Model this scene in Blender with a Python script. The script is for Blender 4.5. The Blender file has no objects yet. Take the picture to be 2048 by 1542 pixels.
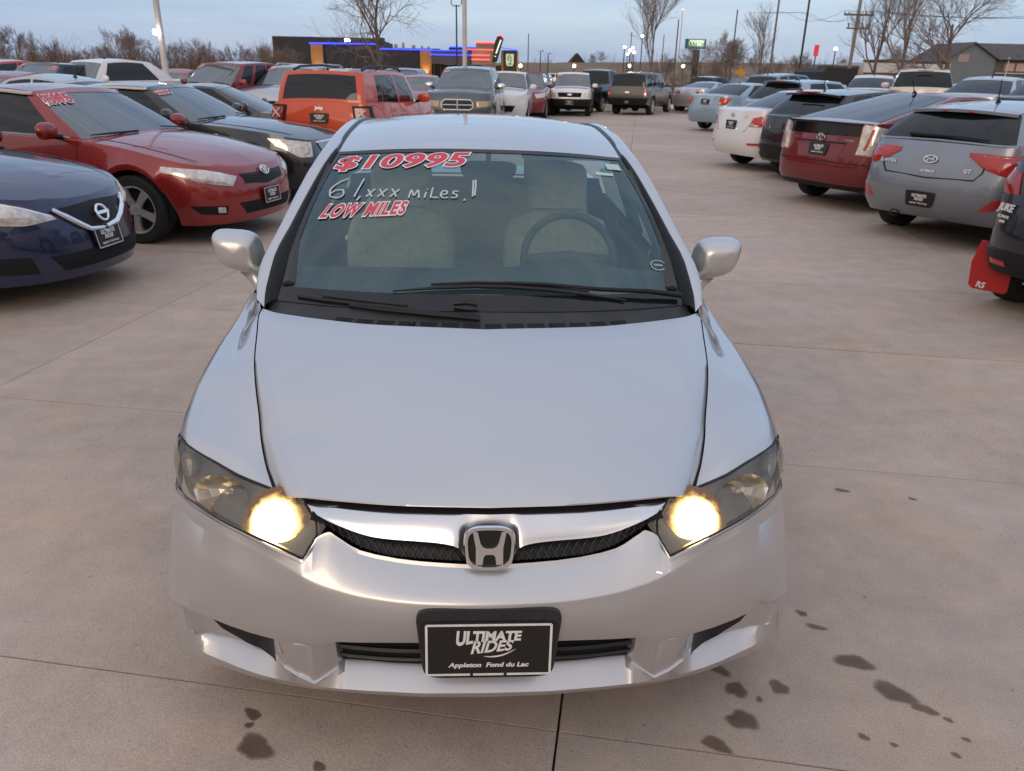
import bpy, math, random
import numpy as np
from mathutils import Matrix, Vector
random.seed(7)
SC = bpy.context.scene
COL = SC.collection
R_ = math.radians

# ------------------------------------------------------------------ camera
def cam_axes(pitch, roll, yaw):
    cy, sy = math.cos(yaw), math.sin(yaw); cp, sp = math.cos(pitch), math.sin(pitch)
    cr, sr = math.cos(roll), math.sin(roll)
    f = np.array([sy, cy, 0]); r = np.array([cy, -sy, 0]); u = np.array([0, 0, 1.0])
    f2 = f*cp - u*sp; u2 = u*cp + f*sp
    return r*cr + u2*sr, u2*cr - r*sr, f2
CAM_POS = (-0.053, -1.435, 1.676)
cr_, cu_, cf_ = cam_axes(R_(22.2), R_(1.1), R_(3.6))
cd = bpy.data.cameras.new('camera')
cam = bpy.data.objects.new('camera', cd); COL.objects.link(cam)
cam.matrix_world = Matrix(((cr_[0], cu_[0], -cf_[0], CAM_POS[0]), (cr_[1], cu_[1], -cf_[1], CAM_POS[1]),
                           (cr_[2], cu_[2], -cf_[2], CAM_POS[2]), (0, 0, 0, 1)))
cd.sensor_width = 36.0; cd.lens = 36.0*1540/2048
cd.clip_start = 0.05; cd.clip_end = 6000
cd.dof.use_dof = True; cd.dof.focus_distance = 2.1; cd.dof.aperture_fstop = cd.lens/2.9
SC.camera = cam

# ------------------------------------------------------------------ world: overcast dusk sky
W = bpy.data.worlds.new('World'); SC.world = W; W.use_nodes = True
SUN_EL, SUN_AZ = 7.0, 200.0       # low sun behind the photographer, a little to the right (azimuth clockwise from +Y)
nt = W.node_tree; nt.nodes.clear()
def N(t, **kw):
    n = nt.nodes.new(t)
    for k, v in kw.items(): setattr(n, k, v)
    return n
def Lk(a, b): nt.links.new(a, b)
out = N('ShaderNodeOutputWorld'); add = N('ShaderNodeAddShader')
bg1 = N('ShaderNodeBackground'); bg1.inputs['Strength'].default_value = 0.05
sky = N('ShaderNodeTexSky', sky_type='NISHITA', sun_disc=False)
sky.sun_elevation = R_(SUN_EL); sky.sun_rotation = R_(SUN_AZ)
bg2 = N('ShaderNodeBackground'); bg2.inputs['Strength'].default_value = 0.88
tc = N('ShaderNodeTexCoord'); sep = N('ShaderNodeSeparateXYZ'); Lk(tc.outputs['Generated'], sep.inputs[0])
rampE = N('ShaderNodeValToRGB'); e = rampE.color_ramp       # bluish overcast away from the sunset, by elevation
for i in range(3): e.elements.new(0.5)
for el, (p, c) in zip(e.elements, [(0.0, (.27, .43, .70)), (.03, (.31, .46, .74)), (.12, (.40, .53, .78)), (.5, (.52, .63, .84)), (1.0, (.82, .86, .96))]):
    el.position = p; el.color = (*c, 1)
rampW = N('ShaderNodeValToRGB'); e = rampW.color_ramp       # warm afterglow on the sunset side
for i in range(2): e.elements.new(0.5)
for el, (p, c) in zip(e.elements, [(0.0, (.40, .31, .27)), (.12, (.78, .60, .50)), (.5, (.90, .84, .87)), (1.0, (.82, .86, .96))]):
    el.position = p; el.color = (*c, 1)
Lk(sep.outputs['Z'], rampE.inputs[0]); Lk(sep.outputs['Z'], rampW.inputs[0])
az = N('ShaderNodeMapRange', interpolation_type='SMOOTHSTEP'); az.inputs['From Min'].default_value = -0.75; az.inputs['From Max'].default_value = 0.55
dot = N('ShaderNodeVectorMath', operation='DOT_PRODUCT'); dot.inputs[1].default_value = (math.sin(R_(SUN_AZ)), math.cos(R_(SUN_AZ)), 0)
Lk(tc.outputs['Generated'], dot.inputs[0]); Lk(dot.outputs['Value'], az.inputs['Value'])
mixA = N('ShaderNodeMix', data_type='RGBA'); Lk(az.outputs[0], mixA.inputs['Factor']); Lk(rampE.outputs[0], mixA.inputs['A']); Lk(rampW.outputs[0], mixA.inputs['B'])
mp = N('ShaderNodeMapping'); mp.inputs['Scale'].default_value = (1.6, 1.6, 17.0); mp.inputs['Rotation'].default_value = (R_(3), R_(-4), 0)
Lk(tc.outputs['Generated'], mp.inputs['Vector'])
cl = N('ShaderNodeTexNoise'); cl.inputs['Scale'].default_value = 1.5; cl.inputs['Detail'].default_value = 6; cl.inputs['Roughness'].default_value = .55
Lk(mp.outputs[0], cl.inputs['Vector'])
clr = N('ShaderNodeValToRGB'); clr.color_ramp.elements[0].position = .34; clr.color_ramp.elements[0].color = (.76, .84, .94, 1)
clr.color_ramp.elements[1].position = .68; clr.color_ramp.elements[1].color = (1.24, 1.13, 1.05, 1)
Lk(cl.outputs['Fac'], clr.inputs[0])
mul = N('ShaderNodeMix', data_type='RGBA', blend_type='MULTIPLY'); mul.inputs['Factor'].default_value = 1.0
Lk(mixA.outputs['Result'], mul.inputs['A']); Lk(clr.outputs[0], mul.inputs['B'])
Lk(mul.outputs['Result'], bg2.inputs['Color']); Lk(sky.outputs[0], bg1.inputs['Color'])
Lk(bg1.outputs[0], add.inputs[0]); Lk(bg2.outputs[0], add.inputs[1]); Lk(add.outputs[0], out.inputs[0])

# ------------------------------------------------------------------ sun (veiled by cloud)
sd = bpy.data.lights.new('sun', 'SUN'); sd.energy = 0.6; sd.angle = R_(26); sd.color = (1.0, .80, .60)
sun = bpy.data.objects.new('sun', sd); COL.objects.link(sun)
a_, e_ = R_(SUN_AZ), R_(SUN_EL + 9)
sdir = Vector((math.sin(a_)*math.cos(e_), math.cos(a_)*math.cos(e_), math.sin(e_)))
sun.rotation_euler = sdir.to_track_quat('Z', 'Y').to_euler()
SC.view_settings.view_transform = 'Standard'; SC.view_settings.look = 'None'
SC.view_settings.exposure = 0.0; SC.view_settings.gamma = 1.0; SC.view_settings.use_curve_mapping = False
SC.cycles.max_bounces = 10; SC.cycles.transparent_max_bounces = 16; SC.cycles.caustics_reflective = False; SC.cycles.caustics_refractive = False
SC.cycles.sample_clamp_indirect = 4.0
# ------------------------------------------------------------------ helpers
def tag(o, label=None, cat=None, group=None, kind=None):
    if label: o['label'] = label
    if cat: o['category'] = cat
    if group: o['group'] = group
    if kind: o['kind'] = kind
    return o
def link(o, parent=None):
    COL.objects.link(o)
    if parent is not None: o.parent = parent
    return o
def empty(name, loc=(0, 0, 0), rz=0.0):
    o = bpy.data.objects.new(name, None); COL.objects.link(o); o.location = loc; o.rotation_euler = (0, 0, rz); o.empty_display_size = .2
    return o
def mesh_of(name, V, F, m=None, smooth=True, ang=38):
    me = bpy.data.meshes.new(name); me.from_pydata([tuple(v) for v in V], [], F); me.update()
    if m is not None: me.materials.append(m)
    if smooth and len(F):
        me.polygons.foreach_set('use_smooth', [True]*len(F))
        if ang < 180: me.set_sharp_from_angle(angle=R_(ang))
    return me
def obj(name, V, F, m=None, parent=None, smooth=True, ang=38):
    return link(bpy.data.objects.new(name, mesh_of(name, V, F, m, smooth, ang)), parent)
def put(name, me, parent=None, M=None, m=None):
    o = bpy.data.objects.new(name, me); link(o, parent)
    if M is not None: o.matrix_local = M
    return o
class MB:
    """collects vertices and faces for ONE mesh"""
    def __init__(s): s.V = []; s.F = []
    def add(s, V, F):
        n = len(s.V); s.V += [tuple(v) for v in V]; s.F += [tuple(i+n for i in f) for f in F]; return s
    def box(s, c, d, M=None):
        x, y, z = d[0]/2, d[1]/2, d[2]/2
        V = [(c[0]+a*x, c[1]+b*y, c[2]+e*z) for a in (-1, 1) for b in (-1, 1) for e in (-1, 1)]
        if M is not None: V = [tuple(M @ Vector(v)) for v in V]
        return s.add(V, [(0, 1, 3, 2), (4, 6, 7, 5), (0, 4, 5, 1), (2, 3, 7, 6), (0, 2, 6, 4), (1, 5, 7, 3)])
    def tube(s, pts, rad, n=8, cap=True):
        pts = [np.array(p, float) for p in pts]; V = []; F = []
        rad = rad if hasattr(rad, '__len__') else [rad]*len(pts)
        for i, p in enumerate(pts):
            d = pts[min(i+1, len(pts)-1)] - pts[max(i-1, 0)]; d = d/(np.linalg.norm(d)+1e-12)
            h = np.array([0, 0, 1.0]) if abs(d[2]) < .9 else np.array([1.0, 0, 0])
            u = np.cross(d, h); u /= np.linalg.norm(u); w = np.cross(d, u)
            for k in range(n):
                t = 2*math.pi*k/n; V.append(p + rad[i]*(u*math.cos(t) + w*math.sin(t)))
        for i in range(len(pts)-1):
            for k in range(n):
                F.append((i*n+k, i*n+(k+1) % n, (i+1)*n+(k+1) % n, (i+1)*n+k))
        if cap: F += [tuple(range(n)), tuple(reversed(range((len(pts)-1)*n, len(pts)*n)))]
        return s.add(V, F)
    def lathe(s, prof, n=24, axis='z', o=(0, 0, 0)):
        V = []; F = []
        for r, h in prof:
            for k in range(n):
                t = 2*math.pi*k/n; a, b = r*math.cos(t), r*math.sin(t)
                p = (a, b, h) if axis == 'z' else ((h, a, b) if axis == 'x' else (a, h, b))
                V.append((p[0]+o[0], p[1]+o[1], p[2]+o[2]))
        for i in range(len(prof)-1):
            for k in range(n): F.append((i*n+k, i*n+(k+1) % n, (i+1)*n+(k+1) % n, (i+1)*n+k))
        return s.add(V, F)
    def grid(s, P, close=False, flip=False):
        P = np.asarray(P, float); a, b = P.shape[:2]
        F = [(i*b+j, (i+1)*b+j, (i+1)*b+j+1, i*b+j+1) for i in range(a-1) for j in range(b-1)]
        if flip: F = [tuple(reversed(f)) for f in F]
        return s.add(P.reshape(-1, 3), F)
    def prism(s, poly, h0, h1, M=None):
        """polygon (x,y) pushed from h0 to h1 along z"""
        n = len(poly); V = [(x, y, h0) for x, y in poly] + [(x, y, h1) for x, y in poly]
        if M is not None: V = [tuple(M @ Vector(v)) for v in V]
        return s.add(V, [tuple(reversed(range(n))), tuple(range(n, 2*n))] + [(i, (i+1) % n, n+(i+1) % n, n+i) for i in range(n)])
    def obj(s, name, m=None, parent=None, smooth=True, ang=38): return obj(name, s.V, s.F, m, parent, smooth, ang)
    def mesh(s, name, m=None, smooth=True, ang=38): return mesh_of(name, s.V, s.F, m, smooth, ang)

def pch(xs, ys):
    """monotone cubic through points; ys may be vectors"""
    xs = np.array(xs, float); ys = np.array(ys, float)
    if ys.ndim == 1: ys = ys[:, None]; flat = True
    else: flat = False
    h = np.diff(xs)[:, None]; d = np.diff(ys, axis=0)/h; m = np.zeros_like(ys)
    if len(xs) > 2:
        w1 = 2*h[1:]+h[:-1]; w2 = h[1:]+2*h[:-1]
        with np.errstate(divide='ignore', invalid='ignore'):
            mm = (w1+w2)/(w1/d[:-1]+w2/d[1:])
        m[1:-1] = np.where(d[:-1]*d[1:] > 0, mm, 0.0)
    m[0] = d[0]; m[-1] = d[-1]
    def f(x):
        x = np.atleast_1d(np.asarray(x, float)); i = np.clip(np.searchsorted(xs, x, side='right')-1, 0, len(xs)-2)
        hh = (xs[i+1]-xs[i])[:, None]; t = ((x-xs[i])[:, None]/hh)
        t = np.clip(t, 0, 1)
        r = (1+2*t)*(1-t)**2*ys[i] + t*(1-t)**2*hh*m[i] + t*t*(3-2*t)*ys[i+1] + t*t*(t-1)*hh*m[i+1]
        return r[:, 0] if flat else r
    return f
def smooth01(t): t = np.clip(t, 0, 1); return t*t*(3-2*t)

# ------------------------------------------------------------------ materials
MATS = {}
def mat(name, col, rough=.5, metal=0.0, coat=0.0, spec=.5, emit=None, estr=0.0, noise=None, bump=None, ior=1.45):
    """noise=(scale, amount) varies the colour; bump=(scale, strength) gives fine relief"""
    if name in MATS: return MATS[name]
    m = bpy.data.materials.new(name); m.use_nodes = True; t = m.node_tree; b = t.nodes['Principled BSDF']
    b.inputs['Base Color'].default_value = (*col, 1); b.inputs['Roughness'].default_value = rough; b.inputs['Metallic'].default_value = metal
    b.inputs['Coat Weight'].default_value = coat; b.inputs['Coat Roughness'].default_value = .04; b.inputs['Specular IOR Level'].default_value = spec
    b.inputs['IOR'].default_value = ior
    if emit: b.inputs['Emission Color'].default_value = (*emit, 1); b.inputs['Emission Strength'].default_value = estr
    if noise or bump:
        tc = t.nodes.new('ShaderNodeTexCoord')
    if noise:
        n = t.nodes.new('ShaderNodeTexNoise'); n.inputs['Scale'].default_value = noise[0]; n.inputs['Detail'].default_value = 7; n.inputs['Roughness'].default_value = .6
        t.links.new(tc.outputs['Object'], n.inputs['Vector'])
        r = t.nodes.new('ShaderNodeMapRange'); r.inputs['From Min'].default_value = .3; r.inputs['From Max'].default_value = .7
        r.inputs['To Min'].default_value = 1-noise[1]; r.inputs['To Max'].default_value = 1+noise[1]; t.links.new(n.outputs['Fac'], r.inputs['Value'])
        mx = t.nodes.new('ShaderNodeMix'); mx.data_type = 'RGBA'; mx.blend_type = 'MULTIPLY'; mx.inputs['Factor'].default_value = 1; mx.inputs['A'].default_value = (*col, 1)
        t.links.new(r.outputs[0], mx.inputs['B']); t.links.new(mx.outputs['Result'], b.inputs['Base Color'])
    if bump:
        n2 = t.nodes.new('ShaderNodeTexNoise'); n2.inputs['Scale'].default_value = bump[0]; n2.inputs['Detail'].default_value = 5
        t.links.new(tc.outputs['Object'], n2.inputs['Vector'])
        bp = t.nodes.new('ShaderNodeBump'); bp.inputs['Strength'].default_value = bump[1]; bp.inputs['Distance'].default_value = .02
        t.links.new(n2.outputs['Fac'], bp.inputs['Height']); t.links.new(bp.outputs[0], b.inputs['Normal'])
    MATS[name] = m; return m
def paint(name, col, metal=.0, rough=.35, dirt=.10):
    """car paint: base + clear coat, a thin uneven film of winter road dust"""
    if name in MATS: return MATS[name]
    m = mat(name, col, rough, metal, coat=1.0); t = m.node_tree; b = t.nodes['Principled BSDF']
    b.inputs['Coat Roughness'].default_value = .06
    tc = t.nodes.new('ShaderNodeTexCoord')
    n = t.nodes.new('ShaderNodeTexNoise'); n.inputs['Scale'].default_value = 3.1; n.inputs['Detail'].default_value = 8; n.inputs['Roughness'].default_value = .65
    t.links.new(tc.outputs['Object'], n.inputs['Vector'])
    sp = t.nodes.new('ShaderNodeSeparateXYZ'); t.links.new(tc.outputs['Object'], sp.inputs[0])
    lo = t.nodes.new('ShaderNodeMapRange'); lo.inputs['From Min'].default_value = .75; lo.inputs['From Max'].default_value = .15; lo.inputs['To Min'].default_value = .25; lo.inputs['To Max'].default_value = 1.0
    t.links.new(sp.outputs['Z'], lo.inputs['Value'])
    mu = t.nodes.new('ShaderNodeMath'); mu.operation = 'MULTIPLY'; t.links.new(n.outputs['Fac'], mu.inputs[0]); t.links.new(lo.outputs[0], mu.inputs[1])
    m2 = t.nodes.new('ShaderNodeMath'); m2.operation = 'MULTIPLY'; m2.inputs[1].default_value = dirt*2.2; t.links.new(mu.outputs[0], m2.inputs[0])
    mx = t.nodes.new('ShaderNodeMix'); mx.data_type = 'RGBA'; mx.inputs['A'].default_value = (*col, 1); mx.inputs['B'].default_value = (.33, .29, .26, 1)
    t.links.new(m2.outputs[0], mx.inputs['Factor']); t.links.new(mx.outputs['Result'], b.inputs['Base Color'])
    cr = t.nodes.new('ShaderNodeMapRange'); cr.inputs['To Min'].default_value = .0; cr.inputs['To Max'].default_value = .07; t.links.new(n.outputs['Fac'], cr.inputs['Value'])
    t.links.new(cr.outputs[0], b.inputs['Coat Roughness'])
    return m
def glass(name, tint, refl=1.0, dark=1.0):
    """thin window glass: tinted see-through + Fresnel mirror"""
    if name in MATS: return MATS[name]
    m = bpy.data.materials.new(name); m.use_nodes = True; t = m.node_tree; t.nodes.clear()
    o = t.nodes.new('ShaderNodeOutputMaterial'); mx = t.nodes.new('ShaderNodeMixShader'); tr = t.nodes.new('ShaderNodeBsdfTransparent'); gl = t.nodes.new('ShaderNodeBsdfGlossy')
    tr.inputs['Color'].default_value = (*tint, 1); gl.inputs['Roughness'].default_value = .015; gl.inputs['Color'].default_value = (.95, 1, 1, 1)
    lw = t.nodes.new('ShaderNodeLayerWeight'); lw.inputs['Blend'].default_value = .5          # Schlick's Fresnel, the same from both sides
    pw = t.nodes.new('ShaderNodeMath'); pw.operation = 'POWER'; pw.inputs[1].default_value = 5.0; t.links.new(lw.outputs['Facing'], pw.inputs[0])
    ml = t.nodes.new('ShaderNodeMath'); ml.operation = 'MULTIPLY_ADD'; ml.use_clamp = True; ml.inputs[1].default_value = .9; ml.inputs[2].default_value = .075*refl
    t.links.new(pw.outputs[0], ml.inputs[0]); t.links.new(ml.outputs[0], mx.inputs['Fac'])
    t.links.new(tr.outputs[0], mx.inputs[1]); t.links.new(gl.outputs[0], mx.inputs[2]); t.links.new(mx.outputs[0], o.inputs[0])
    MATS[name] = m; return m
def lamp_mat(name, col, s): return mat(name, (.02, .02, .02), .5, emit=col, estr=s)
BLACK = mat('black_plastic', (.012, .013, .015), .45, spec=.3, noise=(9, .25))
TRIM = mat('satin_black_trim', (.014, .015, .018), .4, spec=.35)
RUBBER = mat('tyre_rubber', (.016, .016, .017), .75, noise=(14, .3), bump=(60, .25))
CHROME = mat('chrome', (.78, .78, .78), .07, 1.0)
ALLOY = mat('alloy_rim', (.55, .54, .53), .35, .55, noise=(9, .2))
DARK = mat('dark_cavity', (.006, .006, .007), .9)
CARGLASS = mat('car_window_glass', (.006, .008, .010), .02, spec=.5, ior=1.5)
CARSCREEN = mat('car_windscreen_glass', (.020, .034, .040), .03, spec=.5, ior=2.5)
WHITEINK = mat('white_ink', (.72, .70, .69), .5, noise=(40, .12))
REDINK = mat('red_vinyl', (.62, .045, .075), .5, noise=(8, .1))
WHITEVINYL = mat('white_vinyl', (.80, .78, .80), .5)
PLATEBLACK = mat('plate_black', (.012, .011, .011), .35)
REDLENS = mat('red_lamp_lens', (.42, .018, .015), .12, coat=1.0, noise=(6, .3))
CLEARLENS = mat('clear_lamp_lens', (.60, .58, .55), .12, .35, coat=1.0, noise=(17, .35))
AMBERLENS = mat('amber_lamp_lens', (.62, .20, .03), .15, coat=1.0)

# ------------------------------------------------------------------ lettering
_TXT = {}
def text_mesh(s, m, size=1.0, depth=0.0, bold=0.0, shear=0.0, space=1.0):
    """flat or raised lettering as a mesh, centred on the origin in its xy plane"""
    k = (s, m.name, size, depth, bold, shear, space)
    if k in _TXT: return _TXT[k]
    c = bpy.data.curves.new('lettering', 'FONT'); c.body = s; c.size = size; c.extrude = depth; c.offset = bold; c.shear = shear; c.space_character = space
    c.align_x = 'CENTER'; c.align_y = 'CENTER'; c.resolution_u = 4; c.fill_mode = 'BOTH'
    o = bpy.data.objects.new('lettering', c); COL.objects.link(o)
    me = bpy.data.meshes.new_from_object(o); bpy.data.objects.remove(o); bpy.data.curves.remove(c)
    me.name = 'lettering'; me.materials.clear(); me.materials.append(m); _TXT[k] = me
    return me
def frame_M(o, x, y):
    x = Vector(x).normalized(); z = x.cross(Vector(y)).normalized(); y = z.cross(x)
    return Matrix(((x[0], y[0], z[0], o[0]), (x[1], y[1], z[1], o[1]), (x[2], y[2], z[2], o[2]), (0, 0, 0, 1)))
def text_xy(s, size=1.0, bold=0.0, shear=0.0, space=1.0, dense=0):
    me = text_mesh(s, WHITEINK, size, 0.0, bold, shear, space)
    V = np.array([v.co[:] for v in me.vertices]); F = [tuple(p.vertices) for p in me.polygons]
    return V[:, :2], F
# ------------------------------------------------------------------ ground
GA = R_(-12.0); GE1 = np.array([math.cos(GA), math.sin(GA)]); GE2 = np.array([-math.sin(GA), math.cos(GA)])
def gz(x, y):
    """the lot rises slightly towards its right-hand back rows"""
    return .30*float(smooth01((x-9.0)/3.0))*float(1-smooth01((y-27)/9.0))*float(smooth01((y-9)/5.0))
def concrete_mat(name, base, per_object=True):
    m = bpy.data.materials.new(name); m.use_nodes = True; t = m.node_tree; b = t.nodes['Principled BSDF']; L = t.links.new
    geo = t.nodes.new('ShaderNodeNewGeometry')
    def noise(scale, detail, rough=.6, stretch=None):
        n = t.nodes.new('ShaderNodeTexNoise'); n.inputs['Scale'].default_value = scale; n.inputs['Detail'].default_value = detail; n.inputs['Roughness'].default_value = rough
        if stretch:
            mp = t.nodes.new('ShaderNodeMapping'); mp.inputs['Rotation'].default_value = (0, 0, -GA); mp.inputs['Scale'].default_value = stretch; L(geo.outputs['Position'], mp.inputs['Vector']); L(mp.outputs[0], n.inputs['Vector'])
        else: L(geo.outputs['Position'], n.inputs['Vector'])
        return n.outputs['Fac']
    def rng(v, lo, hi, a=.3, z=.7):
        r = t.nodes.new('ShaderNodeMapRange'); r.inputs['From Min'].default_value = a; r.inputs['From Max'].default_value = z
        r.inputs['To Min'].default_value = lo; r.inputs['To Max'].default_value = hi; L(v, r.inputs['Value']); return r.outputs[0]
    def mulv(a, b_):
        x = t.nodes.new('ShaderNodeMath'); x.operation = 'MULTIPLY'; L(a, x.inputs[0]); L(b_, x.inputs[1]); return x.outputs[0]
    f = mulv(rng(noise(.55, 5), .88, 1.09), rng(noise(5.0, 8, .7), .88, 1.11))
    f = mulv(f, rng(noise(240, 3, .65), .70, 1.28))
    f = mulv(f, rng(noise(.9, 4, .6, (1.0, 5.0, 1.0)), .95, 1.04))          # broom and tyre streaks across the aisle
    sp = noise(38, 2, .5); pit = t.nodes.new('ShaderNodeMapRange'); pit.inputs['From Min'].default_value = .70; pit.inputs['From Max'].default_value = .78
    pit.inputs['To Min'].default_value = 1.0; pit.inputs['To Max'].default_value = .62; L(sp, pit.inputs['Value']); f = mulv(f, pit.outputs[0])
    if per_object:
        oi = t.nodes.new('ShaderNodeObjectInfo'); f = mulv(f, rng(oi.outputs['Random'], .93, 1.06, 0, 1))
    warm = t.nodes.new('ShaderNodeMix'); warm.data_type = 'RGBA'; warm.inputs['A'].default_value = (base[0]*.97, base[1], base[2]*1.06, 1); warm.inputs['B'].default_value = (base[0]*1.03, base[1]*.97, base[2]*.90, 1)
    L(rng(noise(1.3, 5), 0, 1), warm.inputs['Factor'])
    mx = t.nodes.new('ShaderNodeMix'); mx.data_type = 'RGBA'; mx.blend_type = 'MULTIPLY'; mx.inputs['Factor'].default_value = 1
    L(warm.outputs['Result'], mx.inputs['A']); L(f, mx.inputs['B']); L(mx.outputs['Result'], b.inputs['Base Color'])
    L(rng(noise(3, 5), .62, .9), b.inputs['Roughness'])
    bp = t.nodes.new('ShaderNodeBump'); bp.inputs['Strength'].default_value = .35; bp.inputs['Distance'].default_value = .004; L(noise(170, 5), bp.inputs['Height']); L(bp.outputs[0], b.inputs['Normal'])
    return m
CONC = concrete_mat('concrete', (.47, .375, .305))
JOINT = mat('joint_filler', (.035, .031, .029), .9, noise=(30, .4))
lot = tag(empty('concrete_lot'), kind='structure')
NX, NY = 6, 24
U = [-20.0 + i*3.31 - .04 for i in range(13)]; 
U = [u - (U[6] - .155) for u in U]                                         # a joint at e1 = .155
Vv = [.19 + 1.75*k for k in range(-2, 22)]
g = .0046
for i in range(len(U)-1):
    for j in range(len(Vv)-1):
        gg = g*.35 if (j % 3 == 2) else g
        q = [(U[i]+g, Vv[j]+gg), (U[i+1]-g, Vv[j]+gg), (U[i+1]-g, Vv[j+1]-gg), (U[i]+g, Vv[j+1]-gg)]
        dz = random.uniform(-.0015, .0015)
        top = []
        for a, b in q:
            p = GE1*a + GE2*b; top.append((p[0], p[1], gz(p[0], p[1]) + dz))
        c = np.mean(np.array(top), axis=0)
        ch = [tuple(np.array(v)*[1, 1, 1] + (np.array([v[0]-c[0], v[1]-c[1], 0])/np.hypot(v[0]-c[0], v[1]-c[1]))*.002 - [0, 0, .005]) for v in top]
        lowr = [(v[0], v[1], v[2]-.12) for v in ch]
        F = [(0, 1, 2, 3)] + [(4+k, 4+(k+1) % 4, (k+1) % 4, k) for k in range(4)] + [(8+k, 8+(k+1) % 4, 4+(k+1) % 4, 4+k) for k in range(4)]
        obj('concrete_slab', top+ch+lowr, F, CONC, lot, smooth=False)
# bedding below the joints, then plain pavement further out
P = []
for a in np.linspace(U[0], U[-1], 30):
    row = []
    for b in np.linspace(Vv[0], Vv[-1], 30):
        p = GE1*a + GE2*b; row.append((p[0], p[1], gz(p[0], p[1]) - .105))
    P.append(row)
MB().grid(P, flip=False).obj('joint_bed', JOINT, lot)
def quad_sheet(name, pts, m, kind='structure', parent=None):
    o = obj(name, pts, [tuple(range(len(pts)))], m, parent, smooth=False); return tag(o, kind=kind)
def gp(a, b, z=0): p = GE1*a + GE2*b; return (p[0], p[1], z)
CONC2 = concrete_mat('old_concrete', (.445, .357, .292), False)
quad_sheet('concrete_apron', [gp(-60, -14, -.08), gp(70, -14, -.08), gp(70, 39.5, -.08), gp(-60, 39.5, -.08)], CONC2)
GRASS = mat('dormant_grass', (.235, .165, .088), .95, noise=(.35, .35), bump=(6, .6))
quad_sheet('dry_grass_field', [(-2500, -300, -.16), (2500, -300, -.16), (2500, 4000, -.16), (-2500, 4000, -.16)], GRASS)
ASPH = mat('asphalt', (.055, .054, .056), .85, noise=(.8, .25), bump=(60, .3))
quad_sheet('frontage_road', [gp(-140, 58, -.10), gp(200, 58, -.10), gp(200, 66, -.10), gp(-140, 66, -.10)], ASPH)
quad_sheet('cinema_car_park', [(-120, 130, -.10), (40, 130, -.10), (40, 192, -.10), (-120, 192, -.10)], ASPH)
SNOW = mat('old_snow', (.62, .62, .66), .8, noise=(2.5, .15), bump=(5, .5))
def blob(cx, cy, rx, ry, n=22, j=.28, seed=0, rot=0.0):
    r = random.Random(seed); ph = [r.uniform(0, 6.28) for _ in range(5)]; out = []
    for k in range(n):
        t = 2*math.pi*k/n; q = 1 + j*(.6*math.sin(2*t+ph[0]) + .5*math.sin(3*t+ph[1]) + .3*math.sin(5*t+ph[2])) + r.uniform(-j, j)*.18
        x, y = rx*q*math.cos(t), ry*q*math.sin(t)
        out.append((cx + x*math.cos(rot) - y*math.sin(rot), cy + x*math.sin(rot) + y*math.cos(rot)))
    return out
def mound(name, poly, h, z, m):
    c = np.mean(np.array(poly), axis=0); V = []; n = len(poly)
    for f, hh in ((1.0, 0), (.85, .7), (.5, 1.0)):
        V += [(c[0]+(x-c[0])*f, c[1]+(y-c[1])*f, z + h*hh) for x, y in poly]
    V.append((c[0], c[1], z+h*1.05)); F = []
    for a in range(2): F += [(a*n+k, a*n+(k+1) % n, (a+1)*n+(k+1) % n, (a+1)*n+k) for k in range(n)]
    F += [(2*n+k, 2*n+(k+1) % n, 3*n) for k in range(n)]
    return obj(name, V, F, m)
for i, (x, y, rx, ry, h) in enumerate([(13.6, 47, 1.6, 2.6, .75), (7.8, 62, 2.6, 2.0, .5), (17, 50, 2.0, 2.0, .5)]):
    tag(mound('snow_bank', blob(x, y, rx, ry, seed=i+3, j=.15), h, -.16, SNOW), kind='structure')
# dark oil and drip marks lying on the slabs
OIL = mat('oil_mark', (.15, .10, .066), .6, noise=(14, .3))
_t = OIL.node_tree; _b = _t.nodes['Principled BSDF']; _a = _t.nodes.new('ShaderNodeAttribute'); _a.attribute_name = 'soak'
_n = _t.nodes.new('ShaderNodeTexNoise'); _n.inputs['Scale'].default_value = 120; _n.inputs['Detail'].default_value = 4
_m = _t.nodes.new('ShaderNodeMath'); _m.operation = 'MULTIPLY_ADD'; _m.inputs[1].default_value = .9; _t.links.new(_n.outputs['Fac'], _m.inputs[0]); _t.links.new(_a.outputs['Fac'], _m.inputs[2])
_r = _t.nodes.new('ShaderNodeMapRange'); _r.inputs['From Min'].default_value = .40; _r.inputs['From Max'].default_value = 1.12; _r.inputs['To Max'].default_value = .80; _t.links.new(_m.outputs[0], _r.inputs['Value']); _t.links.new(_r.outputs[0], _b.inputs['Alpha'])
marks = [(-.655, .245, .030, .018, 0), (-.62, .13, .052, .040, 1), (-.44, .06, .022, .014, 2), (-.655, .205, .012, .012, 3),
         (.71, .365, .034, .019, 4), (.735, .285, .030, .034, 5), (.715, .17, .048, .034, 6), (.615, .09, .038, .026, 7), (.865, .29, .032, .026, 8),
         (1.14, .385, .058, .034, 9), (1.20, .255, .062, .036, 10), (1.255, .19, .034, .018, 11), (1.09, .55, .035, .012, 12), (1.07, .62, .022, .012, 13),
         (1.585, 1.43, .035, .014, 14), (1.38, 1.62, .018, .010, 15), (1.30, 1.78, .022, .008, 16), (1.42, 1.77, .018, .008, 17), (1.86, 1.35, .02, .009, 18), (1.10, .07, .010, .008, 19),
         (1.31, .08, .012, .007, 20), (1.25, .03, .013, .008, 21), (-2.3, 1.35, .025, .015, 22), (.79, .245, .009, .012, 23), (1.30, .15, .014, .008, 24), (1.03, .1, .016, .011, 25)]
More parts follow.
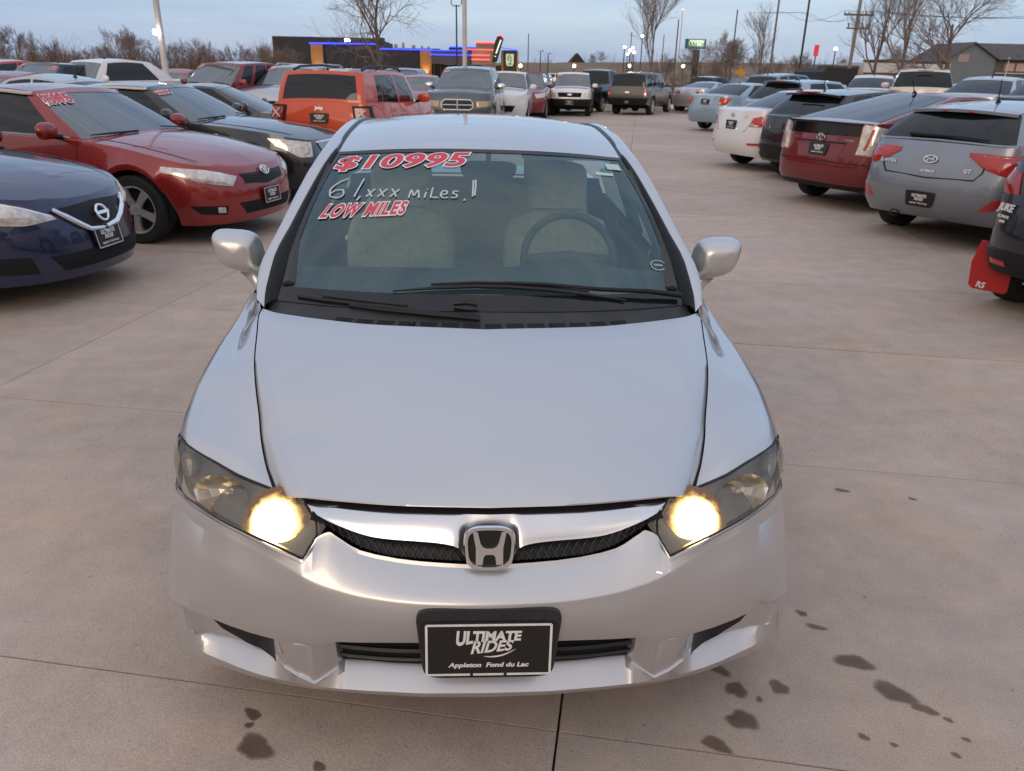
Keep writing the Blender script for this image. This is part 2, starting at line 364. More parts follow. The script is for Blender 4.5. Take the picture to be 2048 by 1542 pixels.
for x, y, rx, ry, s in marks:
    poly = blob(x, y, rx*1.05, ry*1.05, 34, .22, 40+s, rot=R_(-30))
    z = .0022
    n = len(poly); V = [(a, b, z) for a, b in poly] + [(x+(a-x)*.72, y+(b-y)*.72, z+.0002) for a, b in poly] + [(x, y, z+.0003)]
    st = obj('oil_stain', V, [(k, (k+1) % n, n+(k+1) % n, n+k) for k in range(n)] + [(n+k, n+(k+1) % n, 2*n) for k in range(n)], OIL, lot, smooth=False)
    at = st.data.attributes.new('soak', 'FLOAT', 'POINT'); at.data.foreach_set('value', [0.0]*n + [.55]*n + [.62])
# ------------------------------------------------------------------ the silver sedan in front (x right as seen, y towards its tail, z up; bumper at y = 0)
hero = empty('parked_car')
tag(hero, 'silver four door sedan facing the viewer with both headlights lit and a $10995 sticker', 'car')
hero.matrix_world = Matrix(((0.99995319, 0.00370798, 0.00893744, -0.0096607), (-0.00369044, 0.99999123, -0.00197805, 0.0031070),
                            (-0.00894469, 0.00194498, 0.99995810, 0.0023872), (0, 0, 0, 1)))
SILVER = paint('silver_paint', (.555, .555, .565), .72, .34, dirt=.05)
DOORGAP = DARK
def sym(name, fn, m, parent=hero, **kw):
    """the same part on both sides"""
    r = []
    for s in (1, -1):
        P = np.array(fn(), float); P[..., 0] *= s
        b = MB().grid(P, flip=(s < 0)); r.append(b.obj(name, m, parent, **kw))
    return r
# --- hood
HE = pch([0, .1, .22, .33, .45, .60, .75, .90, 1.0], [(.537, .285, .688), (.571, .36, .716), (.602, .447, .7515), (.622, .520, .777), (.655, .63, .817), (.687, .755, .853), (.713, .90, .888), (.733, 1.02, .915), (.735, 1.065, .922)])
HC = pch([0, .08, .2, .4, .6, .8, 1.0], [(0, .115, .735), (0, .165, .757), (0, .25, .789), (0, .40, .838), (0, .55, .877), (0, .70, .909), (0, .835, .931)])
HFy = pch([0, .38, .646, .82, .90, 1.0], [0, .063, .217, .37, .50, 1.0])
HRy = pch([0, .484, .648, .83, .93, 1.0], [0, .20, .37, .62, .79, 1.0])
HFz = pch([0, .38, .646, .82, 1.0], [0, .0, .08, .19, 1.0])
def hood_pt(s, t, inset=0.0):
    a = abs(s); E = HE(t)[0]; Cc = HC(t)[0]
    fy = (1-t)*HFy(a)[0] + t*HRy(a)[0]; w = min(1, t*3.5); fz = (1-w)*HFz(a)[0] + w*a**2.1
    x = E[0]*a; 
    return np.array([(x - inset*a)*(1 if s >= 0 else -1), Cc[1] + (E[1]-Cc[1])*fy, Cc[2] + (E[2]-Cc[2])*fz])
def with_lip(P, d):
    """turns the outer border of a panel down so that it reads as sheet metal with a gap round it"""
    P = np.asarray(P, float); a, b = P.shape[:2]; Q = np.zeros((a+4, b+4, 3))
    Q[2:-2, 2:-2] = P
    def ext(dst, src, inn, k, drop):
        v = src - inn; n = np.linalg.norm(v, axis=-1, keepdims=True)+1e-9
        return src + v/n*k - np.array([0, 0, drop])
    for k, (o, dr) in enumerate(((.0012, .0030), (.0005, .02))):
        i = 1-k
        Q[i, 2:-2] = ext(0, P[0], P[1], o if k == 0 else -.016, dr if k == 0 else .009); Q[-1-i, 2:-2] = ext(0, P[-1], P[-2], o, dr)
        Q[2:-2, i] = ext(0, P[:, 0], P[:, 1], o, dr); Q[2:-2, -1-i] = ext(0, P[:, -1], P[:, -2], o, dr)
    for (ci, cj, si, sj) in ((0, 0, 2, 2), (0, -1, 2, -3), (-1, 0, -3, 2), (-1, -1, -3, -3)):
        for ii in range(2):
            for jj in range(2):
                i = ii if ci == 0 else -1-ii; j = jj if cj == 0 else -1-jj
                Q[i, j] = Q[si, sj] - np.array([0, 0, .0035 if (ii == 1 and jj == 1) else .02])
    return Q
ss = np.concatenate([-np.linspace(1, 0, 29)[:-1]**.8, np.linspace(0, 1, 29)**.8]); tt = np.linspace(0, 1, 30)
Ph = np.array([[hood_pt(s, t, .0022) for s in ss] for t in tt])
MB().grid(with_lip(Ph, 0), flip=False).obj('hood', SILVER, hero, ang=50)
# dark well under the shut lines
Pw = np.array([[hood_pt(s*1.03, t) - np.array([0, 0, .022]) for s in np.linspace(-1, 1, 21)] for t in np.linspace(0, 1, 12)])
MB().grid(Pw).obj('engine_bay_shadow_gap', DARK, hero)
# --- front fenders
def fender():
    F0 = pch([0, .25, .5, .75, 1.0], [(.541, .287, .688), (.615, .315, .704), (.70, .378, .713), (.79, .452, .719), (.858, .556, .710)])   # along the lamp
    CR = pch([0, .15, .32, .5, .7, .85, 1.0], [(.858, .556, .710), (.866, .66, .738), (.868, .77, .772), (.868, .90, .798), (.867, 1.03, .817), (.866, 1.22, .838), (.866, 1.42, .872)])   # crest
    EE = pch([0, .8, 1.0], [0, 1, 1.0])
    IN = lambda t: HE(min(1, t/.80))[0] + np.array([.0018, 0, 0]) if t <= .80 else pch([.80, .88, 1.0], [(.7395, 1.065, .922), (.770, 1.20, .945), (.785, 1.42, .930)])(t)[0]
    rows = []
    for t in np.linspace(0, 1, 34):
        a = IN(t); c = CR(t)[0]; row = []
        for b in np.linspace(0, 1, 11):
            p = a + (c-a)*b
            if t > .0:
                k = math.sin(math.pi*b); p = p + np.array([0, 0, 1])*(.012*k*(1-.6*t)) - np.array([0, 0, .03])*math.sin(math.pi*min(1, b*1.0))**2*float(smooth01((t-.35)/.35))*(1.0)
            f = (1-smooth01(t/.25)); q = F0(b)[0] if t < .25 else None
            if q is not None:
                base0 = IN(0) + (CR(0)[0]-IN(0))*b; p = p + (q-base0)*f
            row.append(p)
        yl = c[1]
        arch = math.sqrt(max(0, .345**2-(yl-.885)**2))+.312 if abs(yl-.885) < .345 else .26
        zb = max(arch, .26 if yl > 1.2 else .60)
        zb = min(zb, c[2]-.06)
        for b, (xo) in zip((.12, .3, .55, .8, 1.0), (.006, .0085, .0095, .009, .004)):
            row.append(np.array([c[0]+xo, yl, c[2]+(zb-c[2])*b]))
        row.append(np.array([c[0]-.03, yl, zb+.004]))
        rows.append(row)
    return rows
sym('fender', fender, SILVER, ang=60)
# --- bumper cover
BX = [0, .16, .30, .345, .358, .372, .40, .412, .424, .431, .47, .51, .54, .58, .64, .70, .735, .765, .785, .815, .84, .86, .872, .874]
def ip(xs, ys): return np.interp(BX, xs, ys)
planU = np.interp(BX, [0, .2, .4, .55, .68, .78, .84, .87, .874], [0, .010, .048, .105, .19, .31, .45, .545, .60])
planL = np.interp(BX, [0, .2, .4, .55, .68, .78, .84, .865, .874], [0, .010, .045, .09, .155, .24, .33, .42, .56])
pu = pch([0, .2, .4, .55, .68, .78, .84, .87, .874], [0, .010, .048, .105, .19, .31, .45, .545, .60]); pl = pch([0, .2, .4, .55, .68, .78, .84, .862, .874], [0, .010, .045, .09, .150, .216, .276, .325, .46])
planU = pu(BX); planL = pl(BX)
r0z = ip([0, .07, .235, .30, .34, .368, .386, .40, .412, .424, .431, .51, .64, .75, .80, .84, .865, .874], [.610, .611, .616, .634, .655, .671, .677, .660, .645, .627, .616, .632, .646, .626, .614, .608, .615, .62])
r0y = ip([0, .07, .235, .30, .386, .412, .424, .431, .51, .64, .75, .80, .84, .865, .874], [.063, .066, .079, .090, .112, .098, .087, .080, .114, .196, .312, .38, .44, .53, .60])
r1z = ip([0, .155, .293, .385, .43, .51, .64, .75, .80, .84, .865, .874], [.552, .550, .557, .575, .592, .612, .626, .607, .596, .590, .596, .60])
r1y = ip([0, .155, .293, .385, .43, .51, .64, .75, .80, .84, .865, .874], [.0, .008, .028, .046, .06, .104, .182, .298, .363, .428, .525, .60])
r2z = ip([0, .3, .51, .64, .75, .84, .874], [.485, .485, .50, .508, .500, .48, .47]); r2y = .5*planU + .5*planL - .004
r3z = ip([0, .16, .30, .358, .40, .43, .506, .70, .776, .815, .874], [.430, .424, .413, .406, .390, .381, .380, .382, .368, .36, .35]); r3y = planL + .011
d4 = ip([0, .345, .358, .372, .40, .43, .47, .51, .54, .58, .64, .70, .735, .765, .785, .815, .874], [.10, .10, .10, .045, .030, .016, .015, .026, .060, .080, .080, .072, .058, .032, .012, .010, .006])
k5 = ip([0, .345, .358, .372, .40, .43, .47, .51, .54, .58, .64, .70, .735, .765, .785, .815, .874], [.10, .10, .098, .070, .052, .038, .036, .046, .080, .094, .092, .082, .066, .040, .020, .012, .006])
r5z = ip([0, .30, .358, .372, .40, .43, .47, .51, .58, .70, .765, .785, .815, .874], [.292, .289, .284, .280, .265, .247, .262, .272, .264, .264, .276, .292, .298, .29])
r6y = planL + ip([0, .7, .80, .874], [.044, .040, .02, .006]); r6z = ip([0, .3, .43, .6, .72, .785, .815, .874], [.243, .236, .226, .222, .222, .238, .240, .24])
r7y = planL + ip([0, .7, .80, .874], [.058, .054, .03, .01]); r7z = ip([0, .3, .43, .6, .72, .80, .874], [.216, .212, .203, .192, .184, .176, .17])
rows = [(r0y, r0z), (r0y-.004, r0z-.008), (r1y*.25+r0y*.75-.004, r1z*.25+r0z*.75), (r1y*.8+r0y*.2-.001, r1z*.82+r0z*.18), (r1y, r1z), (r1y-.004, r1z-.008), (r1y-.006, r1z-.022), (r2y*.5+r1y*.5-.007, r2z*.5+r1z*.5), (r2y, r2z), (r2y*.45+r3y*.55-.003, r2z*.45+r3z*.55),
        (r3y-.004, r3z+.012), (r3y, r3z), (r3y+.006, r3z-.003), (planL+d4, r3z-.006), (planL+k5, r5z), (planL+k5-.006, r5z-.004), (r6y*.5+(planL+k5)*.5, r6z*.5+r5z*.5+.004), (r6y, r6z), (r7y-.008, (r6z+r7z)/2), (r7y, r7z), (r7y+.012, r7z-.006), (r7y+.10, r7z-.008)]
wq = np.clip((np.array(BX)-.772)/.016, 0, 1)                  # round the plain corner behind the pocket
for i, fq in ((12, .03), (13, .06), (14, .55), (15, .60), (16, .80)):
    yA, zA = rows[11]; yB, zB = rows[17]; rows[i] = (rows[i][0]*(1-wq) + (yA+(yB-yA)*fq)*wq, rows[i][1]*(1-wq) + (zA+(zB-zA)*fq)*wq)
nb = len(rows); Pb = np.zeros((nb, 2*len(BX)-1, 3))
for i, (yy, zz) in enumerate(rows):
    # sharpen then densify along x
    Pb[i, len(BX)-1:, 0] = BX; Pb[i, len(BX)-1:, 1] = yy; Pb[i, len(BX)-1:, 2] = zz
    Pb[i, :len(BX), 0] = [-x for x in BX[::-1]]; Pb[i, :len(BX), 1] = yy[::-1]; Pb[i, :len(BX), 2] = zz[::-1]
def densify(P, n):
    s = np.arange(P.shape[1]); sd = np.linspace(0, s[-1], (P.shape[1]-1)*n+1)
    return np.array([pch(s, r)(sd) if i < 10 else np.stack([np.interp(sd, s, r[:, c]) for c in range(3)], 1) for i, r in enumerate(P)])
bump_o = MB().grid(densify(Pb, 3), flip=True).obj('bumper', SILVER, hero, ang=27)
# lower opening and fog pockets: dark backs with bars
def strip(xs, zt, zb, yo, n=5):
    xs = np.array(xs); P = np.zeros((n, len(xs), 3))
    for i in range(n):
        f = i/(n-1); P[i, :, 0] = xs; P[i, :, 2] = np.array(zt)*(1-f) + np.array(zb)*f; P[i, :, 1] = yo
    return P
X = np.linspace(-.366, .366, 33); ax = np.abs(X)
MB().grid(strip(X, np.interp(ax, BX, r3z)-.004, np.interp(ax, BX, r5z)+.002, pl(ax)+.088), flip=True).obj('lower_grille', BLACK, bump_o)
mbs = MB(); mbs.tube([(x, pl(abs(x))[0]+.074, .352-.012*abs(x)/.36) for x in X], .007, 6); mbs.tube([(x, pl(abs(x))[0]+.078, .322-.012*abs(x)/.36) for x in X], .005, 6)
mbs.obj('grille_bar', TRIM, bump_o)
for s in (1, -1):
    X = np.linspace(.528, .715, 15); zt = np.interp(X, BX, r3z)-.004; zb = np.interp(X, BX, r5z)+.004 + np.interp(X, [.528, .62, .69, .715], [.008, .018, .042, .068])
    yb_ = pl(X) + np.interp(X, BX, d4) - .010
    P = strip(X, zt, zb, yb_); P[..., 0] *= s
    fg = MB().grid(P, flip=s > 0).obj('fog_grille', BLACK, bump_o)
# --- chrome bar and upper grille
ct = pch([0, .10, .2, .35, .445], [(0, .124, .709), (.10, .128, .7095), (.2, .136, .7105), (.35, .158, .711), (.445, .186, .708)])
cb = pch([0, .045, .056, .066, .082, .105, .262, .36, .41, .445], [(0, .085, .603), (.045, .085, .606), (.058, .086, .618), (.066, .084, .636), (.082, .086, .646), (.105, .090, .650), (.262, .106, .658), (.36, .129, .680), (.41, .148, .698), (.445, .183, .7105)])
def chrome():
    rows = []
    for x in np.concatenate([np.linspace(0, .12, 17), np.linspace(.13, .445, 24)]):
        a = ct(x)[0]; b = cb(x)[0]; r = []
        for f in (0, .15, .4, .7, .88, .96, 1.0):
            p = a + (b-a)*f; p = p + np.array([0, -.003, .003])*math.sin(math.pi*min(1, f*1.02)); r.append(p)
        r.append(b + np.array([0, .016, .002])); rows.append(r)
    return np.array(rows)
Pc = chrome(); Pc = np.concatenate([(Pc[1:]*np.array([-1, 1, 1]))[::-1], Pc])
MB().grid(Pc, flip=False).obj('chrome_bar', mat('brushed_chrome', (.68, .69, .71), .24, .95, noise=(5, .05)), hero, ang=60)
X = np.linspace(-.415, .415, 41); ax = np.abs(X)
gt = np.array([cb(a)[0] for a in ax]); Pg = np.zeros((4, len(X), 3)); r0zz = np.interp(ax, [0, .07, .235, .30, .34, .38, .415], [.602, .604, .610, .628, .65, .677, .70])
for i, f in enumerate((0, .33, .66, 1)):
    Pg[i, :, 0] = X; Pg[i, :, 1] = gt[:, 1]*(1-f) + (np.interp(ax, BX, r0y)+.012)*f + .022*math.sin(math.pi*(.15+.7*f)); Pg[i, :, 2] = (gt[:, 2]+.004)*(1-f) + r0zz*f
gr_o = MB().grid(Pg, flip=True).obj('upper_grille', BLACK, hero)
b = MB()
for k in range(-20, 21):
    for sgn in (1, -1):
        pts = []
        for f in np.linspace(.02, .98, 4):
            x = k*.021 + sgn*.034*(f-.5); a = abs(x)
            if a > .40 or a < .062: pts = None; break
            zt_ = cb(a)[0]; zz = zt_[2]*(1-f) + np.interp(a, [0, .07, .235, .30, .34, .38, .415], [.602, .604, .610, .628, .65, .677, .70])*f
            yy = zt_[1]*(1-f) + (np.interp(a, BX, r0y)+.012)*f + .022*math.sin(math.pi*(.15+.7*f)) - .004; pts.append((x, yy, zz))
        if pts: b.tube(pts, .0022, 4, cap=False)
tag(b.obj('honeycomb', mat('mesh_black', (.016, .017, .019), .45), gr_o), kind='stuff')
# --- emblem: upright letter in a rounded frame
em = Matrix.Translation((0, .058, .662)) @ Matrix.Rotation(R_(78), 4, 'X')
def rr(w, h, k, n=40, top=1.0):
    out = []
    for i in range(n):
        t = 2*math.pi*i/n; c, s = math.cos(t), math.sin(t)
        x = abs(c)**(2/k)*(1 if c > 0 else -1); y = abs(s)**(2/k)*(1 if s > 0 else -1)
        out.append((w*x*(1 + .06*y), h*y))
    return out
o1, o2 = rr(.058, .0535, 3.6), rr(.0475, .0430, 3.4); n = len(o1); V = []; F = []
for poly, h in ((o1, 0), (o1, .007), ([(x*.965, y*.965) for x, y in o1], .011), ([(x*1.04, y*1.04) for x, y in o2], .011), (o2, .006), (o2, 0)): V += [tuple(em @ Vector((x, y, h))) for x, y in poly]
for k in range(5): F += [(k*n+i, k*n+(i+1) % n, (k+1)*n+(i+1) % n, (k+1)*n+i) for i in range(n)]
emb = obj('emblem', V, F, CHROME, hero, ang=50)
MB().prism(o2, .001, .003, em).obj('emblem_back', PLATEBLACK, emb)
hpoly = [(-.040, .0405), (-.0285, .0405), (-.0215, .012), (-.016, .0035), (-.008, .000), (.008, .000), (.016, .0035), (.0215, .012), (.0285, .0405), (.040, .0405), (.0325, .0), (.0325, -.0405), (.0165, -.0405), (.014, -.021), (.0085, -.0155), (-.0085, -.0155), (-.014, -.021), (-.0165, -.0405), (-.0325, -.0405), (-.0325, 0)]
hV = [(x, y, .003) for x, y in hpoly] + [(x*.96, y*.98, .009) for x, y in hpoly]; nh = len(hpoly)
obj('emblem_letter', [tuple(em @ Vector(v)) for v in hV], [tuple(range(nh, 2*nh))] + [(i, (i+1) % nh, nh+(i+1) % nh, nh+i) for i in range(nh)], CHROME, emb, ang=30)
# --- licence plate holder
pm = Matrix.Translation((0, -.012, .4425)) @ Matrix.Rotation(R_(86), 4, 'X')
pb = MB().prism(rr(.1605, .0925, 9, 48), -.026, .004, pm @ Matrix.Translation((0, .004, 0))).obj('license_plate', mat('plate_frame_black', (.02, .021, .023), .4, noise=(20, .3)), hero, ang=30)
MB().prism(rr(.1515, .0765, 11, 48), .004, .006, pm @ Matrix.Translation((0, -.010, 0))).obj('plate_board', PLATEBLACK, pb)
b = MB(); hw, hh, wd = .1435, .0675, .0027
for (c, d) in (((0, hh, .0066), (2*hw, wd*2, .001)), ((-hw, 0, .0066), (wd*2, 2*hh, .001)), ((hw, 0, .0066), (wd*2, 2*hh, .001)), ((-hw*.64, -hh, .0066), (hw*.68, wd*2, .001)), ((0, -hh, .0066), (hw*.5, wd*2, .001)), ((hw*.64, -hh, .0066), (hw*.68, wd*2, .001))):
    b.box((c[0], c[1]-.010, c[2]), d, pm)
b.obj('plate_border', WHITEINK, pb, smooth=False)
def bend_text(parent, name, s, size, m, M, bold=.0, shear=0, fn=None, wid=None, hgt=None, space=1.0):
    xy, F = text_xy(s, size, bold, shear, space); xy = xy.copy()
    lo, hi = xy.min(0), xy.max(0)
    if wid: xy[:, 0] = (xy[:, 0]-(lo[0]+hi[0])/2)*wid/(hi[0]-lo[0])
    if hgt: xy[:, 1] = (xy[:, 1]-(lo[1]+hi[1])/2)*hgt/(hi[1]-lo[1])
    V = []
    for x, y in xy:
        if fn: x, y = fn(x, y)
        V.append(tuple(M @ Vector((x, y, 0))))
    return obj(name, V, F, m, parent, smooth=False)
PT = pm @ Matrix.Translation((0, -.010, .0068))
bend_text(pb, 'plate_lettering', 'ULTIMATE', 1, WHITEINK, PT, bold=.045, wid=.150, hgt=.027, fn=lambda x, y: (x + .12*y, .038 + y*(1 + .55*(-x/.071)**1 if x < 0 else 1) - (.006 if x < 0 else 0)*abs(x/.071)))
bend_text(pb, 'plate_lettering', 'RIDES', 1, WHITEINK, PT, bold=.03, wid=.100, hgt=.029, shear=.3, fn=lambda x, y: (x + .008, .010 + y*(1.25 - 3.2*(x+.044)) + .06*x))
bend_text(pb, 'plate_lettering', 'Appleton  Fond du Lac', 1, WHITEINK, PT, bold=.04, wid=.188, hgt=.0165, shear=.2, fn=lambda x, y: (x, -.0425 + y))
sw = [(-.012 + .075*f, -.017 + .020*f*f - .004*math.sin(f*3), .004*math.sin(math.pi*min(1, f*1.0))**.6+.0003) for f in np.linspace(0, 1, 14)]
V = [tuple(PT @ Vector((x, y+w*.5, 0))) for x, y, w in sw] + [tuple(PT @ Vector((x, y-w*.5, 0))) for x, y, w in sw]; n = len(sw)
obj('plate_swoosh', V, [(i, i+1, n+i+1, n+i) for i in range(n-1)], WHITEINK, pb, smooth=False)
# --- headlights
HT = pch([0, .16, .30, .5, .7, .88, 1.0], [(.446, .186, .720), (.537, .274, .690), (.612, .303, .702), (.694, .365, .711), (.775, .433, .717), (.838, .51, .715), (.862, .575, .70)])
HB = pch([0, .16, .38, .58, .75, .88, 1.0], [(.431, .082, .618), (.51, .115, .636), (.641, .194, .649), (.745, .308, .630), (.812, .40, .612), (.852, .49, .614), (.868, .575, .64)])
def lamp_pt(u, v, d=0.0):
    a = HT(u)[0]; b = HB(u)[0]; p = a + (b-a)*v; k = math.sin(math.pi*v)
    p = p - np.array([.052, .0, 0])*(1-abs(2*v-1))*max(0, 1-u/.22)          # the inner end comes to a point at the grille
    nrm = np.array([.35 + .6*u, -1.0 + .55*u, .35]); nrm /= np.linalg.norm(nrm)
    return p + nrm*(.020*k*(1-.3*u) - d)
LENS = glass('headlight_lens', (.80, .77, .70), .9)
_t = LENS.node_tree; _o = _t.nodes['Material Output']; _mx = _o.inputs[0].links[0].from_node          # yellowed, slightly hazy polycarbonate
_hz = _t.nodes.new('ShaderNodeMixShader'); _tl = _t.nodes.new('ShaderNodeBsdfTranslucent'); _df = _t.nodes.new('ShaderNodeBsdfDiffuse'); _ad = _t.nodes.new('ShaderNodeMixShader')
_tl.inputs['Color'].default_value = (.85, .78, .62, 1); _df.inputs['Color'].default_value = (.60, .56, .47, 1); _t.links.new(_tl.outputs[0], _ad.inputs[1]); _t.links.new(_df.outputs[0], _ad.inputs[2])
_nz = _t.nodes.new('ShaderNodeTexNoise'); _nz.inputs['Scale'].default_value = 16; _rg = _t.nodes.new('ShaderNodeMapRange'); _rg.inputs['To Min'].default_value = .05; _rg.inputs['To Max'].default_value = .22
_t.links.new(_nz.outputs['Fac'], _rg.inputs['Value']); _t.links.new(_rg.outputs[0], _hz.inputs[0]); _t.links.new(_mx.outputs[0], _hz.inputs[1]); _t.links.new(_ad.outputs[0], _hz.inputs[2]); _t.links.new(_hz.outputs[0], _o.inputs[0])
HOUSING = mat('lamp_housing', (.17, .155, .14), .32, noise=(12, .2))
BOWL = mat('lamp_reflector', (.74, .69, .62), .2, .7, noise=(22, .3))
def bulb_mat():
    m = mat('lit_headlight', (.02, .02, .02), .4); t = m.node_tree; p = t.nodes['Principled BSDF']
    at = t.nodes.new('ShaderNodeAttribute'); at.attribute_name = 'glow_amount'; tc = t.nodes.new('ShaderNodeTexCoord')
    n = t.nodes.new('ShaderNodeTexNoise'); n.inputs['Scale'].default_value = 46; n.inputs['Detail'].default_value = 3; t.links.new(tc.outputs['Object'], n.inputs['Vector'])
    ma = t.nodes.new('ShaderNodeMath'); ma.operation = 'MULTIPLY_ADD'; ma.inputs[1].default_value = .36; t.links.new(n.outputs['Fac'], ma.inputs[0]); t.links.new(at.outputs['Fac'], ma.inputs[2])
    r = t.nodes.new('ShaderNodeValToRGB'); e = r.color_ramp; e.elements.new(.5)
    for el, (q, c) in zip(e.elements, [(.28, (.30, .13, .035)), (.55, (1.0, .62, .20)), (.85, (1.0, .86, .55))]): el.position = q; el.color = (*c, 1)
    t.links.new(ma.outputs[0], r.inputs[0]); t.links.new(r.outputs[0], p.inputs['Emission Color'])
    k = t.nodes.new('ShaderNodeMapRange'); k.inputs['From Min'].default_value = .28; k.inputs['From Max'].default_value = 1.05; k.inputs['To Min'].default_value = .5; k.inputs['To Max'].default_value = 8.0
    t.links.new(ma.outputs[0], k.inputs['Value']); t.links.new(k.outputs[0], p.inputs['Emission Strength']); return m
BULB = bulb_mat()
for s in (1, -1):
    hl = MB().grid(np.array([[lamp_pt(u, v)*[s, 1, 1] for u in np.linspace(0, 1, 26)] for v in np.linspace(0, 1, 9)]), flip=s > 0).obj('headlight', LENS, hero)
    def dep(u, v): return .058*math.sin(math.pi*min(.97, max(.03, v)))**.5*(math.sin(math.pi*min(.97, max(.03, u)))**.4)
    MB().grid(np.array([[lamp_pt(u, v, .004 + dep(u, v))*[s, 1, 1] for u in np.linspace(0, 1, 26)] for v in np.linspace(0, 1, 11)]), flip=s > 0).obj('lamp_housing', HOUSING, hl)
    # seal round the lens
    b = MB(); b.tube([lamp_pt(u, 0, .002)*[s, 1, 1] for u in np.linspace(0, 1, 20)], .0035, 5); b.tube([lamp_pt(u, 1, .002)*[s, 1, 1] for u in np.linspace(0, 1, 20)], .003, 5); b.tube([lamp_pt(0, v, .002)*[s, 1, 1] for v in np.linspace(0, 1, 6)], .003, 5)
    b.obj('lamp_seal', TRIM, hl)
    # lit low beam bowl (inner) and unlit bowl (outer)
    c = np.array([.510, .163, .658]); ax_ = Vector((.06, -.80, .58)).normalized(); q = ax_.to_track_quat('Z', 'Y').to_matrix().to_4x4()
    Mx = Matrix.Translation((s*c[0], c[1], c[2])) @ Matrix.Diagonal((1, 1, 1, 1)) @ (Vector((s*ax_[0], ax_[1], ax_[2])).to_track_quat('Z', 'Y').to_matrix().to_4x4())
    def disc(prof, M, n=28, ey=1.0):
        V = []; F = []
        for r, h in prof:
            for k in range(n): V.append(tuple(M @ Vector((r*math.cos(6.2832*k/n), ey*r*math.sin(6.2832*k/n), h))))
        for i in range(len(prof)-1):
            for k in range(n): F.append((i*n+k, i*n+(k+1) % n, (i+1)*n+(k+1) % n, (i+1)*n+k))
        return V, F
    V, F = disc([(.088, -.024), (.076, -.013), (.064, -.004), (.055, .003), (.046, .008), (.036, .0125), (.02, .016), (.0006, .017)], Mx, ey=1.06)
    bo = obj('lit_lamp', V, F, BULB, hl); at = bo.data.attributes.new('glow_amount', 'FLOAT', 'POINT'); at.data.foreach_set('value', [h for h in (.0, .08, .22, .44, .60, .70, .76, .78) for _ in range(28)])  # outer rings put the bowl's amber halo into the emission colour
    c2 = np.array([.665, .293, .668]); d2 = Vector((s*.35, -1, .38)).normalized(); M2 = Matrix.Translation((s*c2[0], c2[1], c2[2])) @ d2.to_track_quat('Z', 'Y').to_matrix().to_4x4()
    V, F = disc([(.080, .012), (.072, .000), (.058, -.020), (.040, -.036), (.016, -.043), (.014, -.02), (.009, -.008), (.0005, -.006)], M2, 10, .62); obj('lamp_reflector', V, F, BOWL, hl, ang=12)
    c3 = np.array([.800, .452, .668]); d3 = Vector((s*.9, -.75, .2)).normalized(); M3 = Matrix.Translation((s*c3[0], c3[1], c3[2])) @ d3.to_track_quat('Z', 'Y').to_matrix().to_4x4()
    V, F = disc([(.036, .008), (.034, -.004), (.024, -.016), (.0005, -.022)], M3, 12, 1.05); obj('side_reflector', V, F, mat('side_reflector_grey', (.45, .43, .42), .25, .6), hl, ang=20)
# --- windscreen, black surround, pillars, roof
WB = lambda s: np.array([.700*s, .950 + .150*abs(s)**2.4, .952 - .012*s*s])
WT = lambda s: np.array([.606*s, 1.858 + .092*s*s, 1.369 - .032*s*s])
def wind(s, t, off=0.0):
    a, b = WB(s), WT(s); p = a + (b-a)*t; k = math.sin(math.pi*t)
    bow = .030*abs(s)**3*(1-abs(t-.35)) if abs(s) > .5 else 0
    return p + np.array([.022*s*k*abs(s), 0, .020*k]) + off*np.array([.12*s, -.40, .90])
WGLASS = glass('windscreen_glass', (.54, .67, .68), 1.4); [n for n in WGLASS.node_tree.nodes if n.type == 'BSDF_GLOSSY'][0].inputs['Color'].default_value = (.74, .97, 1.0, 1)
ws = MB().grid(np.array([[wind(s, t) for s in np.linspace(-1, 1, 33)] for t in np.linspace(0, 1, 17)])).obj('windshield', WGLASS, hero)
FRIT = mat('black_glass_border', (.010, .011, .012), .06)
b = MB()
for s in (1, -1):
    b.grid(np.array([[wind(s*x, t, .002) for x in np.linspace(.955, 1.0, 4)] for t in np.linspace(0, 1, 17)]), flip=s < 0)
b.grid(np.array([[wind(s, t, .0022) for s in np.linspace(-1, 1, 33)] for t in (0, .03, .06, .075)])); b.grid(np.array([[wind(s, t, .0022) for s in np.linspace(-1, 1, 33)] for t in (.972, .985, 1.0)]))
b.obj('windshield_border', FRIT, ws)
# black moulding between glass and pillar
bandO = pch([0, .16, .21, .40, .62, .80, .93, 1.0], [(.726, 1.065, .925), (.735, 1.16, .978), (.735, 1.25, 1.025), (.704, 1.45, 1.125), (.672, 1.65, 1.216), (.640, 1.85, 1.298), (.618, 1.95, 1.337), (.612, 1.98, 1.345)])
def band():
    rows = []
    for t in np.linspace(0, 1, 22):
        o = bandO(t)[0]; i = wind(.985, min(1, t*1.0)); r = []
        for f in (0, .18, .5, .82, 1): r.append(i + (o-i)*f + np.array([0, -.004, .008])*math.sin(math.pi*f) + np.array([0, 0, .004]))
        rows.append(r)
    return rows
sym('windshield_moulding', band, mat('moulding_black', (.008, .009, .011), .38, spec=.22), ang=70)
PIL = pch([0, .2, .42, .62, .82, .93, 1.0, 1.35, 1.7, 2.1, 2.6], [(.760, 1.12, .935), (.783, 1.25, .995), (.753, 1.45, 1.095), (.728, 1.65, 1.186), (.703, 1.85, 1.268), (.688, 1.95, 1.305), (.683, 2.02, 1.322), (.670, 2.35, 1.372), (.664, 2.75, 1.392), (.655, 3.1, 1.375), (.66, 3.5, 1.26)])
